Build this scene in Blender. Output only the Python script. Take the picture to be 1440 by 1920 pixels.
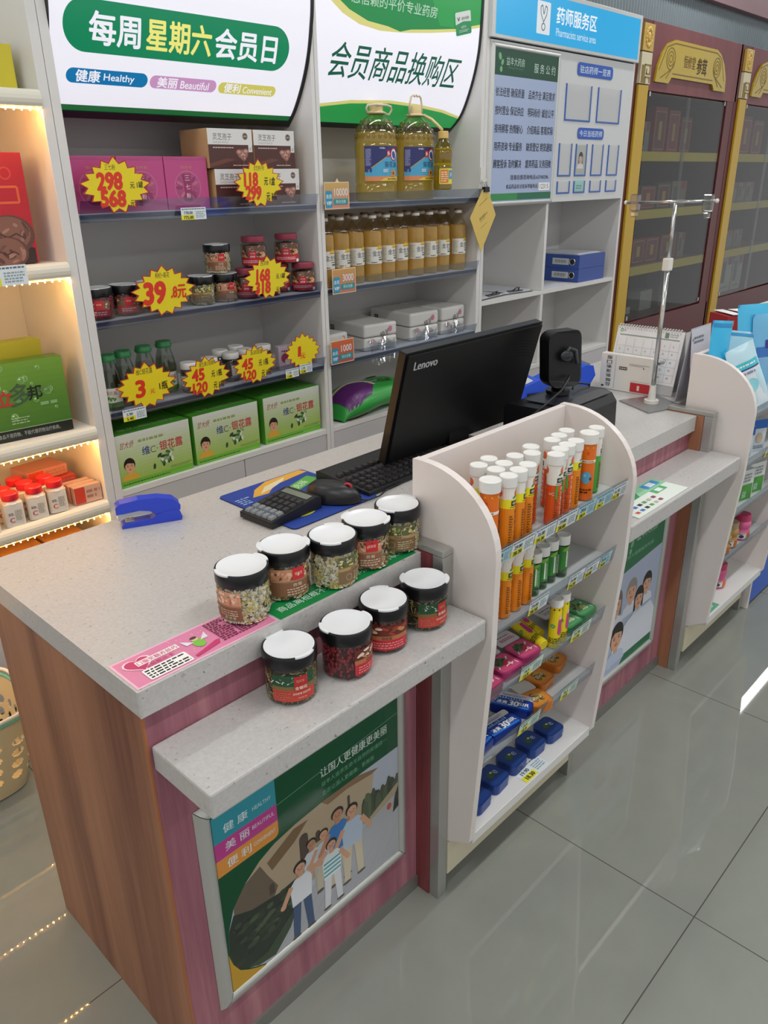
import bpy, bmesh, math, random
from mathutils import Vector, Matrix
PI = math.pi
SC = bpy.context.scene
COL = SC.collection
for _o in list(bpy.data.objects):
    bpy.data.objects.remove(_o)

# ------------------------------------------------------------------ camera
cam_d = bpy.data.cameras.new('camera')
cam = bpy.data.objects.new('camera', cam_d)
COL.objects.link(cam)
cam_d.sensor_fit = 'VERTICAL'
cam_d.sensor_height = 36.0
cam_d.lens = 1460.85 * 36.0 / 1920.0
cam_d.clip_start = 0.05
_ya, _pi, _ro = 0.768810259, -0.403259134, -0.0172641355
_f = Vector((math.cos(_ya) * math.cos(_pi), math.sin(_ya) * math.cos(_pi), math.sin(_pi)))
_r = Vector((math.sin(_ya), -math.cos(_ya), 0))
_u = _r.cross(_f)
_r2 = _r * math.cos(_ro) + _u * math.sin(_ro)
_u2 = _u * math.cos(_ro) - _r * math.sin(_ro)
cam.matrix_world = Matrix(((_r2.x, _u2.x, -_f.x, 0), (_r2.y, _u2.y, -_f.y, 0), (_r2.z, _u2.z, -_f.z, 1.52), (0, 0, 0, 1)))
SC.camera = cam
SC.cycles.transparent_max_bounces = 40

# ------------------------------------------------------------------ view, world
SC.view_settings.view_transform = 'Standard'
SC.view_settings.look = 'None'
SC.view_settings.gamma = 1.0
SC.view_settings.use_curve_mapping = False
SC.view_settings.exposure = 0.0
world = bpy.data.worlds.new('shop_ambient')
SC.world = world
world.use_nodes = True
world.node_tree.nodes['Background'].inputs[0].default_value = (1.0, 0.985, 0.995, 1)
world.node_tree.nodes['Background'].inputs[1].default_value = 0.66

# ------------------------------------------------------------------ lamps (tubes of the ceiling fixtures; middle row added to brighten the shelves)
CEIL = 2.95
TUBES = [(-1.6, 1.8, 1), (0.4, 1.8, 1), (2.5, 1.8, 1), (4.6, 1.8, 1), (6.8, 1.72, 1), (-1.6, -1.9, 1), (0.4, -1.9, 1), (2.5, -1.9, 1), (4.6, -1.9, 1), (-.6, .05, 2), (1.45, .05, 2), (3.5, .05, 2), (5.6, .05, 2)]
LAMP_W = 6.6
for _i, (_x, _y, _k) in enumerate(TUBES):
    ld = bpy.data.lights.new('tube_light', 'AREA')
    ld.shape = 'RECTANGLE'
    ld.size, ld.size_y = 1.15, 0.10
    ld.energy = LAMP_W
    ld.color = (1.0, 0.985, 0.985)
    lo = bpy.data.objects.new('tube_light', ld)
    COL.objects.link(lo)
    lo.location = (_x, _y, CEIL - 0.075)
    if _k == 2:
        ld.energy = LAMP_W * 2.4  # added middle row, stronger so that light reaches into the cabinets

# ------------------------------------------------------------------ helpers
def lin(c):
    c = c / 255.0
    return c / 12.92 if c <= 0.04045 else ((c + 0.055) / 1.055) ** 2.4

def C(h):
    h = h.lstrip('#')
    return tuple(lin(int(h[i:i + 2], 16)) for i in (0, 2, 4)) + (1.0,)

MATS = {}
def M(col, rough=0.5, metal=0.0, emit=0.0, spec=0.5, coat=0.0):
    """plain painted / plastic / metal material, cached by its values"""
    key = (col, rough, metal, emit, spec, coat)
    if key in MATS:
        return MATS[key]
    m = bpy.data.materials.new('surface_' + col.strip('#'))
    m.use_nodes = True
    b = m.node_tree.nodes['Principled BSDF']
    b.inputs['Base Color'].default_value = C(col)
    b.inputs['Roughness'].default_value = rough
    b.inputs['Metallic'].default_value = metal
    b.inputs['Specular IOR Level'].default_value = spec
    b.inputs['Coat Weight'].default_value = coat
    if emit:
        b.inputs['Emission Color'].default_value = C(col)
        b.inputs['Emission Strength'].default_value = emit
    MATS[key] = m
    return m

def clear(col='#ffffff', tint=1.0, gloss=0.10, rough=0.03):
    """thin clear plastic or glass sheet: see-through with a sheen"""
    key = ('clear', col, tint, gloss, rough)
    if key in MATS:
        return MATS[key]
    m = bpy.data.materials.new('clear_plastic')
    m.use_nodes = True
    nt = m.node_tree
    nt.nodes.clear()
    out = nt.nodes.new('ShaderNodeOutputMaterial')
    mix = nt.nodes.new('ShaderNodeMixShader')
    tr = nt.nodes.new('ShaderNodeBsdfTransparent')
    gl = nt.nodes.new('ShaderNodeBsdfGlossy')
    fr = nt.nodes.new('ShaderNodeLayerWeight')
    pw = nt.nodes.new('ShaderNodeMath')
    pw.operation = 'POWER'
    pw.inputs[1].default_value = 4.0
    mx = nt.nodes.new('ShaderNodeMath')
    mx.operation = 'MULTIPLY_ADD'
    mx.inputs[1].default_value = 0.66
    mx.inputs[2].default_value = gloss
    mx.use_clamp = True
    c = C(col)
    tr.inputs[0].default_value = (c[0] * tint, c[1] * tint, c[2] * tint, 1)
    gl.inputs['Roughness'].default_value = rough
    nt.links.new(fr.outputs['Facing'], pw.inputs[0])
    nt.links.new(pw.outputs[0], mx.inputs[0])
    nt.links.new(mx.outputs[0], mix.inputs[0])
    nt.links.new(tr.outputs[0], mix.inputs[1])
    nt.links.new(gl.outputs[0], mix.inputs[2])
    nt.links.new(mix.outputs[0], out.inputs[0])
    MATS[key] = m
    return m

def nodemat(name, rough=0.4, spec=0.5):
    m = bpy.data.materials.new(name)
    m.use_nodes = True
    nt = m.node_tree
    b = nt.nodes['Principled BSDF']
    b.inputs['Roughness'].default_value = rough
    b.inputs['Specular IOR Level'].default_value = spec
    return m, nt, b

def N(nt, kind, **kw):
    n = nt.nodes.new('ShaderNode' + kind)
    for k, v in kw.items():
        if isinstance(k, str) and k.startswith('i_'):
            n.inputs[int(k[2:])].default_value = v
        else:
            setattr(n, k, v)
    return n

def ramp(nt, stops):
    r = nt.nodes.new('ShaderNodeValToRGB')
    el = r.color_ramp.elements
    while len(el) > len(stops):
        el.remove(el[-1])
    while len(el) < len(stops):
        el.new(0.5)
    for e, (p, c) in zip(el, stops):
        e.position = p
        e.color = C(c)
    return r

def liquid(col, body=.35, tint='#ffffff'):
    """clear oil: part of the light passes, part scatters inside"""
    key = ('liquid', col, body, tint)
    if key in MATS:
        return MATS[key]
    m = bpy.data.materials.new('clear_liquid')
    m.use_nodes = True
    nt = m.node_tree
    nt.nodes.clear()
    out = nt.nodes.new('ShaderNodeOutputMaterial')
    tr = nt.nodes.new('ShaderNodeBsdfTransparent')
    tr.inputs[0].default_value = C(tint)
    d = nt.nodes.new('ShaderNodeBsdfDiffuse')
    d.inputs[0].default_value = C(col)
    tl = nt.nodes.new('ShaderNodeBsdfTranslucent')
    tl.inputs[0].default_value = C(col)
    m1 = nt.nodes.new('ShaderNodeMixShader')
    m1.inputs[0].default_value = .4
    nt.links.new(d.outputs[0], m1.inputs[1])
    nt.links.new(tl.outputs[0], m1.inputs[2])
    m2 = nt.nodes.new('ShaderNodeMixShader')
    m2.inputs[0].default_value = body
    nt.links.new(tr.outputs[0], m2.inputs[1])
    nt.links.new(m1.outputs[0], m2.inputs[2])
    nt.links.new(m2.outputs[0], out.inputs[0])
    MATS[key] = m
    return m

class MB:
    """collects shapes and links them as ONE mesh object"""
    def __init__(s):
        s.v, s.f, s.mi, s.sm, s.mats = [], [], [], [], []
    def slot(s, m):
        if m not in s.mats:
            s.mats.append(m)
        return s.mats.index(m)
    def add(s, vs, fs, m, smooth=False):
        o = len(s.v)
        s.v += [tuple(p) for p in vs]
        k = s.slot(m)
        for f in fs:
            s.f.append(tuple(i + o for i in f))
            s.mi.append(k)
            s.sm.append(smooth)
        return s
    def box(s, x0, x1, y0, y1, z0, z1, m):
        vs = [(x, y, z) for z in (z0, z1) for y in (y0, y1) for x in (x0, x1)]
        return s.add(vs, [(0, 2, 3, 1), (4, 5, 7, 6), (0, 1, 5, 4), (2, 6, 7, 3), (0, 4, 6, 2), (1, 3, 7, 5)], m)
    def prism(s, pts, fn, d0, d1, m, caps=True, smooth=False):
        """polygon pts (u,v) extruded from depth d0 to d1 through fn(u,v,d)"""
        n = len(pts)
        vs = [fn(u, v, d0) for u, v in pts] + [fn(u, v, d1) for u, v in pts]
        side = [(i, (i + 1) % n, n + (i + 1) % n, n + i) for i in range(n)]
        s.add(vs, side, m, smooth)
        if caps:
            s.add(vs, [tuple(range(n))[::-1], tuple(range(n, 2 * n))], m)
        return s
    def lathe(s, prof, m, seg=24, c=(0, 0, 0), fn=None, smooth=True, a0=0.0, a1=2 * PI):
        full = abs(a1 - a0 - 2 * PI) < 1e-6
        n = seg if full else seg + 1
        # a crease in the profile starts a new strip so its edge stays crisp
        strips, cur = [], [prof[0]]
        for i in range(1, len(prof)):
            cur.append(prof[i])
            if i < len(prof) - 1:
                ax, az = prof[i][0] - prof[i - 1][0], prof[i][1] - prof[i - 1][1]
                bx, bz = prof[i + 1][0] - prof[i][0], prof[i + 1][1] - prof[i][1]
                la, lb = math.hypot(ax, az), math.hypot(bx, bz)
                if la > 0 and lb > 0 and (ax * bx + az * bz) / (la * lb) < .80:
                    strips.append(cur)
                    cur = [prof[i]]
        strips.append(cur)
        vs, fs = [], []
        for st in strips:
            o = len(vs)
            for r, z in st:
                for i in range(n):
                    a = a0 + (a1 - a0) * i / seg
                    p = (c[0] + r * math.cos(a), c[1] + r * math.sin(a), c[2] + z)
                    vs.append(fn(p) if fn else p)
            for j in range(len(st) - 1):
                for i in range(n if full else n - 1):
                    k = (i + 1) % n
                    fs.append((o + j * n + i, o + j * n + k, o + (j + 1) * n + k, o + (j + 1) * n + i))
        return s.add(vs, fs, m, smooth)
    def cyl(s, c, r, h, m, seg=20, r2=None, fn=None):
        r2 = r if r2 is None else r2
        s.lathe([(r, 0), (r2, h)], m, seg, c, fn)
        for z, rr, rev in ((0, r, True), (h, r2, False)):
            vs = [(c[0] + rr * math.cos(2 * PI * i / seg), c[1] + rr * math.sin(2 * PI * i / seg), c[2] + z) for i in range(seg)]
            if fn:
                vs = [fn(p) for p in vs]
            t = tuple(range(seg))
            s.add(vs, [t[::-1] if rev else t], m)
        return s
    def tube(s, pts, r, m, seg=8, closed=False):
        P = [Vector(p) for p in pts]
        n = len(P)
        rings = []
        for i in range(n):
            if closed:
                t = P[(i + 1) % n] - P[i - 1]
            else:
                t = P[min(i + 1, n - 1)] - P[max(i - 1, 0)]
            t.normalize()
            a = t.orthogonal() if i == 0 else (prev - t * prev.dot(t))
            a.normalize()
            prev = a
            b = t.cross(a)
            rr = r[i] if isinstance(r, (list, tuple)) else r
            rings.append([P[i] + (a * math.cos(2 * PI * k / seg) + b * math.sin(2 * PI * k / seg)) * rr for k in range(seg)])
        vs = [p for q in rings for p in q]
        fs = []
        for i in range(n if closed else n - 1):
            j = (i + 1) % n
            for k in range(seg):
                l = (k + 1) % seg
                fs.append((i * seg + k, i * seg + l, j * seg + l, j * seg + k))
        if not closed:
            fs += [tuple(range(seg))[::-1], tuple(range((n - 1) * seg, n * seg))]
        return s.add(vs, fs, m, True)
    def ball(s, c, rx, ry, rz, m, nu=10, nv=7, fn=None):
        vs, fs = [], []
        for j in range(nv + 1):
            t = PI * j / nv
            for i in range(nu):
                a = 2 * PI * i / nu
                p = (c[0] + rx * math.sin(t) * math.cos(a), c[1] + ry * math.sin(t) * math.sin(a), c[2] + rz * math.cos(t))
                vs.append(fn(p) if fn else p)
        for j in range(nv):
            for i in range(nu):
                k = (i + 1) % nu
                fs.append((j * nu + i, (j + 1) * nu + i, (j + 1) * nu + k, j * nu + k))
        return s.add(vs, fs, m, True)
    def surf(s, fn, nu, nv, m, smooth=True):
        vs = [fn(i / nu, j / nv) for j in range(nv + 1) for i in range(nu + 1)]
        fs = [(j * (nu + 1) + i, j * (nu + 1) + i + 1, (j + 1) * (nu + 1) + i + 1, (j + 1) * (nu + 1) + i) for j in range(nv) for i in range(nu)]
        return s.add(vs, fs, m, smooth)
    def xf(s, mat):
        s.v = [tuple(mat @ Vector(p)) for p in s.v]
        return s
    def build(s, name, parent=None, bevel=0.0, world=False, segs=2):
        me = bpy.data.meshes.new(name)
        off = Vector((0, 0, 0))
        if world and parent is not None:
            p = parent
            while p is not None:
                off += Vector(p.location)
                p = p.parent
        me.from_pydata([tuple(Vector(p) - off) for p in s.v], [], s.f)
        for m in s.mats:
            me.materials.append(m)
        me.polygons.foreach_set('material_index', s.mi)
        me.polygons.foreach_set('use_smooth', s.sm)
        me.update()
        o = bpy.data.objects.new(name, me)
        COL.objects.link(o)
        if parent is not None:
            o.parent = parent
        if bevel:
            b = o.modifiers.new('bevel', 'BEVEL')
            b.width = bevel
            b.segments = segs
            b.limit_method = 'ANGLE'
            b.angle_limit = math.radians(40)
        return o

def tag(o, label=None, cat=None, group=None, kind=None):
    if label: o['label'] = label
    if cat: o['category'] = cat
    if group: o['group'] = group
    if kind: o['kind'] = kind
    return o

def thing(name, label, cat, loc=(0, 0, 0), rz=0.0, group=None):
    o = bpy.data.objects.new(name, None)
    o.empty_display_size = 0.05
    COL.objects.link(o)
    o.location = loc
    o.rotation_euler = (0, 0, rz)
    return tag(o, label, cat, group)

def dup(root, loc, rz=None, label=None, group=None):
    """a copy of a thing with copies of its parts and sub-parts"""
    r = root.copy()
    COL.objects.link(r)
    r.location = loc
    if rz is not None:
        r.rotation_euler = (0, 0, rz)
    if label: r['label'] = label
    if group: r['group'] = group
    for ch in list(root.children):
        c = ch.copy()
        COL.objects.link(c)
        c.parent = r
        for g in list(ch.children):
            d = g.copy()
            COL.objects.link(d)
            d.parent = c
    return r

def setloc(o, loc, rz=0.0):
    o.location = loc
    o.rotation_euler = (0, 0, rz)
    return o

# ---- printing: flat coloured shapes and lettering laid on a surface as one mesh
TXT = {}
def glyphs(s, bold, res=3):
    key = (s, bold, res)
    if key not in TXT:
        cu = bpy.data.curves.new('lettering', 'FONT')
        cu.body = s
        cu.size = 1.0
        cu.resolution_u = res
        ob = bpy.data.objects.new('lettering', cu)
        me = bpy.data.meshes.new_from_object(ob)
        vs = [(v.co.x, v.co.y) for v in me.vertices]
        fs = [tuple(p.vertices) for p in me.polygons]
        bpy.data.objects.remove(ob)
        bpy.data.curves.remove(cu)
        bpy.data.meshes.remove(me)
        TXT[key] = (vs, fs)
    return TXT[key]

class Print:
    EPS = 0.00022
    def __init__(s, d0=0.0003):
        s.it, s.d = [], d0
    def _add(s, vs, fs, m):
        s.it.append((vs, fs, m, s.d))
        s.d += s.EPS
        return s
    def poly(s, pts, m):
        return s._add(list(pts), [tuple(range(len(pts)))], m)
    def rect(s, x0, y0, x1, y1, m):
        return s.poly([(x0, y0), (x1, y0), (x1, y1), (x0, y1)], m)
    def rrect(s, x0, y0, x1, y1, r, m, n=6):
        pts = []
        for cx, cy, a in ((x1 - r, y0 + r, -PI / 2), (x1 - r, y1 - r, 0), (x0 + r, y1 - r, PI / 2), (x0 + r, y0 + r, PI)):
            pts += [(cx + r * math.cos(a + PI / 2 * i / n), cy + r * math.sin(a + PI / 2 * i / n)) for i in range(n + 1)]
        return s.poly(pts, m)
    def ell(s, cx, cy, rx, ry, m, n=20, rot=0.0):
        return s.poly([(cx + rx * math.cos(2 * PI * i / n) * math.cos(rot) - ry * math.sin(2 * PI * i / n) * math.sin(rot),
                        cy + rx * math.cos(2 * PI * i / n) * math.sin(rot) + ry * math.sin(2 * PI * i / n) * math.cos(rot)) for i in range(n)], m)
    def ring(s, cx, cy, r0, r1, m, n=24):
        vs = [(cx + r * math.cos(2 * PI * i / n), cy + r * math.sin(2 * PI * i / n)) for r in (r0, r1) for i in range(n)]
        return s._add(vs, [(i, (i + 1) % n, n + (i + 1) % n, n + i) for i in range(n)], m)
    def line(s, pts, w, m):
        vs, fs = [], []
        for (x0, y0), (x1, y1) in zip(pts, pts[1:]):
            L = math.hypot(x1 - x0, y1 - y0) or 1e-6
            nx, ny = -(y1 - y0) / L * w / 2, (x1 - x0) / L * w / 2
            o = len(vs)
            vs += [(x0 + nx, y0 + ny), (x0 - nx, y0 - ny), (x1 - nx, y1 - ny), (x1 + nx, y1 + ny)]
            fs.append((o, o + 1, o + 2, o + 3))
        return s._add(vs, fs, m)
    def bars(s, x0, y0, x1, y1, n, m, seed=1, fill=0.55):
        """rows of fine print too small to read"""
        rnd = random.Random(seed)
        vs, fs = [], []
        h = (y1 - y0) / n
        for k in range(n):
            x = x0
            end = x1 - (x1 - x0) * rnd.choice((0, 0, .12, .3))
            while x < end:
                w = min(rnd.uniform(.5, 1.6) * h, end - x)
                y = y1 - (k + .5) * h
                o = len(vs)
                vs += [(x, y - h * fill / 2), (x + w, y - h * fill / 2), (x + w, y + h * fill / 2), (x, y + h * fill / 2)]
                fs.append((o, o + 1, o + 2, o + 3))
                x += w + .3 * h
        return s._add(vs, fs, m)
    def text(s, t, x, y, h, m, bold=0.0, sx=1.0, rot=0.0, w=None, align='C', shear=0.0, res=3):
        """lettering centred on (x, y), h tall; w fixes its width"""
        vs, fs = glyphs(t, 0, res)
        if not vs:
            return s
        a0, a1 = min(p[0] for p in vs), max(p[0] for p in vs)
        b0, b1 = min(p[1] for p in vs), max(p[1] for p in vs)
        k = h / (b1 - b0)
        kx = (w / (a1 - a0)) if w else k * sx
        ox = {'C': (a0 + a1) / 2, 'L': a0, 'R': a1}[align]
        cr, sr = math.cos(rot), math.sin(rot)
        # heavier strokes: the same glyph printed again, shifted by a hair
        if bold <= 0:
            sh = ((0, 0),)
        elif h < .022:
            sh = ((-bold, 0), (bold, 0))
        else:
            sh = ((0, 0), (-bold, 0), (bold, 0), (0, -bold), (0, bold), (-bold * .7, -bold * .7), (bold * .7, -bold * .7), (-bold * .7, bold * .7), (bold * .7, bold * .7))
        for dx, dy in sh:
            out = []
            for px, py in vs:
                q = (py + dy - (b0 + b1) / 2) * k
                p = (px - ox) * kx + dx * k + q * shear
                out.append((x + p * cr - q * sr, y + p * sr + q * cr))
            s.it.append((out, fs, m, s.d))
            s.d += .00004
        s.d += s.EPS
        return s
    def face(s, cx, cy, r, skin, hair, shirt, long=False):
        """a small printed portrait: shoulders, neck, head, hair"""
        dk = M('#3a2a24', .6)
        s.poly([(cx - r * 1.5, cy - r * 2.3), (cx + r * 1.5, cy - r * 2.3), (cx + r * 1.2, cy - r * 1.45), (cx + r * .4, cy - r * 1.1), (cx - r * .4, cy - r * 1.1), (cx - r * 1.2, cy - r * 1.45)], shirt)
        s.rect(cx - r * .3, cy - r * 1.35, cx + r * .3, cy - r * .7, skin)
        s.ell(cx, cy + r * .22, r * .98, r * (1.1 if not long else 1.2), hair)
        if long:
            s.rect(cx - r * .98, cy - r * 1.2, cx - r * .6, cy + r * .2, hair)
            s.rect(cx + r * .6, cy - r * 1.2, cx + r * .98, cy + r * .2, hair)
        s.ell(cx, cy - r * .12, r * .8, r * .98, skin)
        s.poly([(cx - r * .8, cy + r * .2), (cx - r * .3, cy + r * .52), (cx + r * .8, cy + r * .25), (cx + r * .6, cy + r * .95), (cx - r * .6, cy + r * .95)], hair)
        for k in (-1, 1):
            s.ell(cx + k * r * .34, cy - r * .05, r * .13, r * .06, dk, 8)
            s.line([(cx + k * r * .2, cy + r * .12), (cx + k * r * .5, cy + r * .12)], r * .06, dk)
        s.ell(cx, cy - r * .34, r * .1, r * .06, M('#b98068', .6), 8)
        s.ell(cx, cy - r * .6, r * .25, r * .09, M('#b4574f', .6), 10)
        return s
    def build(s, name, parent, fn, cut=0.0, cuty=0.0):
        bm = bmesh.new()
        mats = []
        # ink is thin: the whole stack of layers stays within about a millimetre
        d0 = s.it[0][3] if s.it else 0
        span = max((q[3] for q in s.it), default=0) - d0
        kd = min(1.0, .0011 / span) if span > 0 else 1.0
        for vs, fs, m, d in s.it:
            d = d0 + (d - d0) * kd
            if m not in mats:
                mats.append(m)
            k = mats.index(m)
            bv = [bm.verts.new((x, y, d)) for x, y in vs]
            for f in fs:
                try:
                    bf = bm.faces.new([bv[i] for i in f])
                    bf.material_index = k
                except ValueError:
                    pass
        if cut:
            xs = [v.co.x for v in bm.verts]
            x = math.floor(min(xs) / cut) * cut + cut
            while x < max(xs):
                bmesh.ops.bisect_plane(bm, geom=bm.verts[:] + bm.edges[:] + bm.faces[:], dist=1e-7, plane_co=(x, 0, 0), plane_no=(1, 0, 0))
                x += cut
        if cuty:
            xs = [v.co.y for v in bm.verts]
            x = math.floor(min(xs) / cuty) * cuty + cuty
            while x < max(xs):
                bmesh.ops.bisect_plane(bm, geom=bm.verts[:] + bm.edges[:] + bm.faces[:], dist=1e-7, plane_co=(0, x, 0), plane_no=(0, 1, 0))
                x += cuty
        bm.normal_update()
        for v in bm.verts:
            v.co = fn(v.co.x, v.co.y, v.co.z)
        me = bpy.data.meshes.new(name)
        bm.to_mesh(me)
        bm.free()
        for m in mats:
            me.materials.append(m)
        o = bpy.data.objects.new(name, me)
        COL.objects.link(o)
        if parent is not None:
            o.parent = parent
        return o

def front(x0, y0, z0):                       # a face towards -y
    return lambda u, v, d: Vector((x0 + u, y0 - d, z0 + v))
def side_l(x0, y0, z0):                      # a face towards -x (right is -y)
    return lambda u, v, d: Vector((x0 - d, y0 - u, z0 + v))
def top(x0, y0, z0):                         # a face towards +z
    return lambda u, v, d: Vector((x0 + u, y0 + v, z0 + d))
def wrap(r, a0, z0=0.0, cx=0.0, cy=0.0):     # round a cylinder, centred on angle a0
    return lambda u, v, d: Vector((cx + (r + d) * math.cos(a0 + u / r), cy + (r + d) * math.sin(a0 + u / r), z0 + v))
def XY(u, v, d): return (u, v, d)
def XZ(u, v, d): return (u, d, v)
def YZ(u, v, d): return (d, u, v)
def rot_fn(p, ang, axis='X', c=(0, 0, 0)):
    return tuple(Matrix.Rotation(ang, 3, axis) @ (Vector(p) - Vector(c)) + Vector(c))
def rpts(x0, y0, x1, y1, r, n=6):
    pts = []
    for cx, cy, a in ((x1 - r, y0 + r, -PI / 2), (x1 - r, y1 - r, 0), (x0 + r, y1 - r, PI / 2), (x0 + r, y0 + r, PI)):
        pts += [(cx + r * math.cos(a + PI / 2 * i / n), cy + r * math.sin(a + PI / 2 * i / n)) for i in range(n + 1)]
    return pts

# ------------------------------------------------------------------ shared materials
WHITE = M('#d9d8d2', .35)
CREAM = M('#d8cfb0', .4)
INK = M('#1c1c1e', .5)
PAPER = M('#e6e7e4', .55)
RED = M('#c8242c', .45)
GREEN = M('#0f8a4a', .45)
DGREEN = M('#0d5a38', .45)
YEL = M('#f0dc14', .5)
ALU = M('#b9bab6', .35, .75)
STEEL = M('#c9c9c9', .18, 1.0)
BLACK = M('#101113', .42)
PBLUE = M('#1d3fae', .4)
TXTW = M('#f2f2f0', .5)
LBLUE = M('#4aa6c8', .5)
SKIN = M('#d3a283', .6)
SKIN2 = M('#c08a6c', .6)
HAIR = M('#1b1513', .5)

def quartz():
    m, nt, b = nodemat('speckled_quartz', .3)
    tc = N(nt, 'TexCoord')
    v = N(nt, 'TexVoronoi')
    v.inputs['Scale'].default_value = 150
    mp = N(nt, 'Mapping')
    mp.inputs['Scale'].default_value = (0.6, 1.35, 1.0)
    nt.links.new(tc.outputs['Object'], mp.inputs[0])
    ns = N(nt, 'TexNoise')
    ns.inputs['Scale'].default_value = 160
    nt.links.new(tc.outputs['Object'], ns.inputs['Vector'])
    ad = N(nt, 'MixRGB', blend_type='ADD')
    ad.inputs[0].default_value = 0.012
    nt.links.new(mp.outputs[0], ad.inputs[1])
    nt.links.new(ns.outputs[1], ad.inputs[2])
    nt.links.new(ad.outputs[0], v.inputs['Vector'])
    # only some cells hold a chip, and its size differs from cell to cell
    sep = N(nt, 'SeparateColor')
    nt.links.new(v.outputs['Color'], sep.inputs[0])
    th = N(nt, 'MapRange')
    th.inputs[1].default_value, th.inputs[2].default_value = 0.55, 1.0
    th.inputs[3].default_value, th.inputs[4].default_value = 0.0, 0.27
    nt.links.new(sep.outputs[0], th.inputs[0])
    lt = N(nt, 'Math', operation='LESS_THAN')
    nt.links.new(v.outputs['Distance'], lt.inputs[0])
    nt.links.new(th.outputs[0], lt.inputs[1])
    chip = ramp(nt, [(0.0, '#a09d9a'), (.45, '#8a8581'), (.7, '#b0aaa4'), (1.0, '#66625f')])
    nt.links.new(sep.outputs[1], chip.inputs[0])
    base = ramp(nt, [(0.35, '#b9b7b5'), (.65, '#c1bfbd')])
    nt.links.new(ns.outputs[0], base.inputs[0])
    mx = N(nt, 'MixRGB')
    nt.links.new(lt.outputs[0], mx.inputs[0])
    nt.links.new(base.outputs[0], mx.inputs[1])
    nt.links.new(chip.outputs[0], mx.inputs[2])
    nt.links.new(mx.outputs[0], b.inputs['Base Color'])
    return m
QUARTZ = quartz()

def wood(name, stops, scale, rough=.42, stretch=(1, 1, .05)):
    m, nt, b = nodemat(name, rough, .35)
    tc = N(nt, 'TexCoord')
    mp = N(nt, 'Mapping')
    mp.inputs['Scale'].default_value = stretch
    ns = N(nt, 'TexNoise')
    ns.inputs['Scale'].default_value = scale
    ns.inputs['Detail'].default_value = 5
    ns.inputs['Roughness'].default_value = .55
    fine = N(nt, 'TexNoise')
    fine.inputs['Scale'].default_value = scale * 9
    nt.links.new(tc.outputs['Object'], mp.inputs[0])
    nt.links.new(mp.outputs[0], ns.inputs['Vector'])
    nt.links.new(mp.outputs[0], fine.inputs['Vector'])
    mx = N(nt, 'Math', operation='MULTIPLY_ADD')
    mx.inputs[1].default_value = .18
    nt.links.new(fine.outputs[0], mx.inputs[0])
    sb = N(nt, 'Math', operation='SUBTRACT')
    sb.inputs[1].default_value = .09
    nt.links.new(ns.outputs[0], sb.inputs[0])
    nt.links.new(sb.outputs[0], mx.inputs[2])
    r = ramp(nt, stops)
    nt.links.new(mx.outputs[0], r.inputs[0])
    nt.links.new(r.outputs[0], b.inputs['Base Color'])
    return m
WALNUT = wood('walnut_laminate', [(.30, '#744636'), (.46, '#94634b'), (.60, '#a87558'), (.75, '#96644a')], 9)
PINKWOOD = wood('purple_wood_laminate', [(.32, '#8c5462'), (.5, '#9f6672'), (.66, '#b07a82')], 26, .4)
MAROON = wood('dark_red_wood_laminate', [(.32, '#6a3036'), (.5, '#7c3d40'), (.66, '#8a4a4a')], 26, .4)
ROSEWOOD = wood('red_cabinet_wood', [(.3, '#6e3a3f'), (.6, '#7a4447')], 12, .4)

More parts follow.
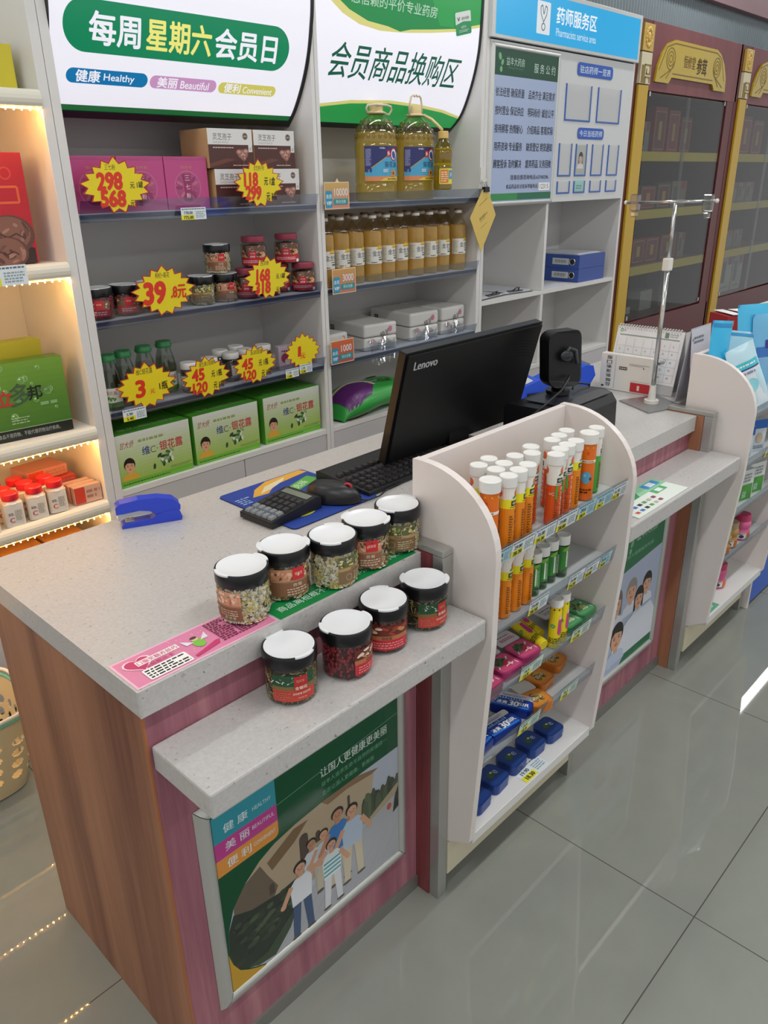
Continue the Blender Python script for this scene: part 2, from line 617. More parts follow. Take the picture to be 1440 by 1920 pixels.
def floor_mat():
    m, nt, b = nodemat('polished_floor_tiles', .10, .5)
    g = N(nt, 'NewGeometry')
    sx = N(nt, 'SeparateXYZ')
    nt.links.new(g.outputs['Position'], sx.inputs[0])
    outs = []
    for ax, off in ((0, 1.328), (1, .345)):
        a = N(nt, 'Math', operation='SUBTRACT')
        a.inputs[1].default_value = off - 8.0
        nt.links.new(sx.outputs[ax], a.inputs[0])
        d = N(nt, 'Math', operation='DIVIDE')
        d.inputs[1].default_value = .803
        nt.links.new(a.outputs[0], d.inputs[0])
        fr = N(nt, 'Math', operation='PINGPONG')
        fr.inputs[1].default_value = .5
        nt.links.new(d.outputs[0], fr.inputs[0])
        l = N(nt, 'Math', operation='LESS_THAN')
        l.inputs[1].default_value = .0016
        nt.links.new(fr.outputs[0], l.inputs[0])
        outs.append(l)
    mxm = N(nt, 'Math', operation='MAXIMUM')
    nt.links.new(outs[0].outputs[0], mxm.inputs[0])
    nt.links.new(outs[1].outputs[0], mxm.inputs[1])
    ns = N(nt, 'TexNoise')
    ns.inputs['Scale'].default_value = 3.5
    ns.inputs['Detail'].default_value = 6
    nt.links.new(g.outputs['Position'], ns.inputs['Vector'])
    r = ramp(nt, [(.3, '#898d86'), (.55, '#90948c'), (.75, '#8c8f87')])
    nt.links.new(ns.outputs[0], r.inputs[0])
    # scattered scuffs and grit
    vo = N(nt, 'TexVoronoi')
    vo.inputs['Scale'].default_value = 7
    nt.links.new(g.outputs['Position'], vo.inputs['Vector'])
    lt = N(nt, 'Math', operation='LESS_THAN')
    lt.inputs[1].default_value = .028
    nt.links.new(vo.outputs['Distance'], lt.inputs[0])
    mm = N(nt, 'Math', operation='MULTIPLY')
    mm.inputs[1].default_value = .6
    nt.links.new(lt.outputs[0], mm.inputs[0])
    dirt = N(nt, 'MixRGB')
    dirt.inputs[2].default_value = C('#5d594f')
    nt.links.new(mm.outputs[0], dirt.inputs[0])
    nt.links.new(r.outputs[0], dirt.inputs[1])
    mx = N(nt, 'MixRGB')
    mx.inputs[2].default_value = C('#54524c')
    nt.links.new(mxm.outputs[0], mx.inputs[0])
    nt.links.new(dirt.outputs[0], mx.inputs[1])
    nt.links.new(mx.outputs[0], b.inputs['Base Color'])
    rr = N(nt, 'MapRange')
    rr.inputs[3].default_value, rr.inputs[4].default_value = .012, .03
    nt.links.new(ns.outputs[0], rr.inputs[0])
    nt.links.new(rr.outputs[0], b.inputs['Roughness'])
    return m

# ================================================================== THE SETTING
fl = MB()
fl.box(-4, 10, -4, 2.92, -.06, 0, floor_mat())
tag(fl.build('floor'), kind='structure')
cl = MB()
cl.box(-4, 10, -4, 2.92, CEIL, CEIL + .05, M('#e4e4e0', .8))
tag(cl.build('ceiling'), kind='structure')
wb = MB()
wb.box(-4, 10, 2.86, 2.92, 0, CEIL, M('#c9c7c2', .7))
tag(wb.build('wall_back'), kind='structure')

# ribbed grey fascia above the cabinets and the mauve band on top of it
t = thing('ribbed_fascia', 'grey blue ribbed fascia panel running above the red cabinets', 'wall panel', (6.0, 2.3, 2.25))
rb = MB()
RIB = M('#79878d', .5)
nrib = 230
pts = []
x = 2.6
for i in range(nrib):
    pts += [(x, 0.0), (x + .012, -.010), (x + .020, -.010), (x + .030, 0.0)]
    x += .030
pts += [(x, .06), (2.6, .06)]
rb.prism(pts, lambda u, v, d: (u, 2.30 + v, d), 2.25, 2.43, RIB)
rb.build('ribbed_panel', t, world=True)
pb = MB()
pb.box(2.6, x, 2.24, 2.40, 2.43, 2.53, M('#8d6a72', .5))
pb.build('top_band', t, world=True)

# ceiling lamps: housings and glowing tubes, also for the added middle row
LAMPWHITE = M('#e8e9e6', .4)
GLOW = M('#fbfff8', .4, 0, 6.0)
def lamp(x, y, first=None):
    if first is not None:
        return dup(first, (x, y, CEIL))
    t = thing('ceiling_light', 'twin tube ceiling light on the shop ceiling, middle row added to brighten shelves', 'ceiling light', (x, y, CEIL), 0, 'ceiling tube lights')
    h = MB()
    h.box(-.62, .62, -.07, .07, -.05, 0, LAMPWHITE)
    h.build('housing', t)
    for s in (-1, 1):
        q = MB()
        q.tube([(-.58, s * .035, -.055), (.58, s * .035, -.055)], .012, GLOW, 10)
        q.build('tube', t)
    return t
_l0 = None
for (x, y, k) in TUBES:
    _l = lamp(x, y, _l0)
    _l0 = _l0 or _l

# ================================================================== COUNTERS
def counter(x0, x1, end, label, wing):
    """a counter body: purple front panel, end panel, wing post with metal edge"""
    t = thing('counter', label, 'counter', ((x0 + x1) / 2, 1.15, 0))
    f = MB()
    f.box(x0 + .001, x1 - .03, .885, .905, .035, .825, PINKWOOD)
    f.build('front_panel', t, world=True)
    k = MB()
    k.box(x0 + .004, x1 - .03, .879, .905, 0, .035, M('#8b8a84', .4, .5))
    k.build('kick_strip', t, world=True)
    if end:
        e = MB()
        e.box(x0 - .002, x0 + .018, .886, 1.43, 0, .825, WALNUT)
        e.build('end_panel', t, world=True, bevel=.001)
        eb = MB()
        eb.box(x0 - .003, x0 + .0005, .8835, .890, 0, .825, M('#a8673f', .45))
        eb.build('edge_band', t, world=True)
    b = MB()
    b.box(x0 + .02, x1 - .03, 1.41, 1.43, 0, .825, WHITE)
    b.build('back_panel', t, world=True)
    w = MB()
    w.box(x1 - .029, x1 - .003, .8485, .96, 0, .8712, wing)
    w.build('wing_panel', t, world=True)
    p = MB()
    p.box(x1 - .026, x1 + .003, .822, .848, 0, .8715, ALU)
    p.box(x1 - .026, x1 + .003, .822, .96, .872, .884, ALU)
    p.box(x1 - .0025, x1 + .003, .8482, .96, 0, .8715, ALU)
    p.build('metal_edge', t, world=True, bevel=.001)
    return t
counter(.412, 1.031, True, 'near counter with brown wood end panel and purple wood front', MAROON)
counter(1.578, 2.252, False, 'far purple wood counter between the two white display racks', WALNUT)

# worktop: one continuous slab, notched where the racks and posts stand
wt = MB()
ol = [(.404, .873), (1.004, .873), (1.004, .968), (1.575, .968), (1.575, .868), (2.221, .868), (2.221, .968), (3.55, .968), (3.55, 1.455), (.404, 1.455)]
wt.prism(ol, XY, .826, .870, QUARTZ)
o = wt.build('worktop', bevel=.004)
tag(o, 'long white speckled quartz worktop carrying the monitor and the back row of jars', 'worktop')

def ledge(x0, x1, label):
    q = MB()
    q.box(x0, x1, .736, .8845, .721, .765, QUARTZ)
    o = q.build('ledge', bevel=.004)
    tag(o, label, 'ledge')
ledge(.416, 1.030, 'speckled quartz customer ledge below the worktop holding four jars')
ledge(1.590, 2.252, 'far speckled quartz customer ledge with the payment code card on it')

# ------------------------------------------------------------------ poster frames on the counter fronts
def frame(x0, x1, z0, z1, y, t, w=.026, m=None):
    m = m or M('#c4c5c1', .35, .55)
    def bar(pts):
        q = MB()
        # rounded snap-frame profile
        prof = [(0, 0), (.3, .009), (.7, .011), (1.0, .006), (1.0, 0)]
        (ax, az), (bx, bz), (cx, cz), (dx, dz) = pts   # outer a->b, inner c->d
        vs = []
        for s, h in prof:
            vs.append((ax + (cx - ax) * s, y - h, az + (cz - az) * s))
            vs.append((bx + (dx - bx) * s, y - h, bz + (dz - bz) * s))
        q.add(vs, [(2 * i, 2 * i + 1, 2 * i + 3, 2 * i + 2) for i in range(4)], m, True)
        q.build('frame_bar', t, world=True)
    g = .0008
    bar([(x0, z0 + g), (x0, z1 - g), (x0 + w, z0 + w + g), (x0 + w, z1 - w - g)])
    bar([(x1, z1 - g), (x1, z0 + g), (x1 - w, z1 - w - g), (x1 - w, z0 + w + g)])
    bar([(x1 - g, z0), (x0 + g, z0), (x1 - w - g, z0 + w), (x0 + w + g, z0 + w)])
    bar([(x0 + g, z1), (x1 - g, z1), (x0 + w + g, z1 - w), (x1 - w - g, z1 - w)])

def stand_person(p, x, y, h, shirt, legs, hair, skin, arm=None, stripe=None):
    """a small printed standing figure h tall with feet at (x, y)"""
    w = h * .13
    for s in (-1, 1):
        p.poly([(x + s * w * .1, y + h * .48), (x + s * w * .95, y + h * .48), (x + s * w * 1.1, y + h * .03), (x + s * w * .45, y + h * .03)], legs)
        p.ell(x + s * w * .8, y + h * .015, w * .5, h * .02, M('#5b5247', .6), 8)
    p.poly([(x - w, y + h * .46), (x + w, y + h * .46), (x + w * 1.15, y + h * .74), (x + w * .6, y + h * .81), (x - w * .6, y + h * .81), (x - w * 1.15, y + h * .74)], shirt)
    if stripe:
        for k in range(4):
            p.rect(x - w, y + h * (.50 + .06 * k), x + w, y + h * (.525 + .06 * k), stripe)
    for s in (-1, 1):
        ex, ey = (s * w * 1.9, y + h * .56) if not arm or arm != s else (s * w * 2.6, y + h * .84)
        p.line([(x + s * w * 1.0, y + h * .75), (x + ex, ey)], w * .5, shirt if h > .2 else skin)
        p.ell(x + ex, ey, w * .3, w * .3, skin, 8)
    p.rect(x - w * .25, y + h * .8, x + w * .25, y + h * .86, skin)
    p.ell(x, y + h * .935, w * .66, h * .075, hair, 14)
    p.ell(x, y + h * .915, w * .52, h * .062, skin, 14)
    p.line([(x - w * .22, y + h * .895), (x + w * .22, y + h * .895)], h * .008, M('#a3463e', .6))
    for s in (-1, 1):
        p.ell(x + s * w * .2, y + h * .92, w * .07, h * .006, HAIR, 6)

def clip_halfplane(pts, y1):
    out = []
    n = len(pts)
    for i in range(n):
        a, b = pts[i], pts[(i + 1) % n]
        if a[1] <= y1: out.append(a)
        if (a[1] - y1) * (b[1] - y1) < 0:
            k = (y1 - a[1]) / (b[1] - a[1])
            out.append((a[0] + k * (b[0] - a[0]), y1))
    return out

# near counter poster: x .465-.964, z .134-.602
t = thing('poster_frame', 'framed family poster with green header on the near counter front', 'poster', (.715, .885, .134))
frame(.465, .964, .134, .602, .884, t)
bk = MB()
bk.box(.475, .955, .881, .884, .145, .592, M('#0d6b3a', .4))
bk.build('backing', t, world=True)
p = Print()
W, Hh = .450, .425
PG = M('#075230', .4, 0, 0, .1)
p.rect(0, 0, W, Hh, PG)
photo = [(W, .294), (.234, .292), (.169, .286), (.120, .277), (.085, .262), (.05, .235), (.022, .20), (.007, .155), (.003, .11), (.008, .075), (.020, .050), (.037, .035), (.056, .022), (.092, .001), (W, .001)]
p.poly(photo, M('#b6bfd0', .4))                                   # sky
p.poly([(.060, .243), (.085, .262), (.120, .277), (.169, .286), (.234, .292), (.30, .292), (.375, .270), (.362, .20), (.34, .16), (.20, .12), (.06, .13)], M('#b9a68a', .45))     # house walls
p.poly([(.234, .292), (.33, .293), (.388, .277), (.37, .272), (.30, .280), (.25, .276)], M('#8a6a4a', .5))      # roof
p.poly([(.10, .245), (.165, .278), (.20, .276), (.165, .247), (.11, .22)], M('#7d6040', .5))
p.poly([(.022, .20), (.05, .235), (.085, .250), (.10, .215), (.12, .175), (.09, .12), (.02, .12)], M('#6e5f4e', .5))
for wx, wy, ww, wh in ((.175, .190, .022, .050), (.215, .205, .012, .022), (.30, .235, .007, .024), (.10, .165, .012, .02)):
    p.rect(wx, wy, wx + ww, wy + wh, M('#4d3f33', .5))
    p.ell(wx + ww / 2, wy + wh, ww / 2, ww / 2, M('#4d3f33', .5), 10)
rnd = random.Random(4)
for k in range(34):
    p.ell(.345 + rnd.random() * .098, .185 + rnd.random() * .025, .009, .022 + rnd.random() * .016, M(rnd.choice(['#3d4a34', '#4b5a3c', '#2f3b2b', '#566646']), .6), 10)
p.poly([(W, .205), (.36, .165), (.36, .150), (W, .175)], M('#b0a284', .5))                      # low wall
p.poly([(.045, .030), (.092, .001), (W, .001), (W, .180), (.36, .155), (.28, .13), (.20, .105), (.13, .07)], M('#b2b4ba', .45))       # paved path
for k in range(9):
    p.line([(.10 + k * .04, .001), (.20 + k * .035, .10)], .0008, M('#9a9ca2', .5))
p.poly([(.003, .11), (.007, .155), (.02, .185), (.06, .165), (.12, .155), (.175, .160), (.185, .115), (.13, .07), (.085, .035), (.065, .020), (.037, .035), (.020, .050), (.008, .075)], M('#222e22', .6))   # shrubs
for k in range(70):
    xx, yy = .018 + rnd.random() * .145, .055 + rnd.random() * .10
    if yy < .03 + xx * .45: continue
    p.ell(xx, yy, .007 + rnd.random() * .006, .006, M(rnd.choice(['#2c3a2a', '#3a4a33', '#18211a', '#33412c', '#4a5a40']), .6), 9)
p.poly([(.040, .037), (.085, .035), (.13, .07), (.165, .10), (.14, .05), (.10, .012), (.060, .021)], M('#3a4a34', .6))
p.ell(.417, .155, .007, .009, M('#c3573a', .5), 12)
p.poly([(.428, .13), (W, .14), (W, .20), (.435, .175)], M('#20241f', .6))
stand_person(p, .203, .075, .150, M('#d3d6dc', .5), M('#bcb4a4', .5), HAIR, SKIN2)
stand_person(p, .234, .078, .148, M('#c9ced6', .5), M('#c5bda8', .5), HAIR, SKIN)
stand_person(p, .272, .060, .192, M('#2f79c4', .5), M('#c9bda6', .5), HAIR, SKIN2)
stand_person(p, .310, .040, .196, M('#b7c9dd', .5), M('#cfc4ac', .5), HAIR, SKIN)
stand_person(p, .252, .016, .172, M('#dfe6ea', .5), M('#d8dbe0', .5), HAIR, SKIN, arm=-1, stripe=M('#3aa4ad', .5))
stand_person(p, .172, .008, .184, M('#e3e6ec', .5), M('#41577a', .5), HAIR, SKIN, arm=1)
# three tabs at the upper left
p.rrect(-.0, .289, .131, .345, .012, M('#e0912a', .4))
p.rect(0, .289, .03, .30, M('#e0912a', .4))
p.rect(.0, .325, .131, .365, M('#c0358f', .4))
p.rect(.0, .362, .131, .420, M('#2295a8', .4))
for (zh, en, yy) in (('健 康', 'HEALTHY', .384), ('美 丽', 'BEAUTIFUL', .345), ('便 利', 'CONVENIENT', .307)):
    p.text(zh, .046, yy, .0190, M('#d8e6ea', .5), w=.050, bold=.012)
    p.text(en, .101, yy + .001, .0085, M('#cfdde2', .5), w=.048 if en != 'HEALTHY' else .040)
p.text('让国人更健康更美丽', .324, .360, .0215, M('#d6e8dc', .5), w=.178, bold=.006)
p.line([(.131, .358), (W, .381)], .0012, M('#6fb08a', .5))
p.text('益丰人追求生命与自然的和谐统一', .324, .334, .0110, M('#6fb08a', .5), w=.176)
p.text('立志让国人更健康、更美丽', .306, .312, .0110, M('#6fb08a', .5), w=.138)
# gold corner below the photo
p.poly([(0, 0), (.092, 0), (.056, .020), (.037, .033), (.020, .048), (.007, .075), (0, .105)], M('#c79a22', .4))
p.build('poster', t, lambda u, v, d: Vector((.4925 + u - .715, -.0045 - d, .152 + v - .134)))
gl = MB()
gl.box(.492, .942, .8785, .8795, .152, .577, clear('#ffffff', .995, .0, .05))
gl.build('cover_sheet', t, world=True)

# far counter poster
t = thing('poster_frame', 'framed poster of four smiling faces on the far counter front', 'poster', (1.895, .885, .14))
frame(1.63, 2.155, .12, .66, .884, t)
p = Print()
W, Hh = .473, .488
p.rect(0, 0, W, Hh, M('#aab6cf', .4))
p.poly([(0, .31), (W, .345), (W, Hh), (0, Hh)], M('#0d6a40', .4))
p.poly([(.27, 0), (.30, .03), (W, .03), (W, 0)], M('#0d6a40', .4))
LG = M('#6fae7f', .5)
p.ell(.255, .436, .010, .016, LG, 14, .4)
p.ell(.268, .41, .008, .012, LG, 14, -.5)
p.ell(.262, .388, .008, .009, LG, 14)
p.text('益丰大药房', .36, .425, .030, M('#a9cdb4', .5), w=.13)
p.text('中国药房大健康服务专家', .30, .372, .013, M('#7fb894', .5), w=.22)
SH = M('#d5dbe6', .5)
p.face(.30, .245, .034, SKIN, M('#8f8a84', .5), SH)
p.face(.21, .235, .036, SKIN, M('#6f6a66', .5), SH, True)
p.face(.40, .235, .030, SKIN, HAIR, SH)
p.face(.355, .20, .030, SKIN, HAIR, M('#c4cfe2', .5), True)
p.poly([(.20, .02), (.22, .11), (.30, .15), (.44, .16), (W, .12), (W, .03), (.27, .03)], SH)
p.face(.235, .115, .040, SKIN, HAIR, M('#b9c6de', .5))
p.build('poster', t, lambda u, v, d: Vector((1.656 + u - 1.895, -.0035 - d, .146 + v - .14)))
bk = MB()
bk.box(1.64, 2.145, .882, .884, .13, .65, M('#c9cdd4', .5))
bk.build('backing', t, world=True)

# ================================================================== DISPLAY RACKS
def rack_profile():
    pts = [(.925, .150), (.925, 1.037), (.900, 1.037)]
    for i in range(1, 13):
        a = PI / 2 * i / 12
        pts.append((.900 - .175 * math.sin(a), .885 + .152 * math.cos(a)))
    pts += [(.727, .70), (.762, .190), (.830, .150)]
    return pts
RACK = M('#e2dad6', .38)
SHELVES = [.868, .700, .534, .368]
LIP = clear('#eef2f8', .96, .10, .06)
def tagcard(p, x, z, w, h, kind, price, low, seed):
    """a shelf price ticket: pale blue or white with a yellow lower band"""
    bg = {0: '#dfe8ec', 1: '#a9d2e2', 2: '#cfe4d2'}[kind]
    p.rect(x, z, x + w, z + h, M(bg, .5))
    p.rect(x, z, x + w * .52, z + h * .40, M('#e4e03a', .5))
    p.bars(x + w * .04, z + h * .8, x + w * .96, z + h * .95, 1, M('#5a6a78', .5), seed)
    p.bars(x + w * .58, z + h * .12, x + w * .95, z + h * .7, 4, M('#8fa3ac', .5), seed + 1)
    p.text(price, x + w * .28, z + h * .58, h * .24, M('#22303c', .5), bold=.02)
    p.text(low, x + w * .28, z + h * .20, h * .26, M('#22220c', .5), bold=.03)
    p.ell(x + w * .06, z + h * .86, h * .05, h * .05, M('#3a6ac0', .5), 6)

def rack(x0, x1, label, tickets, bottom_ticket=None, legs=True):
    t = thing('display_rack', label, 'display rack', ((x0 + x1) / 2, .84, 0))
    pr = rack_profile()
    for xa, xb in ((x0, x0 + .017), (x1 - .017, x1)):
        q = MB()
        q.prism(pr, YZ, xa, xb, RACK)
        q.build('side_panel', t, world=True, bevel=.0015)
    q = MB()
    q.box(x0 + .0172, x1 - .0172, .909, .925, .150, 1.035, RACK)
    q.build('back_panel', t, world=True, bevel=.001)
    q = MB()
    q.prism([(.7655, .172), (.7655, .198), (.909, .203), (.909, .15), (.829, .15)], YZ, x0 + .0172, x1 - .0172, M('#dcdcda', .35))
    q.build('bottom_board', t, world=True, bevel=.001)
    q = MB()
    q.box(x0, x1 - .012, .820, .838, .055, .149, M('#d0c8ae', .4))
    q.build('plinth', t, world=True, bevel=.001)
    q = MB()
    q.box(x0, x1 - .02, .86, .88, 0, .12, M('#8f8b80', .5))
    q.build('kick_board', t, world=True)
    q = MB()
    q.box(x1 - .011, x1 + .012, .820, .850, 0, .1495, ALU)
    q.build('leg', t, world=True, bevel=.001)
    yf = [.748, .757, .768, .779]
    for z, y, tk in zip(SHELVES, yf, tickets):
        q = MB()
        q.box(x0 + .018, x1 - .018, y, .908, z - .006, z, M('#c3c8c8', .25))
        s = q.build('shelf', t, world=True)
        q = MB()
        q.prism([(y - .0030, z - .008), (y - .0042, z - .008), (y - .0112, z + .032), (y - .0100, z + .032)], YZ, x0 + .019, x1 - .019, LIP)
        l = q.build('price_rail', t, world=True)
        for (u, w, kd, a, b, sd) in tk:
            p = Print()
            tagcard(p, u, 0, w, .034, kd, a, b, sd)
            org = Vector(t.location)
            yy, zz = y - .0048, z - .008
            p.build('price_ticket', t, lambda u, v, d: Vector((x0 + .018 + u - org.x, yy - v * .175 - d - org.y, zz + v - org.z)))
    if bottom_ticket:
        p = Print()
        tagcard(p, 0, 0, .095, .042, 0, '19.90', '18.30', 5)
        org = Vector(t.location)
        p.build('price_ticket', t, lambda u, v, d: Vector((x0 + bottom_ticket + u - org.x, .769 + v - org.y, .1983 + v * .035 + d - org.z)))
    return t
TK1 = [[(.0, .05, 1, '29.8', '28.9', 1), (.052, .075, 0, '29.80', '28.20', 2), (.13, .075, 0, '35.80', '34.20', 3), (.208, .075, 0, '29.80', '28.00', 4), (.288, .07, 1, '29.8', '28.9', 5), (.362, .07, 1, '25.5', '24.7', 6), (.435, .06, 0, '16.50', '15.70', 7)],
       [(.14, .07, 0, '29.80', '28.50', 8), (.29, .065, 0, '24.80', '24.20', 9), (.36, .06, 0, '21.80', '20.80', 10), (.425, .05, 1, '25.0', '24.0', 11)],
       [(.14, .085, 2, '16.5', '15.8', 12), (.345, .085, 2, '16.90', '15.50', 13)],
       [(.165, .085, 2, '19.9', '18.9', 14), (.34, .075, 2, '16.5', '15.8', 15)]]
rack(1.036, 1.566, 'white display rack of vitamin tubes and mint tins between the counters', TK1, .23)
TK2 = [[(.2, .08, 1, '35.0', '33.0', 21)], [(.22, .08, 0, '29.0', '28.0', 22)], [], []]
rack(2.268, 2.775, 'white display rack of blue mask packs at the far end', TK2)

# blue panel beyond the far rack
q = MB()
q.box(2.81, 3.35, .80, .93, 0.02, .50, M('#3a63c4', .45))
q.box(2.795, 2.81, .80, .93, 0, .50, RACK)
q.box(2.81, 3.35, .82, .93, 0, .02, M('#77756e', .5))
tag(q.build('cabinet_base', bevel=.001), 'blue fronted low cabinet beyond the far display rack', 'cabinet')
q = MB()
q.box(2.78, 3.5, .935, .965, .02, .80, MAROON)
tag(q.build('low_partition'), 'dark red panel under the worktop behind the far rack', 'panel')

# green and pink strips stuck on the worktop edge
p = Print()
PK = M('#dd86ab', .25)
p.rect(0, 0, .252, .085, M('#e9b9cf', .25))
p.rect(.004, .004, .250, .081, PK)
for k in range(40):
    a, b = rnd.uniform(.06, .16), rnd.uniform(.02, .078)
    p.ell(a, b, .0009, .0009, M('#f2c6da', .4), 5)
HRT = M('#c7356f', .3)
def heart(p, cx, cy, r, m, n=24):
    pts = []
    for i in range(n):
        a = 2 * PI * i / n
        pts.append((cx + r * .06 * 16 * math.sin(a) ** 3, cy + r * .06 * (13 * math.cos(a) - 5 * math.cos(2 * a) - 2 * math.cos(3 * a) - math.cos(4 * a))))
    p.poly(pts, m)
heart(p, .034, .056, .024, M('#f3dbe6', .3))
heart(p, .034, .056, .021, HRT)
p.rect(.030, .050, .100, .063, TXTW)
p.text('口服奖糖养颜药', .065, .0565, .010, HRT, w=.066, bold=.02)
p.text('最易提示卡', .060, .043, .009, HRT, w=.05, bold=.02)
p.rrect(.026, .006, .098, .036, .003, TXTW)
p.bars(.029, .008, .095, .034, 4, INK, 3)
p.poly([(.105, .008), (.150, .016), (.156, .026), (.150, .028), (.118, .018), (.104, .014)], HRT)
p.ell(.128, .040, .010, .013, M('#7fc24c', .4), 14)
p.ell(.128, .054, .006, .006, M('#e9c3a8', .5), 10)
p.ell(.128, .057, .006, .004, M('#4a3a34', .5), 10)
for s in (-1, 1):
    p.poly([(.128 + s * .006, .045), (.128 + s * .022, .062), (.128 + s * .019, .044)], M('#e8e4ee', .4))
p.bars(.158, .014, .190, .078, 11, M('#7a2a4c', .4), 8, .6)
p.bars(.192, .014, .222, .070, 11, M('#7a2a4c', .4), 9, .6)
p.text('药师', .236, .060, .012, TXTW, bold=.02)
st = p.build('counter_sticker', None, lambda u, v, d: Vector((u, v, d)))
tag(st, 'pink reminder sticker with a heart at the worktop corner', 'sticker')
st.location = (.408, .878, .8702)
p = Print()
p.rect(0, 0, .33, .052, M('#0d8746', .3))
p.text('商品离柜概不退换 如有问题请及时联系', .165, .024, .017, M('#d4ecdc', .4), w=.30)
st = p.build('counter_sticker', None, lambda u, v, d: Vector((u, v, d)))
tag(st, 'green notice strip stuck under the back row of jars', 'sticker')
st.location = (.664, .878, .8702)

# ================================================================== BACK WALL CABINETS
LAM = M('#dbdad8', .42)
LAM2 = M('#d2d1cf', .45)
YF, YB = 2.17, 2.54
CLIPB = clear('#e8edf6', .95, .12, .06)
EDGE = M('#4a5468', .35)
def cabinet(name, x0, x1, label, shelves, base_top, ztop, lips=True, wl=.025, wr=.016, seam=None, upper=None):
    t = thing(name, label, 'shelf cabinet', ((x0 + x1) / 2, (YF + YB) / 2, 0))
    for xa, xb in ((x0, x0 + wl), (x1 - wr, x1)):
        q = MB()
        q.box(xa, xb, YF, YB, 0, ztop, LAM)
        q.build('side_panel', t, world=True, bevel=.001)
    xi, xo = x0 + wl + .0004, x1 - wr - .0004
    q = MB()
    q.box(xi, xo, YB - .012, YB, 0, ztop, LAM2)
    q.build('back_panel', t, world=True)
    q = MB()
    q.box(xi, xo, YF + .002, YB - .0125, ztop - .02, ztop, LAM)
    q.build('top_panel', t, world=True)
    for z in shelves:
        q = MB()
        q.box(xi, xo, YF + .004, YB - .0125, z - .018, z, LAM)
        s = q.build('shelf', t, world=True)
        if lips:
            q = MB()
            q.prism([(YF + .0035, z - .022), (YF + .0015, z - .022), (YF - .013, z + .034), (YF - .011, z + .034)], YZ, xi + .002, xo - .002, CLIPB)
            q.box(xi + .002, xo - .002, YF + .0005, YF + .0030, z - .014, z - .002, EDGE)
            q.build('price_rail', t, world=True)
    q = MB()
    q.box(xi, xo, YF + .002, YB - .0125, base_top - .02, base_top, LAM)
    q.build('base_board', t, world=True, bevel=.001)
    sx = seam if seam else [(xi, xo)]
    for a, b in sx:
        q = MB()
        q.box(a + .001, b - .001, YF + .004, YF + .020, .06, base_top - .022, M('#c3c2c4', .4))
        q.build('base_door', t, world=True, bevel=.0015)
    q = MB()
    q.box(xi, xo, YF + .03, YF + .045, 0, .058, M('#8c8a85', .5))
    q.build('kick_board', t, world=True)
    return t

mid = cabinet('shelf_cabinet', 1.042, 1.951, 'white shelf cabinet under the lit weekly member day sign', [1.445, 1.155, .885], .635, 2.235, seam=[(1.068, 1.54), (1.541, 1.934)])
thr = cabinet('shelf_cabinet', 1.953, 2.878, 'white shelf cabinet holding the cooking oil and tissue packs', [1.445, 1.155, .885], .635, 2.235, wl=.016, wr=.022)
pha = cabinet('shelf_cabinet', 2.880, 4.112, 'white pharmacist cabinet with blue header, notice and open shelves', [1.005], .645, 2.235, lips=False, wl=.02, wr=.02)
q = MB()
q.box(3.385, 3.405, YF + .004, YB - .013, .646, .986, LAM)
q.box(3.385, 3.405, YF + .004, YB - .013, 1.006, 1.408, LAM)
q.build('divider', pha, world=True)
q = MB()
q.box(2.9005, 4.0915, YF - .004, YF + .014, 1.409, 2.03, M('#cfd2d3', .4))
q.box(2.9005, 4.0915, YF + .014, YB - .013, 1.409, 1.425, LAM)
q.build('upper_panel', pha, world=True, bevel=.001)

# header sign (backlit blue)
def lit(col, e, rough=.3):
    """backlit print: glows in its own colour, the sheet itself is dark when unlit"""
    key = ('lit', col, e, rough)
    if key not in MATS:
        m, nt, b = nodemat('backlit_print', rough)
        c = C(col)
        b.inputs['Base Color'].default_value = (c[0] * .3, c[1] * .3, c[2] * .3, 1)
        b.inputs['Emission Color'].default_value = c
        b.inputs['Emission Strength'].default_value = e
        MATS[key] = m
    return MATS[key]
t = thing('header_sign', 'glowing blue header sign reading pharmacists service area', 'sign', (3.49, 2.165, 2.035))
q = MB()
q.box(2.884, 4.108, 2.150, 2.1695, 2.034, 2.236, M('#c9cccc', .35))
q.build('sign_box', t, world=True, bevel=.002)
p = Print()
p.rect(0, 0, 1.18, .172, lit('#08a0d8', .8))
p.rrect(.283, .028, .383, .146, .006, lit('#e6eef4', .6))
GY = M('#6d7b86', .4)
p.line([(.308, .125), (.312, .10), (.333, .072), (.354, .10), (.358, .125), (.345, .132), (.333, .10), (.321, .132), (.308, .125)], .005, GY)
p.ring(.333, .055, .010, .015, GY)
p.text('药师服务区', .60, .108, .062, lit('#eef6fb', .7), w=.335, bold=.018)
p.text('Pharmacists service area', .60, .046, .030, lit('#e2f0f8', .65), w=.335)
p.build('sign_face', t, lambda u, v, d: Vector((2.906 + u - 3.49, -.0152 - d, 2.047 + v - 2.035)))

# notice poster in its snap frame
t = thing('notice_frame', 'framed service pledge notice with green header beside the name pockets', 'notice', (3.15, 2.165, 1.41))
frame(2.903, 3.409, 1.405, 2.022, 2.1655, t, .018, M('#cfd0cd', .35, .3))
q = MB()
q.box(2.915, 3.397, 2.1600, 2.1655, 1.415, 2.012, M('#9fb0cd', .5))
q.build('backing', t, world=True)
p = Print()
W, Hh = .470, .575
NB = M('#a3b3d3', .4)
p.rect(0, 0, W, Hh, NB)
p.rect(0, .478, W, Hh, M('#0a4630', .4))
p.rect(0, 0, W, .028, M('#2f8a4a', .4))
p.rect(.2, 0, W, .028, M('#1a6a4c', .4))
p.ell(.035, .545, .010, .014, LG, 14, .4)
p.ell(.052, .525, .008, .012, LG, 14, -.5)
p.ell(.044, .50, .009, .011, LG, 14)
p.text('益丰大药房', .145, .532, .030, M('#b8d4c4', .5), w=.13)
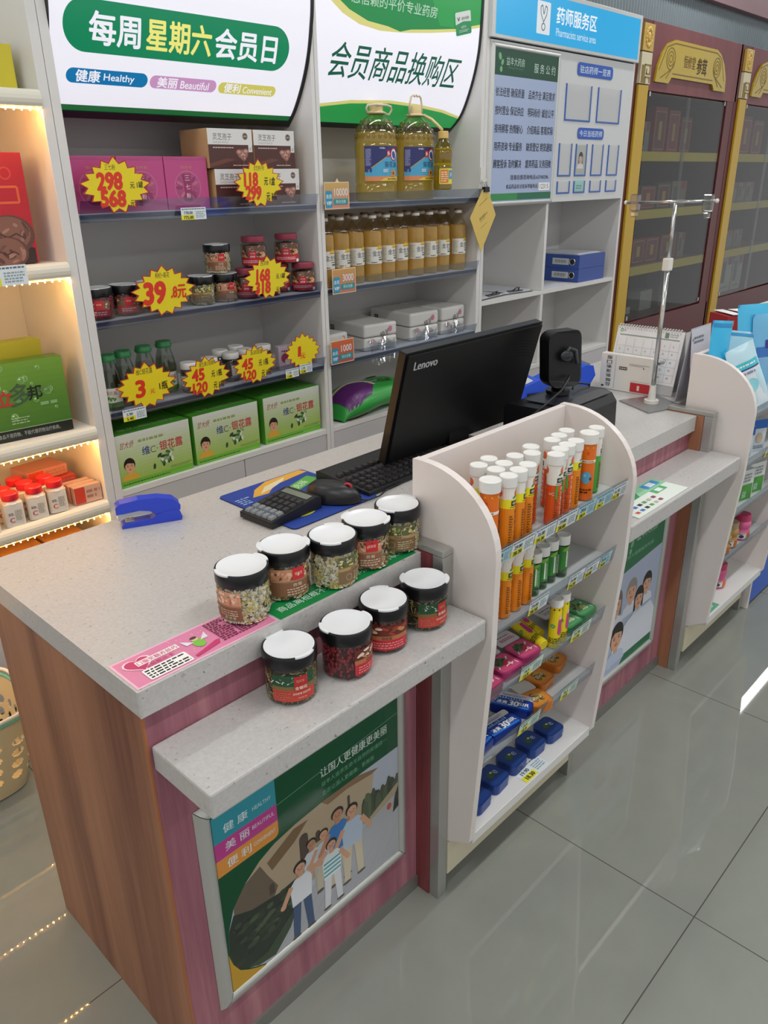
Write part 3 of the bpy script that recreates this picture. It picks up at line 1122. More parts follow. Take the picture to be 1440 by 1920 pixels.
p.text('Yifeng Pharmacy', .145, .508, .010, M('#4f8a70', .5), w=.115)
p.text('服 务 公 约', .365, .520, .036, M('#c4dccf', .5), w=.165)
NI = M('#1f2634', .5)
rows = ['依法经营 确保质量', '品类齐全 满足需求', '按时营业 保证供应', '明码标价 诚信公平', '接待顾客 热情耐心', '介绍商品 客观实际', '用药咨询 专业服务', '缺货登记 到货通知', '顾客投诉 及时解决', '废弃药品 义务回收']
for k, s in enumerate(rows):
    p.text(s, .115 + (k % 2) * .238, .418 - (k // 2) * .068, .034, NI, w=.206, bold=.008)
p.text('连锁总部咨询电话:63740296', .29, .092, .020, NI, w=.30, bold=.01)
p.text('食品药品安全投诉举报电话:', .235, .055, .018, NI, w=.25, bold=.01)
p.rect(.365, .035, .455, .068, TXTW)
p.text('12315', .41, .052, .020, NI, w=.07)
p.build('poster', t, lambda u, v, d: Vector((2.921 + u - 3.15, -.0055 - d, 1.428 + v - 1.41)))

# staff board: headings and clear name pockets
def heading(x0, x1, z0, z1, s, w, label):
    p = Print(.002)
    p.rrect(0, 0, x1 - x0, z1 - z0, .018, M('#1d56b8', .35))
    p.text(s, (x1 - x0) / 2, (z1 - z0) / 2, (z1 - z0) * .55, M('#d5e4f4', .4), w=w, bold=.012)
    o = p.build('heading_plate', None, lambda u, v, d: Vector((u, -d, v)))
    o.location = (x0, YF - .0042, z0)
    tag(o, label, 'sign')
heading(3.560, 3.885, 1.945, 2.000, '驻店药师一览表', .28, 'blue heading plate above the two large clear pockets')
heading(3.600, 3.845, 1.683, 1.732, '今日当班药师', .215, 'blue heading plate above the four portrait pockets')
PKT = M('#2a62b8', .35)
def pocket(x, z, w, h, label, group, content=None):
    t = thing('card_pocket', label, 'card pocket', (x + w / 2, YF - .0042, z), 0, group)
    q = MB()
    for a, b, c, d in ((0, .007, 0, h), (w - .007, w, 0, h), (.007, w - .007, 0, .007)):
        q.box(a - w / 2, b - w / 2, -.0035, 0, c, d, PKT)
    q.build('pocket_frame', t)
    q = MB()
    q.surf(lambda u, v: (-w / 2 + .004 + u * (w - .008), -.0045 - .006 * math.sin(PI * u) * v, .004 + v * (h - .006)), 6, 3, clear('#fafafa', .985, .05, .06))
    q.build('clear_cover', t)
    if content == 'photo':
        p = Print(.0006)
        p.rect(-w / 2 + .006, .007, w / 2 - .006, h - .006, M('#b6bdb6', .5))
        p.face(0, h * .56, .020, M('#dcb9a6', .6), HAIR, M('#e4e0de', .5), True)
        p.build('portrait_photo', t, lambda u, v, d: Vector((u, -d, v)))
    elif content == 'card':
        p = Print(.0006)
        p.rect(-w / 2 + .007, .008, w / 2 - .006, h + .004, M('#9cd2cc', .5))
        p.bars(-w / 4, h * .3, w / 4, h * .7, 2, M('#5f8f8c', .5), 2)
        p.build('name_card', t, lambda u, v, d: Vector((u, -d, v)))
pocket(3.475, 1.757, .227, .152, 'large empty clear pocket on the left under the upper blue heading', 'large pockets')
pocket(3.760, 1.757, .226, .152, 'large empty clear pocket on the right under the upper blue heading', 'large pockets')
nm = ['first', 'second', 'third', 'last']
for i, (a, b) in enumerate(((3.447, 3.561), (3.596, 3.700), (3.747, 3.856), (3.905, 4.012))):
    pocket(a, 1.520, b - a, .142, ['leftmost tall portrait pocket, empty', 'tall portrait pocket holding a photo of a person with dark hair', 'tall empty portrait pocket just right of the photo', 'rightmost tall portrait pocket, empty'][i], 'portrait pockets', 'photo' if i == 1 else None)
    pocket(a + .002, 1.444, b - a, .055, ['leftmost short name pocket, empty', 'short name pocket holding a mint green card', 'short empty name pocket just right of the green card', 'rightmost short name pocket, empty'][i], 'name pockets', 'card' if i == 1 else None)

# ------------------------------------------------------------------ lit sign boxes: bent panels whose foot swings back into the bay
FRM = M('#15171b', .35)
def bent(prof, sh=.015):
    """(z, y) profile -> fn(x, arc length, depth towards the room)"""
    zz = [a for a, b in prof]
    yy = [b + sh for a, b in prof]
    ss = [0.0]
    for i in range(1, len(zz)):
        ss.append(ss[-1] + math.hypot(zz[i] - zz[i - 1], yy[i] - yy[i - 1]))
    def at(q):
        q = min(max(q, 0.0), ss[-1])
        for i in range(1, len(ss)):
            if q <= ss[i]:
                break
        k = (q - ss[i - 1]) / (ss[i] - ss[i - 1])
        z, y = zz[i - 1] + k * (zz[i] - zz[i - 1]), yy[i - 1] + k * (yy[i] - yy[i - 1])
        tz, ty = (zz[i] - zz[i - 1]) / (ss[i] - ss[i - 1]), (yy[i] - yy[i - 1]) / (ss[i] - ss[i - 1])
        return z, y, ty, -tz          # outward normal (z, y)
    def fn(u, v, d):
        z, y, nz, ny = at(v)
        return Vector((u, y + ny * d, z + nz * d))
    return fn, ss[-1]
def refine(prof, n=5):
    out = []
    P = [prof[0]] + list(prof) + [prof[-1]]
    for i in range(1, len(P) - 2):
        p0, p1, p2, p3 = P[i - 1], P[i], P[i + 1], P[i + 2]
        for k in range(n):
            t = k / n
            out.append(tuple(.5 * (2 * p1[j] + (p2[j] - p0[j]) * t + (2 * p0[j] - 5 * p1[j] + 4 * p2[j] - p3[j]) * t * t + (3 * p1[j] - p0[j] - 3 * p2[j] + p3[j]) * t ** 3) for j in (0, 1)))
    out.append(prof[-1])
    return out
def lightbox(name, label, x0, x1, prof, printer, cat='illuminated sign'):
    t = thing(name, label, cat, ((x0 + x1) / 2, 2.25, prof[0][0]))
    prof = refine(prof)
    fn, L = bent(prof)
    org = Vector(t.location)
    q = MB()
    n = 44
    for a, b, c, d in ((x0, x1, -.001, .022), (x0, x0 + .0012, .022, L), (x1 - .012, x1, .022, L)):
        vs, fs = [], []
        for i in range(n + 1):
            v = c + (d - c) * i / n
            for dd in (-.030, .004):
                vs += [fn(a, v, dd), fn(b, v, dd)]
        for i in range(n):
            k, m = 4 * i, 4 * i + 4
            fs += [(k + 2, k + 3, m + 3, m + 2), (k, m, m + 1, k + 1), (k, k + 2, m + 2, m), (k + 1, m + 1, m + 3, k + 3)]
        fs += [(0, 1, 3, 2), (4 * n, 4 * n + 2, 4 * n + 3, 4 * n + 1)]
        q.add(vs, fs, FRM)
    q.surf(lambda u, v: fn(x0 + u * (x1 - x0), v * L, -.030), 2, n, FRM)
    q.build('sign_frame', t, world=True)
    p = Print()
    printer(p, x0 + .0012, x1 - .012, L)
    p.build('sign_face', t, lambda u, v, d: fn(u, v, d) - org, cuty=.012)
SW = lit('#f2f1fb', .80)
def sg(c, e=.5): return lit(c, e)
def sign1(p, a, b, L):
    p.rect(a, .022, b, L, SW)
    p.rect(a, .022, b, .040, sg('#1f8a4a', .35))
    def rr(x0, z0, x1, z1, m):
        p.rrect(x0, z0, x1, z1, (z1 - z0) / 2 * .999, m, 10)
    rr(1.105, .181, 1.848, .304, sg('#0a9a68', .5))
    p.text('每周', 1.2515, .240, .076, SW, w=.147, bold=.022)
    p.text('星期六', 1.450, .240, .076, sg('#f4ee80', .75), w=.210, bold=.022)
    p.text('会员日', 1.684, .240, .076, SW, w=.228, bold=.022)
    rr(1.118, .102, 1.360, .141, sg('#0a84c4', .55))
    p.text('健康', 1.180, .122, .031, SW, w=.070, bold=.02)
    p.text('Healthy', 1.272, .120, .024, SW, w=.092, bold=.01)
    rr(1.367, .103, 1.594, .139, sg('#e3a9dc', .55))
    p.text('美丽', 1.425, .121, .029, SW, w=.066, bold=.02)
    p.text('Beautiful', 1.518, .119, .022, SW, w=.098, bold=.008)
    rr(1.602, .103, 1.824, .136, sg('#e4dc6a', .6))
    p.text('便利', 1.654, .120, .027, SW, w=.060, bold=.02)
    p.text('Convenient', 1.752, .118, .020, SW, w=.115, bold=.008)
PR1 = [(1.694, 2.282), (1.745, 2.235), (1.821, 2.188), (1.897, 2.156), (1.969, 2.138), (2.039, 2.127), (2.22, 2.116)]
lightbox('light_box', 'lit white sign box reading every Saturday member day', 1.0675, 1.9345, PR1, sign1)
def sign2(p, a, b, L):
    p.rect(a, .015, b, L, SW)
    YL, G1, G2 = sg('#e8e28a', .6), sg('#1f9a52', .5), sg('#2fae58', .5)
    tw = [(a, .52), (a, .455), (2.03, .415), (2.10, .376), (2.18, .352), (2.28, .343), (2.36, .346), (2.42, .350), (2.55, .362), (2.70, .380), (b, .408), (b, .52)]
    p.poly(tw, YL)
    p.poly([(a, .52), (a + .02, .49), (2.06, .425), (2.13, .390), (2.22, .366), (2.32, .360), (2.385, .350), (2.44, .362), (2.56, .374), (2.70, .390), (b, .418), (b, .52)], G1)
    p.poly([(b, .52), (2.62, .52), (2.55, .47), (2.60, .39), (2.72, .393), (b, .419)], G2)
    p.poly([(a, .015), (b, .015), (b, .083), (2.72, .106), (2.56, .120), (2.40, .126), (2.2, .117), (a, .086)], YL)
    p.poly([(a, .015), (b, .015), (b, .073), (2.72, .095), (2.56, .109), (2.40, .115), (2.2, .105), (a, .074)], G2)
    p.text('会员商品换购区', 2.405, .241, .108, sg('#0b7a5c', .3), w=.685, bold=.006, shear=.20)
    p.text('您信赖的平价专业药房', 2.36, .428, .036, sg('#bfe2c8', .6), w=.44, bold=.008, shear=.1)
PR2 = [(1.702, 2.324), (1.762, 2.257), (1.866, 2.206), (1.975, 2.175), (2.083, 2.164), (2.154, 2.160), (2.22, 2.157)]
lightbox('light_box', 'lit white sign box reading member goods redemption area', 1.9700, 2.8545, PR2, sign2)
# member card stuck on the second sign
fn2, _L = bent(refine(PR2))
p = Print(.0030)
cw = .048
p.rrect(-.047, -.038, .047, .038, .006, M('#dfe6e2', .35))
p.rrect(-.047, -.038, .047, -.004, .006, M('#2f9a62', .35))
p.poly([(-.047, -.006), (.047, -.006), (.047, .002), (0, .006), (-.047, -.002)], M('#2f9a62', .35))
p.line([(-.035, .022), (-.028, .010), (-.021, .022)], .003, INK)
p.text('益丰大药房', .012, .016, .010, INK, w=.045)
p.text('会员卡', .0, -.012, .010, TXTW, w=.03)
p.bars(-.03, -.030, .03, -.020, 2, M('#bcdcc8', .5), 4)
cs, sn = math.cos(.22), math.sin(.22)
o = p.build('member_card', None, lambda u, v, d: fn2(2.735 + u * cs - v * sn, .412 + u * sn + v * cs, d) - Vector((2.735, 2.17, 2.1)), cuty=.02)
o.location = (2.735, 2.17, 2.1)
tag(o, 'small white and green member card stuck on the redemption sign', 'card')

# ------------------------------------------------------------------ warm-lit cabinet at the left
t = thing('shelf_cabinet', 'warm lit white shelf cabinet at the left with strip lights', 'shelf cabinet', (.53, 2.35, 0))
for a, b in ((.04, .065), (1.014, 1.0405)):
    q = MB()
    q.box(a, b, YF, 2.54, 0, 2.235, LAM)
    q.build('side_panel', t, world=True, bevel=.001)
q = MB()
q.box(.0655, 1.0135, 2.528, 2.54, 0, 2.235, LAM)
q.build('back_panel', t, world=True)
q = MB()
q.box(.0655, 1.0135, YF + .01, 2.5275, .36, .38, LAM)
q.build('base_board', t, world=True)
q = MB()
q.box(.0655, 1.0135, YF + .004, YF + .02, .06, .358, M('#c3c2c4', .4))
q.build('base_door', t, world=True)
RAIL = M('#d9d6c8', .3)
LEDM = lit('#ffb85a', 1700.0)
for z in (.622, .858, 1.325, 1.742):
    q = MB()
    q.box(.0656, 1.0134, YF + .006, 2.5274, z - .022, z - .002, LAM)
    q.build('shelf', t, world=True)
    q = MB()
    prof = [(YF + .006, z + .002)] + [(YF + .004 - .016 * math.sin(PI * i / 8), z - .021 + .023 * math.cos(PI * i / 8)) for i in range(9)] + [(YF + .006, z - .044)]
    q.prism(prof, YZ, .066, 1.013, RAIL, smooth=False)
    r_ = q.build('shelf_rail', t, world=True)
    q = MB()
    for i in range(46):
        q.ball((.080 + i * .0205, YF - .001, z - .0462), .0014, .0014, .0012, LEDM, 5, 3)
    q.build('led_strip', t, world=True)

# ------------------------------------------------------------------ red and gold cabinets
GOLD = M('#c09c28', .35, .1)
GOLD2 = M('#cfae5a', .35, .35)
GEDGE = M('#d8bc30', .4)
PLAQ = M('#b49a18', .25, 0, 0, .5, .3)
DRED = M('#5d2426', .4)
DARKIN = M('#33201e', .6)
GLASS = clear('#e6eae8', .93, .015, .02)
def redcab(x0, label):
    t = thing('red_cabinet', label, 'display cabinet', (x0 + .66, 2.35, 0))
    W = 1.325
    q = MB()
    for a, b in ((x0, x0 + .02), (x0 + W - .02, x0 + W)):
        q.box(a, b, YF + .002, 2.54, 0, 2.236, DRED)
    q.box(x0 + .02, x0 + W - .02, 2.52, 2.54, 0, 2.236, DARKIN)
    q.box(x0 + .02, x0 + W - .02, YF + .03, 2.52, 2.2, 2.236, DRED)
    q.box(x0 + .02, x0 + W - .02, YF + .03, 2.52, 1.918, 1.925, DRED)
    q.build('carcass', t, world=True)
    q = MB()
    q.box(x0 + .02, x0 + .152, YF + .004, YF + .03, 0, 2.236, DRED)
    q.build('stile', t, world=True)
    q = MB()
    q.box(x0 + .032, x0 + .138, YF - .012, YF + .0035, 0, 1.945, GOLD)
    g = q.build('gold_pillar', t, world=True, bevel=.003)
    # carved blocks on top of the pillar
    q = MB()
    q.box(x0 + .030, x0 + .140, YF - .016, YF + .0035, 2.095, 2.215, GOLD2)
    for i in range(14):
        a = 2 * PI * i / 14
        q.ball((x0 + .085 + .028 * math.cos(a), YF - .016, 2.155 + .038 * math.sin(a)), .010, .005, .012, GOLD2, 8, 5)
    q.ball((x0 + .085, YF - .016, 2.155), .016, .007, .022, GOLD2, 10, 6)
    q.build('carved_block', t, world=True, bevel=.002)
    q = MB()
    q.box(x0 + .030, x0 + .140, YF - .014, YF + .0035, 1.95, 2.09, M('#d8cfae', .35, .2))
    GR = M('#8a7434', .4)
    for pts in ([(.045, 2.03), (.045, 1.955)], [(.058, 2.03), (.058, 1.955)], [(.072, 1.955), (.072, 2.035), (.128, 2.035), (.128, 1.995), (.092, 1.995), (.092, 2.015)], [(.085, 1.955), (.085, 1.98), (.128, 1.98), (.128, 1.958)]):
        for (a, b), (c, d) in zip(pts, pts[1:]):
            q.box(x0 + min(a, c) - .003, x0 + max(a, c) + .003, YF - .0165, YF - .0142, min(b, d) - .003, max(b, d) + .003, GR)
    q.build('fret_block', t, world=True)
    q = MB()
    q.box(x0 + .1525, x0 + W - .001, YF + .002, YF + .03, 1.925, 2.236, ROSEWOOD)
    q.build('fascia', t, world=True, bevel=.001)
    # yellow scroll plaque
    ux = x0 + .205
    pts = [(0, .0), (.155, .0), (.185, .030), (.715, .030), (.745, .0), (.905, .0), (.895, .07), (.85, .14), (.79, .185), (.73, .205), (.19, .205), (.115, .185), (.05, .13), (.015, .07)]
    q = MB()
    q.prism([(ux + a, 1.968 + b) for a, b in pts], XZ, YF - .010, YF + .0015, PLAQ)
    pl = q.build('plaque', t, world=True, bevel=.003)
    p = Print()
    LN = M('#7a5c10', .4)
    sc = [(a * .955 + .02, b * .9 + .012) for a, b in pts]
    p.line([(.03, .055), (.10, .165), (.19, .188), (.73, .188), (.80, .165), (.87, .055)], .006, LN)
    p.line([(.19, .048), (.71, .048)], .006, LN)
    for s, c in ((1, .155), (-1, .75)):
        for k in range(3):
            p.ring(c, .115, .014 + k * .017, .019 + k * .017, LN, 18)
        p.line([(c - s * .10, .02), (c + s * .02, .07), (c + s * .05, .11)], .005, LN)
        p.line([(c - s * .04, .02), (c + s * .02, .07)], .005, LN)
    p.text('恒修堂', .385, .115, .060, M('#6a4210', .5), w=.145, bold=-.004)
    p.text('参茸', .545, .105, .080, M('#3a2010', .5), w=.13, bold=.01)
    org = Vector(t.location)
    p.build('plaque_lettering', t, lambda u, v, d: Vector((ux + u, YF - .0102 - d, 1.968 + v)) - org)
    for z in (1.59, 1.29, .987):
        q = MB()
        q.box(x0 + .021, x0 + W - .021, YF + .03, 2.519, z + .02, z + .042, M('#8a6a5a', .5))
        q.box(x0 + .1525, x0 + W - .021, YF + .018, YF + .0298, z, z + .048, GEDGE)
        q.build('shelf', t, world=True)
    q = MB()
    q.box(x0 + .1525, x0 + W - .001, YF + .002, YF + .03, .0, .725, DRED)
    q.box(x0 + .021, x0 + W - .021, YF + .03, 2.519, .70, .725, DRED)
    q.build('base_panel', t, world=True, bevel=.001)
    for a, b in ((x0 + .175, x0 + .695), (x0 + .67, x0 + 1.195)):
        k = 0 if a < x0 + .3 else .0065
        q = MB()
        q.box(a, b, YF + .004 + k, YF + .0088 + k, .735, 1.918, GLASS)
        d = q.build('glass_door', t, world=True)
        q = MB()
        for zz in (.742, 1.90):
            xx = a + .004 if k == 0 else b - .020
            q.box(xx, xx + .016, YF + .0005 + k, YF + .0038 + k, zz, zz + .022, M('#b9bcb8', .35, .5))
        h = q.build('door_clip', t, world=True)
    q = MB()
    q.box(x0 + 1.20, x0 + W - .001, YF + .004, YF + .03, .725, 1.925, DRED)
    q.build('stile', t, world=True)
    return t
redcab(4.115, 'red and gold cabinet with glass doors nearest the white cabinets')
redcab(5.442, 'red and gold cabinet with glass doors at the far right')

# ================================================================== JARS OF DRIED FLOWERS
JAR = clear('#f3f4f1', .95, .06, .05)
LIDW = M('#e4e7ea', .25)
LIDB = M('#0f1013', .28)
def jar_body_mesh(t):
    q = MB()
    q.lathe([(.0, .0015), (.036, .0015), (.0405, .004), (.0418, .009), (.0418, .060), (.0405, .066), (.0388, .069)], JAR, 40)
    q.build('jar_body', t)
def jar_lid(t):
    q = MB()
    pr = [(.0385, .0665), (.0432, .0665), (.0437, .068), (.0437, .0868), (.0428, .0886), (.0412, .0888), (.0406, .0875), (.0402, .084), (.0, .084)]
    q.lathe(pr, LIDB, 44)
    l = q.build('lid', t)
    q = MB()
    # shallow white dish with two small pull ears
    q.lathe([(.0, .0852), (.014, .0854), (.026, .0864), (.034, .0880), (.0385, .0897), (.0398, .0899), (.0402, .0890)], LIDW, 44)
    for a in (0, PI):
        arc = [math.radians(-24 + 48 * i / 10) for i in range(11)]
        pts = [(.0392 * math.cos(b), .0392 * math.sin(b)) for b in arc][::-1] + [((.0432 + .0022 * math.cos(b * 3.2)) * math.cos(b), (.0432 + .0022 * math.cos(b * 3.2)) * math.sin(b)) for b in arc]
        q.prism([(x * math.cos(a) - y * math.sin(a), x * math.sin(a) + y * math.cos(a)) for x, y in pts], XY, .0875, .0902, LIDW)
    q.build('lid_insert', l)
def contents(t, kind, seed):
    rnd = random.Random(seed)
    q = MB()
    core = {'mum': '#8a7c58', 'mix': '#6a5240', 'twig': '#4a4228', 'berry': '#4a1c1e', 'darkberry': '#4f1f1c'}[kind]
    q.lathe([(0, .003), (.035, .003), (.0365, .006), (.0365, .058), (.030, .062), (0, .063)], M(core, .8), 20)
    def spot():
        a = rnd.uniform(0, 2 * PI)
        z = rnd.uniform(.004, .061)
        return a, z
    if kind in ('mum', 'mix'):
        P = ['#efe6c4', '#e6dab0', '#f2ecd6', '#dccb95'] if kind == 'mum' else ['#e0d2ae', '#a08060', '#ebe0c4', '#8a6a50', '#cdb488']
        ctr = ['#c9b24a', '#8f8a72', '#d8c060'] if kind == 'mum' else ['#7a5a2e', '#c9a44a']
        for i in range(210):
            a, z = spot()
            n = Vector((math.cos(a), math.sin(a), rnd.uniform(-.4, .4))).normalized()
            o = Vector((.0385 * math.cos(a), .0385 * math.sin(a), z))
            u = n.cross(Vector((0, 0, 1))).normalized()
            v = u.cross(n)
            big = i >= 170 and kind == 'mum'
            R = rnd.uniform(.0105, .0145) if big else rnd.uniform(.006, .0105)
            if big:
                o = Vector((.0398 * math.cos(a), .0398 * math.sin(a), min(max(z, .014), .054)))
            m = M('#f1ead6' if big else rnd.choice(P), .8)
            k = 15 if big else rnd.randint(8, 11)
            vs, fs = [], []
            for j in range(k):
                b = 2 * PI * j / k + rnd.uniform(-.2, .2)
                w = .2 if big else .36
                r = R * rnd.uniform(.7, 1.1)
                b0 = len(vs)
                vs += [o + (u * math.cos(b) + v * math.sin(b)) * R * .2,
                       o + (u * math.cos(b - w) + v * math.sin(b - w)) * r * .75 + n * rnd.uniform(-.0005, .0008),
                       o + (u * math.cos(b) + v * math.sin(b)) * r + n * rnd.uniform(-.001, .0012),
                       o + (u * math.cos(b + w) + v * math.sin(b + w)) * r * .75]
                fs.append((b0, b0 + 1, b0 + 2, b0 + 3))
            for w in range(len(vs)):                       # keep petals inside the jar wall
                h = math.hypot(vs[w].x, vs[w].y)
                if h > .0408:
                    vs[w] = Vector((vs[w].x * .0408 / h, vs[w].y * .0408 / h, vs[w].z))
                vs[w].z = min(max(vs[w].z, .0025), .066)
            q.add(vs, fs, m)
            q.ball(o + n * .0006, R * .28, R * .28, R * .28, M('#9a947c' if big else rnd.choice(ctr), .8), 6, 4)
    elif kind == 'twig':
        P = ['#8a7a48', '#6f6236', '#a89a64', '#59502e', '#b5a878']
        for i in range(330):
            a, z = spot()
            o = Vector((.0385 * math.cos(a), .0385 * math.sin(a), z))
            u = Vector((-math.sin(a), math.cos(a), 0))
            b = rnd.uniform(0, PI)
            L = rnd.uniform(.004, .008)
            d = u * math.cos(b) + Vector((0, 0, 1)) * math.sin(b)
            pts = [o - d * L, o + Vector((math.cos(a), math.sin(a), 0)) * .0012, o + d * L]
            pts = [Vector((p.x, p.y, min(max(p.z, .003), .064))) for p in pts]
            pts = [Vector((p.x * min(1, .0398 / math.hypot(p.x, p.y)), p.y * min(1, .0398 / math.hypot(p.x, p.y)), p.z)) for p in pts]
            q.tube(pts, [.0006, .0009, .0012], M(rnd.choice(P), .8), 5)
    else:
        P = ['#8a2030', '#a02838', '#7a1a2a', '#94303c'] if kind == 'berry' else ['#6a2420', '#8a3a2c', '#a0522c', '#7a1e1e']
        for i in range(320):
            a, z = spot()
            q.ball((.0370 * math.cos(a), .0370 * math.sin(a), z), rnd.uniform(.0025, .0036), rnd.uniform(.0025, .0036), rnd.uniform(.0025, .005), M(rnd.choice(P), .65), 7, 5)
    o = q.build('dried_flowers' if kind in ('mum', 'mix', 'twig') else 'dried_berries', t)
    tag(o, kind='stuff')
    return o
LB = .0420
def jar_label(t, style, ang, seed):
    p = Print(.0002)
    rnd = random.Random(seed)
    z0, z1 = .010, .060
    BR, BR2 = M('#8a5c42', .55), M('#a9805c', .55)
    RDL = M('#c23a3a', .5)
    if style == 'plain':                # the wordless end of the peach label
        p.rect(-.034, z0, .034, .034, BR)
        p.rect(-.034, .034, .034, .037, BR2)
        p.rect(-.034, .037, .034, z1, M('#d39a7a', .55))
        for k in range(46):
            p.ell(rnd.uniform(-.031, .031), rnd.uniform(.040, .057), rnd.uniform(.002, .0042), rnd.uniform(.0015, .003), M(rnd.choice(['#e4ac8a', '#b9785c', '#d89a7c', '#e8c0a0', '#f0cdb4']), .55), 9, rnd.random() * 3)
        p.bars(-.004, .018, .028, .030, 3, M('#c9a88c', .5), seed)
    elif style == 'peach':                # petal photo over brown band, red brand square
        p.rect(-.034, z0, .034, .036, BR)
        p.rect(-.034, .036, .034, .040, BR2)
        p.rect(-.034, .040, .034, z1, M('#c98d6c', .55))
        for k in range(46):
            p.ell(rnd.uniform(-.031, .031), rnd.uniform(.043, .057), rnd.uniform(.002, .0042), rnd.uniform(.0015, .003), M(rnd.choice(['#e0a684', '#7a4a38', '#d89a7c', '#e8c0a0', '#5a382c']), .55), 9, rnd.random() * 3)
        p.rect(.004, .040, .026, .062, M('#c8242e', .45))
        p.text('恒修堂', .015, .051, .0055, M('#e8c9b0', .5), w=.014)
        p.text('贡菊', .012, .031, .0062, M('#e4d2bc', .5), w=.016)
        p.bars(-.006, .012, .030, .026, 3, M('#cbb198', .5), seed)
        p.line([(-.03, .038), (.0, .041)], .0006, M('#e8cfa8', .5))
    elif style == 'olive':
        p.rect(-.034, z0, .034, .034, M('#7d6444', .55))
        p.rect(-.034, .034, .034, .040, M('#b08e5c', .55))
        p.rect(-.034, .040, .034, z1, M('#5d6440', .55))
        for k in range(30):
            p.ell(rnd.uniform(-.031, .031), rnd.uniform(.043, .057), rnd.uniform(.002, .004), rnd.uniform(.0015, .003), M(rnd.choice(['#8a9a4a', '#d8c23a', '#c8b890', '#4a522e', '#e4d4a4']), .55), 9)
        p.ring(.012, .047, .0095, .0102, M('#d8b878', .5))
        p.text('恒修堂', -.004, .037, .004, M('#3a2a1a', .5), w=.013)
        p.ring(-.015, .022, .0055, .0062, M('#c8b088', .5))
        p.bars(-.004, .013, .028, .030, 4, M('#bda67e', .5), seed)
    elif style == 'honey':              # green vine picture, red band, brand square
        p.rect(-.036, .010, .036, .031, M('#bf4236', .5))
        p.rect(-.036, .031, .036, .038, M('#7a6434', .5))
        p.rect(-.036, .038, .036, .058, M('#1e4a2e', .5))
        for k in range(34):
            x, y = rnd.uniform(-.033, .033), rnd.uniform(.041, .056)
            p.line([(x, y), (x + rnd.uniform(-.006, .006), y + rnd.uniform(-.006, .004))], rnd.uniform(.0008, .0018), M(rnd.choice(['#cfe0d4', '#8fb89a', '#2f7a44', '#163a22', '#e4ece4']), .5))
        p.rect(.0, .030, .022, .056, M('#b5252c', .5))
        p.text('恒修堂', .010, .047, .0052, M('#d89a6c', .5), w=.013)
        p.text('金银花', .011, .0345, .0062, M('#efe2c8', .5), w=.020, bold=.02)
        p.text('清热解毒 疏散风热', .012, .0245, .0042, M('#efd8c4', .5), w=.030)
        p.text('净含量 30g', .012, .0165, .003, M('#e8c4b0', .5), w=.014)
        p.bars(-.032, .014, -.006, .028, 4, M('#cf6a58', .5), seed)
    elif style == 'goji':
        p.rect(-.036, .010, .036, .030, M('#c52a3a', .5))
        p.rect(-.036, .030, .036, .038, M('#b5724a', .5))
        p.rect(-.036, .038, .036, .058, M('#6a2a20', .5))
        for k in range(14):
            p.ell(rnd.uniform(-.032, .032), rnd.uniform(.042, .054), .007, .0025, M(rnd.choice(['#e8d8c4', '#a83a2a', '#8a4a30', '#c98a5a']), .5), 10, rnd.uniform(-.6, .6))
        p.text('恒修堂', -.006, .034, .0058, M('#3a1a10', .5), w=.018)
        p.bars(-.030, .013, .026, .027, 3, M('#ea8a88', .5), seed)
    else:                               # plain red label of the shelf jars
        p.rect(-.034, .010, .034, .030, M('#c42a3a', .5))
        p.rect(-.034, .030, .034, .054, M('#7a5c46', .5))
        for k in range(18):
            p.ell(rnd.uniform(-.031, .031), rnd.uniform(.033, .052), .003, .0022, M(rnd.choice(['#d8c4a0', '#5a3a2c', '#b08a68']), .5), 8)
        p.rect(-.010, .032, .014, .056, M('#c8242e', .5))
        p.text('恒修堂', .002, .045, .005, M('#ecd2bc', .5), w=.014)
        p.bars(-.02, .014, .022, .026, 2, M('#f0c4c0', .5), seed)
    p.build('label', t, wrap(LB, ang), cut=.006)
JN = {}
def make_jar(label, x, y, z, kind, style, rz, ang, group, seed):
    t = thing('herb_jar', label, 'jar', (x, y, z), rz, group)
    if 'base' in JN:
        for n in ('jar_body', 'lid'):
            for ch in JN['base'].children:
                if ch.name.split('.')[0] == n:
                    c = ch.copy(); COL.objects.link(c); c.parent = t
                    if n == 'lid': c.rotation_euler = (0, 0, seed * 1.3)
                    for g in ch.children:
                        d = g.copy(); COL.objects.link(d); d.parent = c
    else:
        jar_body_mesh(t); jar_lid(t); JN['base'] = t
    if kind in JN:
        c = JN[kind].copy(); COL.objects.link(c); c.parent = t; c.rotation_euler = (0, 0, seed)
    else:
        JN[kind] = contents(t, kind, seed)
    jar_label(t, style, math.atan2(-y, -x) + ang - rz, seed)
    return t
A0 = math.radians(225)
ZW, ZL = .8706, .7653
gw, gl_ = 'herb jars on the worktop', 'herb jars on the ledge'
make_jar('jar of cream chrysanthemums nearest the worktop corner, brown label turned left', .638, .935, ZW + .0004, 'mum', 'plain', 0, -.96, gw, 1)
make_jar('second herb jar on the worktop, brown label with red square turned right', .733, .946, ZW + .0004, 'mix', 'peach', 0, .17, gw, 2)
make_jar('middle chrysanthemum jar of the worktop row with an olive label', .8155, .914, ZW + .0004, 'mum', 'olive', 0, 1.0, gw, 3)
make_jar('fourth herb jar on the worktop with red square on brown label', .903, .920, ZW + .0004, 'mix', 'peach', 0, -.12, gw, 4)
make_jar('herb jar on the worktop beside the rack with brown and olive label', .9905, .923, ZW + .0004, 'mum', 'olive', 0, .1, gw, 5)
make_jar('honeysuckle jar with green and red label nearest the ledge front corner', .642, .833, ZL, 'twig', 'honey', 0, .08, gl_, 6)
make_jar('jar of dark red berries on the ledge, label turned right', .748, .815, ZL, 'berry', 'goji', 0, 1.15, gl_, 7)
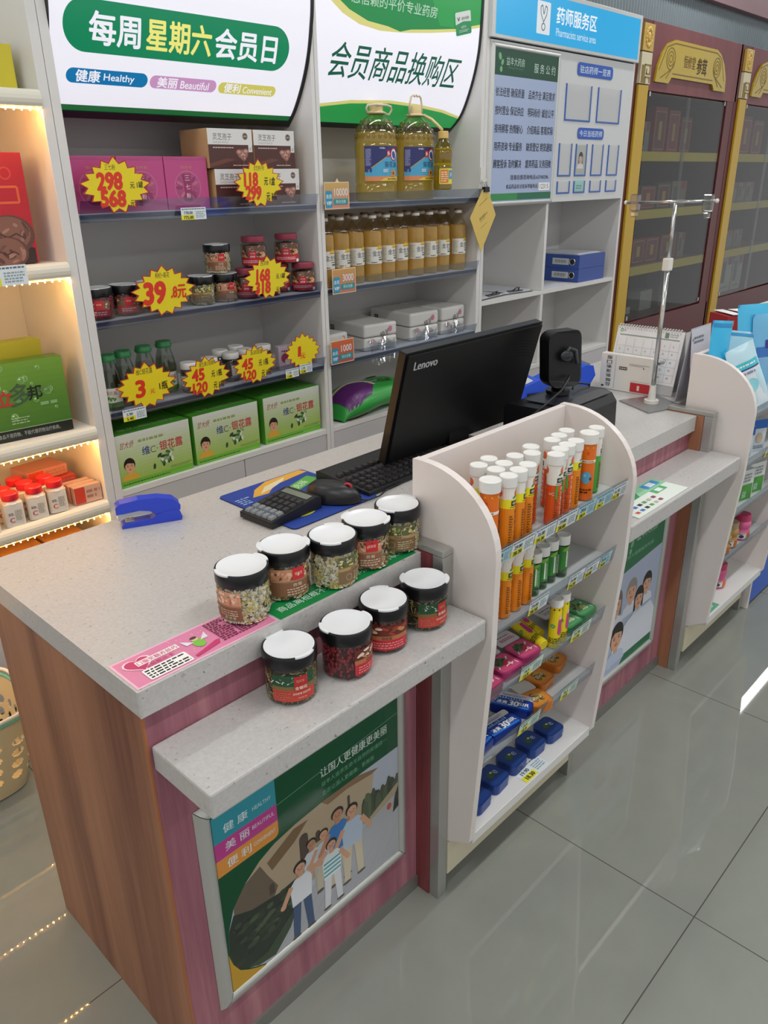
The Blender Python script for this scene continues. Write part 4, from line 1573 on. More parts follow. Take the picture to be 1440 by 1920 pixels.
make_jar('third jar on the ledge with a wide bright red label', .846, .823, ZL, 'darkberry', 'goji', 0, .25, gl_, 8)
make_jar('jar of thin brown twigs on the ledge beside the white rack', .949, .819, ZL, 'twig', 'honey', 0, .6, gl_, 9)

# ================================================================== DESK THINGS
# stapler
t = thing('stapler', 'blue stapler with silver jaw on the worktop back edge', 'stapler', (.733, 1.387, .8703), math.radians(-24))
SB = M('#2a45c8', .35)
q = MB()
q.prism([(-.058, 0), (.062, 0), (.064, .008), (.060, .022), (.045, .026), (.012, .020), (.004, .012), (-.050, .010), (-.058, .006)], XZ, -.015, .015, SB)
q.build('base', t, bevel=.004)
q = MB()
q.prism([(-.066, .032), (-.050, .032), (-.020, .034), (.0, .030), (.012, .0215), (.062, .0235), (.063, .034), (.050, .048), (.020, .056), (-.020, .058), (-.056, .054), (-.065, .048)], XZ, -.014, .014, SB)
q.build('handle', t, bevel=.004)
q = MB()
q.prism([(-.064, .0165), (-.057, .0165), (-.050, .022), (.004, .0225), (.004, .030), (-.020, .0335), (-.064, .0315)], XZ, -.009, .009, M('#b9c0c8', .3, .7))
q.build('magazine', t, bevel=.001)
q = MB()
q.box(-.050, -.032, -.010, .010, .0105, .014, STEEL)
q.tube([(-.044, -.005, .0145), (-.044, .005, .0145)], .0018, STEEL, 6)
q.tube([(-.037, -.005, .0145), (-.037, .005, .0145)], .0018, STEEL, 6)
q.build('anvil_plate', t)

# mouse pad
p = Print(.0)
PB = M('#1f3f96', .55)
q = MB()
padpts = rpts(.905, 1.128, 1.150, 1.392, .012)
q.prism(padpts, XY, .8704, .8728, M('#1a2f6a', .7))
t = thing('mouse_pad', 'blue mouse pad with orange swirl and green banner', 'mouse pad', (1.03, 1.26, .8704))
q.build('pad', t, world=True)
p = Print(.0)
p.poly([(a, b) for a, b in rpts(.0, .0, .245, .264, .012)], PB)
p.poly([(.05, .20), (.08, .235), (.13, .26), (.235, .262), (.243, .24), (.20, .235), (.13, .225), (.09, .195)], M('#d9a53a', .5))
p.poly([(.075, .205), (.11, .235), (.18, .25), (.16, .232), (.11, .212)], M('#d8cfae', .5))
p.poly([(.028, .120), (.232, .185), (.222, .218), (.018, .152)], M('#58a848', .5))
p.text('健康由您选择', .125, .169, .022, M('#bfe0b4', .5), w=.15, rot=.31, bold=.02)
p.ell(.07, .055, .03, .022, M('#c8c84a', .5))
p.ell(.19, .14, .022, .018, M('#e2e2d4', .5))
p.bars(.008, .175, .045, .215, 4, M('#8fa8d8', .5), 3)
p.build('printed_face', t, lambda u, v, d: Vector((.905 + u - 1.03, 1.128 + v - 1.26, .0026 + d)))

# calculator, lying across the pad
t = thing('calculator', 'black desk calculator with grey keys on the mouse pad edge', 'calculator', (.940, 1.215, .8730), math.radians(3))
q = MB()
q.prism([(-.068, .0), (.075, .0), (.075, .027), (.060, .030), (-.068, .014)], XZ, -.049, .049, M('#17181a', .4))
q.build('body', t, bevel=.003)
def slope(x): return .014 + (x + .068) * (.016 / .128)
KC = ['#7d848a', '#2a2c2f']
for i in range(5):
    for j in range(5):
        x0 = -.062 + i * .019
        y0 = -.043 + j * .0175
        q = MB()
        vs = [(x0, y0, slope(x0) + .0003), (x0 + .0155, y0, slope(x0 + .0155) + .0003), (x0 + .0155, y0 + .014, slope(x0 + .0155) + .0003), (x0, y0 + .014, slope(x0) + .0003)]
        tp = [(a + (.0015 if a == x0 else -.0015), b + (.0015 if b == y0 else -.0015), c + .0045) for a, b, c in vs]
        q.add(vs + tp, [(4, 5, 6, 7), (0, 1, 5, 4), (1, 2, 6, 5), (2, 3, 7, 6), (3, 0, 4, 7)], M(KC[0] if i < 2 else KC[1], .4))
        q.build('key', t)
q = MB()
q.add([(.040, -.040, slope(.040) + .0008), (.058, -.040, slope(.058) + .0008), (.058, .040, slope(.058) + .0008), (.040, .040, slope(.040) + .0008)], [(0, 1, 2, 3)], M('#6f7a6c', .2))
q.build('display', t)

# computer mouse
t = thing('computer_mouse', 'black computer mouse with a red wheel on the blue pad', 'computer mouse', (1.066, 1.185, .8731), math.radians(-62))
q = MB()
def mouse(u, v):
    a = 2 * PI * u
    b = PI / 2 * v
    x, y = .064 * math.cos(a), .037 * math.sin(a) * (1.0 - .10 * math.cos(a))
    return (x * math.cos(b) ** .5, y * math.cos(b) ** .55, .003 + .038 * math.sin(b) * (1 - .22 * math.cos(a) * math.cos(b)))
q.surf(mouse, 32, 10, M('#1b1c20', .38))
q.build('shell', t)
q = MB()
q.tube([(.034 + .008 * math.cos(2 * PI * i / 14), .0, .0325 + .008 * math.sin(2 * PI * i / 14)) for i in range(14)], .0032, M('#b01f38', .4), 7, closed=True)
q.build('scroll_wheel', t)
q = MB()
q.tube([(.0635, 0, .012), (.052, 0, .0255), (.044, 0, .030)], .0008, M('#08080a', .5), 5)
q.build('button_gap', t)
q = MB()
q.tube([(.062, .0, .006), (.079, .01, .003), (.095, .04, .003), (.10, .085, .003), (.12, .13, .003)], .0018, M('#141416', .5), 6)
q.build('cord', t)

# keyboard under the monitor
t = thing('keyboard', 'black keyboard lying under the monitor edge', 'keyboard', (1.345, 1.228, .8704), math.radians(1))
q = MB()
q.prism([(-.085, .0), (.088, .0), (.088, .022), (.075, .024), (-.085, .011)], YZ, -.215, .215, M('#141518', .45))
q.build('body', t, bevel=.003)
cap = MB()
cap.add([(-.0078, -.0078, 0), (.0078, -.0078, 0), (.0078, .0078, 0), (-.0078, .0078, 0), (-.0060, -.0058, .006), (.0060, -.0058, .006), (.0060, .0064, .006), (-.0060, .0064, .006)],
        [(4, 5, 6, 7), (0, 1, 5, 4), (1, 2, 6, 5), (2, 3, 7, 6), (3, 0, 4, 7)], M('#232428', .4))
k0 = None
n = 0
for i in range(20):
    for j in range(5):
        if n >= 100: break
        x, y = -.198 + i * .0208, -.068 + j * .0205 + (.01 if j == 4 else 0)
        z = .0115 + (y + .085) * (.013 / .16)
        if k0 is None:
            k0 = cap.build('key', t)
            o = k0
        else:
            o = k0.copy(); COL.objects.link(o)
        o.location = (x, y, z)
        n += 1

# monitor seen from behind
t = thing('monitor', 'black computer monitor seen from behind with a silver maker name', 'monitor', (1.515, 1.21, .8704))
MT = Matrix.Translation((1.253, 1.2090, .8970)) @ Matrix.Rotation(math.radians(14.6), 4, 'X')
MBK = M('#08090a', .40, 0, 0, .3)
def mon(o): return o
q = MB()
q.prism([(.0, 0), (.535, 0), (.535, .283), (.0, .283)], XZ, .0, .020, M('#101114', .4, 0, 0, .35))
q.xf(MT)
q.build('bezel', t, world=True, bevel=.003)
q = MB()
q.prism([(.006, .004), (.529, .004), (.529, .277), (.006, .277)], XZ, -.006, .0, MBK)
q.xf(MT)
q.build('back_shell', t, world=True, bevel=.004)
q = MB()
q.box(.008, .527, .0203, .0212, .012, .275, M('#14181c', .15))
q.xf(MT)
q.build('screen', t, world=True)
p = Print(.0064)
p.text('Lenovo', .070, .250, .0200, M('#c3c6c9', .3, .4), w=.080, bold=.025)
p.build('maker_name', t, lambda u, v, d: MT @ Vector((u, -d, v)) - Vector(t.location))
# curved band of vent holes
q = MB()
VD = M('#020203', .8)
for r in range(6):
    for i in range(58):
        a = i / 57
        x = .19 + .335 * a
        z = .170 + .075 * math.sin(PI * (.10 + .62 * a)) - r * (.0055 + .003 * a)
        q.add([(x, -.0064, z), (x + .0032, -.0064, z), (x + .0032, -.0064, z + .0026), (x, -.0064, z + .0026)], [(0, 1, 2, 3)], VD)
q.xf(MT)
tag(q.build('vent_holes', t, world=True), kind='stuff')
q = MB()
q.box(1.48, 1.56, 1.195, 1.225, .875, .99, MBK)
q.box(1.42, 1.62, 1.16, 1.36, .8708, .8795, MBK)
q.build('stand', t, world=True, bevel=.002)

# receipt printer with the desk camera on top, cash terminal
t = thing('receipt_printer', 'black receipt printer with rounded top behind the white rack', 'printer', (1.81, 1.05, .8704))
PRB = M('#101216', .38)
q = MB()
q.prism([(.985, .871), (1.155, .871), (1.155, .965), (1.145, .975), (1.03, .979), (1.005, .972), (.988, .950)], YZ, 1.655, 1.950, PRB)
q.build('body', t, world=True, bevel=.004)
q = MB()
q.prism([(.999, .9735), (1.03, .9805), (1.12, .9785), (1.12, .9805), (1.03, .9825), (.998, .976)], YZ, 1.70, 1.93, M('#2a2e36', .3))
q.build('cover', t, world=True)
t = thing('desk_camera', 'black desk camera on a folding foot atop the printer', 'camera', (1.80, 1.085, .9835), math.radians(-20))
q = MB()
def headp(u, v, d):
    # rounded slab, a little dished and leaning back
    return (u * (1 + .0), d - .020 + (v - .03) * .10 + .010 * (u / .05) ** 2, v)
q.prism(rpts(-.053, .026, .053, .170, .026, 8), headp, -.020, .020, M('#0c0d0f', .45, 0, 0, .4))
q.build('head', t, bevel=.010, segs=4)
q = MB()
q.ball((-.005, -.034, .108), .022, .008, .016, M('#1f2226', .2), 14, 8)
q.tube([(-.012, -.034, .108), (.0, -.036, .128), (.02, -.036, .121), (.028, -.036, .085)], .005, M('#34383e', .2), 8)
q.build('lens_boss', t)
q = MB()
q.cyl((0, 0, .002), .032, .010, BLACK, 20)
q.tube([(0, .0, .010), (-.004, -.006, .03), (-.004, -.010, .05)], [.018, .015, .012], BLACK, 12)
q.build('foot', t)
q = MB()
q.tube([(.005, -.036, .055), (-.01, -.052, .052), (-.05, -.075, .03), (-.11, -.085, .0), (-.165, -.080, -.035), (-.19, -.03, -.07), (-.19, .02, -.108)], .0035, BLACK, 8)
q.tube([(.05, .0, .006), (.07, .02, .014), (.10, .03, .010), (.135, .03, .003), (.155, .075, -.05), (.16, .10, -.108), (.24, .19, -.109)], .0025, BLACK, 7)
q.build('cord', t)

t = thing('card_terminal', 'blue card payment terminal behind the desk camera', 'card terminal', (2.165, 1.335, .8704), math.radians(-31))
TB = M('#2050d0', .35)
q = MB()
q.prism([(-.125, 0), (.10, 0), (.135, .060), (.125, .092), (.10, .094), (.02, .062), (-.02, .056), (-.045, .046), (-.06, .058), (-.11, .040), (-.125, .030)], XZ, -.046, .046, TB)
q.build('body', t, bevel=.006)
q = MB()
q.prism([(.030, .0675), (.118, .0945), (.118, .0960), (.030, .0690)], XZ, -.034, .034, M('#55646a', .15))
q.build('screen', t)
q = MB()
q.prism([(-.105, .0425), (-.075, .0535), (-.075, .0550), (-.105, .0440)], XZ, -.030, .030, M('#c8d0d8', .4))
q.build('receipt_slot', t)
q = MB()
q.box(-.10, .06, -.052, -.0465, .002, .018, BLACK)
q.build('card_slot', t)

# acrylic screen stand: plate, pole, clamps
t = thing('screen_stand', 'steel pole stand with crossbar and clear clamps on a flat plate', 'stand', (2.255, 1.02, .8704))
q = MB()
q.prism([(2.150, .985), (2.285, .940), (2.36, 1.06), (2.222, 1.118)], XY, .8706, .8740, M('#9a9b9c', .3, .7))
q.build('base_plate', t, world=True)
q = MB()
q.cyl((2.255, 1.028, .8742), .022, .010, WHITE, 20)
q.cyl((2.255, 1.028, .8842), .012, .045, WHITE, 16, .009)
q.build('socket', t, world=True)
q = MB()
q.tube([(2.255, 1.028, .929), (2.255, 1.028, 1.29)], .0068, STEEL, 12)
q.tube([(2.255, 1.028, 1.285), (2.255, 1.028, 1.447)], .0050, STEEL, 12)
q.build('pole', t, world=True)
q = MB()
q.box(2.242, 2.268, 1.018, 1.040, 1.265, 1.300, WHITE)
q.build('pole_joint', t, world=True, bevel=.003)
q = MB()
q.tube([(2.255, 1.175, 1.447), (2.255, .915, 1.453)], .0042, STEEL, 10)
q.ball((2.255, 1.178, 1.447), .006, .006, .006, WHITE, 8, 6)
q.ball((2.255, .912, 1.453), .006, .006, .006, WHITE, 8, 6)
q.build('crossbar', t, world=True)
CK = clear('#eef0f0', .75, .22, .1)
for yy in (1.148, .935):
    q = MB()
    q.box(2.246, 2.264, yy - .013, yy + .013, 1.425, 1.470, CK)
    q.box(2.246, 2.264, yy - .008, yy + .008, 1.408, 1.424, CK)
    q.build('clamp', t, world=True, bevel=.003)
q = MB()
q.tube([(2.255, 1.020, .995), (2.254, 1.005, 1.000), (2.250, 1.000, 1.010)], .004, STEEL, 8)
q.build('thumb_screw', t, world=True)

# medicine box leaning on the desk calendar
t = thing('medicine_box', 'white medicine box with red corner in front of the calendar', 'box', (2.35, 1.165, .8704))
q = MB()
q.box(2.337, 2.362, 1.075, 1.253, .8712, .988, M('#dcdbd4', .4))
q.build('carton', t, world=True, bevel=.001)
p = Print()
p.line([(.052, .006), (.052, .112)], .001, M('#8a8a88', .5))
for k, s in enumerate('盐酸氨溴索口服'):
    p.text(s, .030, .016 + k * .0148, .0115, INK, w=.018, bold=.01, rot=PI)
p.ell(.012, .010, .005, .003, INK, 12)
p.rect(.066, .070, .094, .080, M('#4a4642', .5))
p.bars(.068, .0715, .092, .0785, 1, M('#c9b8a8', .5), 2)
p.rect(.110, .004, .177, .034, M('#b8202c', .45))
p.rect(.134, .010, .142, .026, M('#e6c8c4', .5))
p.line([(.11, .039), (.177, .039)], .001, M('#9ab89a', .5))
p.bars(.10, .086, .17, .094, 2, M('#a9a9a6', .5), 3)
p.ell(.150, .083, .002, .002, INK, 8)
p.build('printed_face', t, lambda u, v, d: Vector((2.337 - d - 2.35, 1.253 - u - 1.165, .8712 + v - .8704)))

t = thing('desk_calendar', 'white spiral desk calendar with month grid standing on the worktop', 'calendar', (2.42, 1.13, .8704))
q = MB()
q.prism([(2.372, .8712), (2.376, .8712), (2.422, 1.068), (2.418, 1.068)], lambda u, v, d: (u, d, v), 1.018, 1.245, M('#b4b6b8', .5))
q.prism([(2.462, .8712), (2.458, .8712), (2.4185, 1.068), (2.4225, 1.068)], lambda u, v, d: (u, d, v), 1.018, 1.245, M('#b4b6b8', .5))
q.build('easel', t, world=True)
q = MB()
def calp(u, v, d=0): return Vector((2.3723 + .0459 * (v / .197) - d * .97, 1.245 - u, .8712 + v + d * .23))
q.add([calp(0, .034, .001), calp(.227, .030, .001), calp(.227, .194, .001), calp(0, .194, .001)], [(0, 1, 2, 3)], M('#e2e4e8', .5))
q.build('page', t, world=True)
p = Print(.0014)
GR = M('#9aa0a6', .5)
p.rect(.012, .166, .215, .170, M('#8fa09a', .5))
p.ring(.016, .181, .0035, .0055, M('#5a9a4a', .5), 14)
p.text('7', .016, .181, .005, M('#4a7a3a', .5))
p.text('月', .026, .181, .006, INK)
p.rect(.165, .172, .178, .188, M('#6a8a7a', .5))
p.bars(.182, .174, .21, .186, 2, GR, 2)
for r in range(5):
    y = .038 + r * .024
    p.line([(.008, y), (.219, y)], .0006, GR)
    for c in range(7):
        nn = (4 - r) * 7 + c - 4
        if 1 <= nn <= 31:
            p.text(str(nn), .020 + c * .030, y + .014, .006, M('#6a7076', .5))
for c in range(8):
    p.line([(.008 + c * .0301, .038), (.008 + c * .0301, .160)], .0006, GR)
p.text('益丰', .14, .020, .010, M('#6a6c6e', .5), w=.02)
org = Vector(t.location)
p.build('printed_grid', t, lambda u, v, d: calp(u, v, d) - org)
q = MB()
for i in range(23):
    y = 1.238 - i * .0094
    q.tube([(2.4205 + .008 * math.cos(a * PI / 4), y, 1.064 + .008 * math.sin(a * PI / 4)) for a in range(8)], .0013, WHITE, 5, closed=True)
q.build('spiral_binding', t, world=True)

t = thing('table_sign', 'folded white table sign standing just right of the desk calendar', 'sign', (2.47, 1.00, .8704))
q = MB()
TS = M('#d3cfd6', .45)
q.prism([(.985, .8712), (.9875, .8712), (.9655, 1.095), (.963, 1.095)], YZ, 2.33, 2.47, M('#b9b9c2', .45))
q.build('back_leaf', t, world=True)
q = MB()
q.add([(2.33, .9634, 1.094), (2.47, .9634, 1.094), (2.47, .9434, .8712), (2.33, .9434, .8712)], [(0, 1, 2, 3)], TS)
q.build('front_leaf', t, world=True)
p = Print(.0008)
p.bars(.02, .175, .09, .20, 2, M('#7a7a80', .5), 3)
p.ell(.012, .19, .004, .004, M('#7a7a80', .5), 8)
p.build('printed_face', t, lambda u, v, d: Vector((2.33 + u - 2.47, .9434 + v * .0897 - d - 1.0, v + .0008)))

# payment card on the far ledge
t = thing('payment_card', 'green payment sign card lying on the far ledge', 'card', (1.78, .79, .7653))
q = MB()
q.box(1.645, 1.915, .744, .846, .7654, .7668, M('#dfe6e2', .4))
q.build('plate', t, world=True)
p = Print()
p.rect(0, 0, .27, .102, M('#dfe8e0', .4))
p.rect(0, .062, .27, .102, M('#8fc9a0', .4))
p.poly([(0, .062), (.125, .062), (.155, .102), (0, .102)], M('#1c8a4c', .4))
p.text('益丰微信支付宝', .075, .083, .012, M('#bfe0c8', .5), w=.09)
p.rect(.185, .070, .255, .096, M('#3a94cc', .4))
p.rect(.205, .073, .235, .093, M('#dfe8ee', .4))
p.rect(.175, .040, .235, .062, M('#4aa868', .4))
p.rect(.192, .043, .218, .059, M('#dfeee2', .4))
for k in range(12):
    p.rect(.02 + (k % 6) * .024, .012 + (k // 6) * .02, .034 + (k % 6) * .024, .022 + (k // 6) * .02, M(['#c8503a', '#3a78c0', '#2a2a30', '#5a9a5a', '#c0b0a0', '#8a3a5a'][k % 6], .5))
p.build('printed_face', t, lambda u, v, d: Vector((1.645 + u - 1.78, .744 + v - .79, .0017 + d)))

# ================================================================== RACK STOCK: TUBES AND TINS
CAPW = M('#e6e6e2', .35)
OR1, OR2 = M('#e98a18', .35), M('#e0561c', .35)
TY = M('#efd91c', .4)
def tube_thing(kind):
    t = thing('vitamin_tube', 'x', 'tube')
    r, h, hc = {'orange': (.0155, .130, .020), 'red': (.0158, .130, .020), 'fat': (.0185, .130, .022), 'green': (.0140, .080, .021), 'yellow': (.0140, .108, .018), 'mixg': (.0155, .130, .020)}[kind]
    q = MB()
    body = {'orange': OR1, 'red': OR2, 'fat': M('#e5701a', .35), 'green': clear('#cfe4cf', .85, .06, .05), 'yellow': TY, 'mixg': M('#3f9a3c', .4)}[kind]
    q.lathe([(0, .0008), (r * .85, .0008), (r * .97, .003), (r * .97, h)], body, 22)
    q.build('tube_body', t)
    q = MB()
    q.lathe([(r * 1.0, h), (r * 1.10, h), (r * 1.11, h + hc - .0012), (r * 1.05, h + hc), (r * .90, h + hc), (r * .87, h + hc - .0010), (0, h + hc - .0010)], CAPW, 24)
    q.build('cap', t)
    p = Print(.0003)
    L = PI * r
    rnd = random.Random(len(kind))
    if kind in ('orange', 'red', 'mixg'):
        body_c = {'orange': OR1, 'red': OR2, 'mixg': M('#4fae44', .4)}[kind]
        p.rect(-L * .99, .006, L * .99, .088, body_c)
        p.rect(-L * .99, .088, L * .99, .106 if kind == 'orange' else .092, M('#efe41e', .4) if kind == 'orange' else M('#e8e6de', .4))
        p.rect(-L * .99, .106 if kind == 'orange' else .092, L * .99, .129, M('#ece9e2', .4))
        for c in (-L * .62, L * .18):
            p.ell(c + .010, .1175, .0075, .0085, M('#e2622a', .4), 14)
            p.ell(c + .004, .111, .006, .0025, M('#3f8a34', .4), 10, .5)
            p.rrect(c - .004, .0935, c + .010, .1035, .001, M('#2a2a26', .4))
            p.ell(c + .003, .0985, .005, .0028, M('#a9a89a', .4), 10)
            p.bars(c - .006, .0895, c + .012, .0925, 1, INK, 2)
        for c in (-L * .55, L * .25):
            for k, s in enumerate('维生素C泡腾片'):
                p.text(s, c + .006, .080 - k * .0105, .0082, INK if kind == 'orange' else M('#efe6d8', .4), bold=.01)
            p.bars(c - .010, .012, c - .002, .075, 12, M('#8a4a10', .4), 3 + int(c * 1e4))
        if kind == 'red':
            p.rect(.003, .060, .0075, .088, M('#4fa03c', .4))
            p.text('VC', -.004, .070, .006, M('#efe6d8', .4))
    elif kind == 'fat':
        p.rect(-L * .99, .088, L * .99, .094, M('#efe9dc', .4))
        for k in range(9):
            p.ell(-L + k * L / 4.5, .122, .0016, .0016, M('#f2c23a', .4), 8)
        for c in (-.004, L - .008):
            p.ell(c, .110, .003, .004, M('#c9561a', .4), 10)
            p.bars(c - .014, .0895, c + .014, .0925, 1, INK, 4)
            p.ell(c, .055, .0105, .014, M('#5aa6cc', .4), 16)
            p.ell(c - .003, .060, .0028, .0036, M('#8ac8e4', .4), 10)
            p.ell(c + .009, .052, .003, .004, M('#5a4634', .4), 10)
            p.bars(c - .013, .018, c + .013, .030, 2, M('#5a2a10', .4), 6)
    elif kind == 'green':
        p.rect(-L * .8, .020, L * .8, .076, M('#3f8a3c', .4))
        p.rect(-L * .8, .010, -L * .35, .056, M('#dfe4dc', .4))
        p.bars(-L * .77, .012, -L * .38, .054, 12, M('#6a7a6a', .4), 2)
        for c in (.002, L * .55):
            p.line([(c, .026), (c, .066)], .0035, M('#d8e8d4', .4))
            p.bars(c + .003, .026, c + .006, .062, 10, M('#a8cc98', .4), 3)
        p.ell(.0, .071, .010, .004, M('#7fb83c', .4), 12, .5)
    elif kind == 'yellow':
        p.rect(-L * .99, .002, L * .99, .107, TY)
        for k in range(8):
            p.ell(-L + .004 + k * L / 4, .102, .0022, .0022, M('#7a2a1a', .4), 8)
        p.ell(-.008, .060, .006, .005, M('#4fa83c', .4), 12)
        p.text('VC', -.008, .060, .004, TXTW)
        p.poly([(.004, .075), (.012, .078), (.014, .045), (.008, .035), (.003, .042)], M('#c83a8a', .4))
        p.ell(.008, .082, .004, .005, M('#efc8b8', .4), 10)
        p.bars(-.016, .015, .016, .030, 3, M('#5a5a1a', .4), 3)
        p.bars(L * .5, .06, L * .9, .10, 8, INK, 6, .7)
    p.build('label', t, wrap(r * .97, A0), cut=.005)
    return t
TUBES_ = {}
def put_tube(kind, loc, rz, label, group, tilt=None):
    if kind not in TUBES_:
        TUBES_[kind] = tube_thing(kind)
        o = TUBES_[kind]
        setloc(o, loc, rz)
        o['label'] = label
        o['group'] = group
    else:
        o = dup(TUBES_[kind], loc, rz, label, group)
    if tilt:
        o.rotation_euler = tilt
    return o
GT = 'effervescent tubes on the top shelf of the near rack'
Z1 = .8685
T1 = [('fat', 1.078, .775, 'wide orange tube with white band nearest the left side of the rack top shelf'),
      ('orange', 1.132, .842, 'orange and yellow tube, back row, leftmost by the white rack side'),
      ('orange', 1.175, .850, 'orange and yellow tube, back row, second from the left'),
      ('red', 1.134, .803, 'red tube squeezed behind the leftmost front orange tubes'),
      ('mixg', 1.172, .812, 'green bodied tube hidden behind the front orange tubes'),
      ('orange', 1.122, .766, 'front orange tube with yellow band, left of the front row'),
      ('orange', 1.160, .770, 'second front orange tube with yellow band'),
      ('orange', 1.196, .774, 'third front orange tube, showing its narrow text column'),
      ('orange', 1.222, .822, 'back tube standing alone at the middle gap of the top shelf'),
      ('red', 1.258, .806, 'red tube at the left of the red cluster'),
      ('red', 1.290, .830, 'red tube at the back of the red cluster'),
      ('red', 1.282, .766, 'foremost large red tube with green mark'),
      ('red', 1.316, .778, 'second red tube right of the foremost one'),
      ('red', 1.349, .782, 'third red tube right of the foremost one'),
      ('red', 1.356, .822, 'back red tube behind the front three'),
      ('mixg', 1.392, .828, 'back tube with white cap between the red and the wide tubes'),
      ('orange', 1.383, .782, 'orange and yellow tube at the right end of the red cluster'),
      ('mixg', 1.432, .834, 'back tube behind the wide orange tube'),
      ('fat', 1.444, .786, 'wide orange tube with a blue cartoon shape at the right'),
      ('mixg', 1.492, .796, 'rightmost tube with green side label')]
for i, (k, x, y, lab) in enumerate(T1):
    put_tube(k, (x, y, Z1), (i * .37) % .8 - .25, lab, GT)
G2 = 'tubes on the second shelf of the near rack'
for i, x in enumerate((1.072, 1.112, 1.152, 1.190, 1.228)):
    put_tube('orange', (x, .784, .7005), .1 * i - .2, ['orange tube at the left end of the second shelf', 'second orange tube on the second shelf', 'third orange tube on the second shelf', 'fourth orange tube on the second shelf', 'last orange tube beside the green tubes on the second shelf'][i], G2)
for i, (x, y) in enumerate(((1.268, .790), (1.305, .794), (1.342, .796), (1.382, .792))):
    put_tube('green', (x, y, .7005), .15 * i, ['dark green tube next to the last orange tube', 'second green tube from the orange tubes', 'third green tube from the orange tubes', 'light green tube at the right of the green row'][i], G2)
GYT = 'yellow tubes on the third shelf'
put_tube('yellow', (1.352, .778, .5345), 0, 'front yellow tube standing on the third rack shelf', GYT)
put_tube('yellow', (1.386, .781, .5345), .2, 'yellow tube standing just right of the front yellow one', GYT)
put_tube('yellow', (1.318, .782, .5508), 0, 'yellow tube with pink figure lying beside the pink tins', GYT, (math.radians(-84), 0, math.radians(-12)))
put_tube('yellow', (1.350, .812, .5508), 0, 'yellow tube lying behind the standing yellow tubes', GYT, (math.radians(-84), 0, math.radians(-12)))

def tin(body, w, d, h, r, pr, name='mint_tin'):
    """a rounded two-part tin lying flat, printed on its lid"""
    t = thing(name, 'x', 'tin')
    m = M(body, .28, .25)
    q = MB()
    q.prism(rpts(-w / 2, -d / 2, w / 2, d / 2, r), XY, 0, h * .48, m)
    q.build('tin_base', t, bevel=.002)
    q = MB()
    q.prism(rpts(-w / 2 - .0008, -d / 2 - .0008, w / 2 + .0008, d / 2 + .0008, r), XY, h * .5, h, m)
    l = q.build('tin_lid', t, bevel=.003, segs=3)
    p = Print(.0004)
    pr(p, w, d, r)
    p.build('lid_print', l, lambda u, v, d_: Vector((u, v, h + d_)))
    return t
def pr_berry(p, w, d, r, c1='#d2527e', c2='#5a6a4a', c3='#f0d8e0'):
    rd = random.Random(3)
    p.rrect(-w / 2 + .004, -d / 2 + .004, w / 2 - .004, d / 2 - .004, r * .7, M(c1, .35))
    p.ell(-.006, .008, .017, .012, M(c2, .4), 14, .5)
    for k in range(10):
        a = rd.random() * 6
        p.ell(-.004 + .012 * math.cos(a), .008 + .008 * math.sin(a), .007, .002, M('#2f4a2f', .4), 8, a)
    p.ell(.006, -.006, .011, .010, M('#cf2f4a' if c1 == '#d2527e' else '#b8c86a', .4), 14)
    for k in range(7):
        p.ell(rd.uniform(-w * .38, w * .38), rd.uniform(-d * .36, -d * .1), .006, .0016, M(c3, .4), 8, rd.random() * 2)
    p.ell(.018, .010, .007, .0022, M(c3, .4), 8, .8)
def pr_swirl(p, w, d, r):
    rd = random.Random(8)
    p.rrect(-w / 2 + .003, -d / 2 + .003, w / 2 - .003, d / 2 - .003, r * .8, M('#d98a34', .35))
    p.ell(0, 0, .019, .017, M('#c9a04a', .4), 18)
    for k in range(9):
        a0 = rd.random() * 6
        c = (rd.uniform(-.012, .012), rd.uniform(-.011, .011))
        p.line([(c[0] + .008 * math.cos(a0 + i * .7) * (1 - i * .1), c[1] + .008 * math.sin(a0 + i * .7) * (1 - i * .1)) for i in range(7)], .0018, M('#2e1d12', .4))
    p.text('Rex', 0, 0, .012, M('#f0e0b8', .4), rot=.1)
def pr_mint(p, w, d, r):
    p.rrect(-w / 2 + .004, -d / 2 + .004, w / 2 - .004, d / 2 - .004, r * .6, M('#1f4288', .35))
    p.ell(-.004, .004, .013, .009, M('#3a5a3a', .4), 12, .4)
    p.ell(.002, .008, .004, .003, M('#c8c8b0', .4), 8)
    p.text('e', .012, .002, .012, M('#b8c4d8', .4))
def pr_blue30(p, w, d, r):
    p.rrect(-w / 2 + .003, -d / 2 + .003, w / 2 - .003, d / 2 - .003, r * .7, M('#173f9a', .3))
    p.rrect(-w / 2 + .006, -d / 2 + .004, w / 2 - .006, -d / 2 + .010, .002, M('#2f7ad0', .3))
    p.text('冰爽', -w * .22, -.003, .013, TXTW, w=.024, bold=.03)
    p.text('30', .006, -.002, .019, TXTW, w=.022, bold=.04)
    p.text('SIR', w * .30, .000, .012, TXTW, w=.024, bold=.02)
    for k in range(9):
        p.poly([(-w * .33 + k * .0065, .010), (-w * .33 + k * .0065 + .003, .016 + .003 * (k % 3)), (-w * .33 + k * .0065 + .006, .010)], M('#8fb6e4', .3))
def bcard(t, w, d, h, y0, lines):
    """white header card behind the tin"""
    q = MB()
    q.prism(rpts(-w / 2, y0, w / 2, y0 + d, .006), XY, h - .0035, h - .001, M('#d2ced4', .5))
    c = q.build('header_card', t)
    p = Print(.0003)
    p.bars(-w * .35, y0 + d * .62, w * .3, y0 + d * .75, 1, M('#6a5a62', .5), 4)
    p.bars(-w * .3, y0 + d * .25, w * .38, y0 + d * .5, 2, M(lines, .5), 5, .6)
    p.build('card_print', c, lambda u, v, k: Vector((u, v, h - .001 + k)))
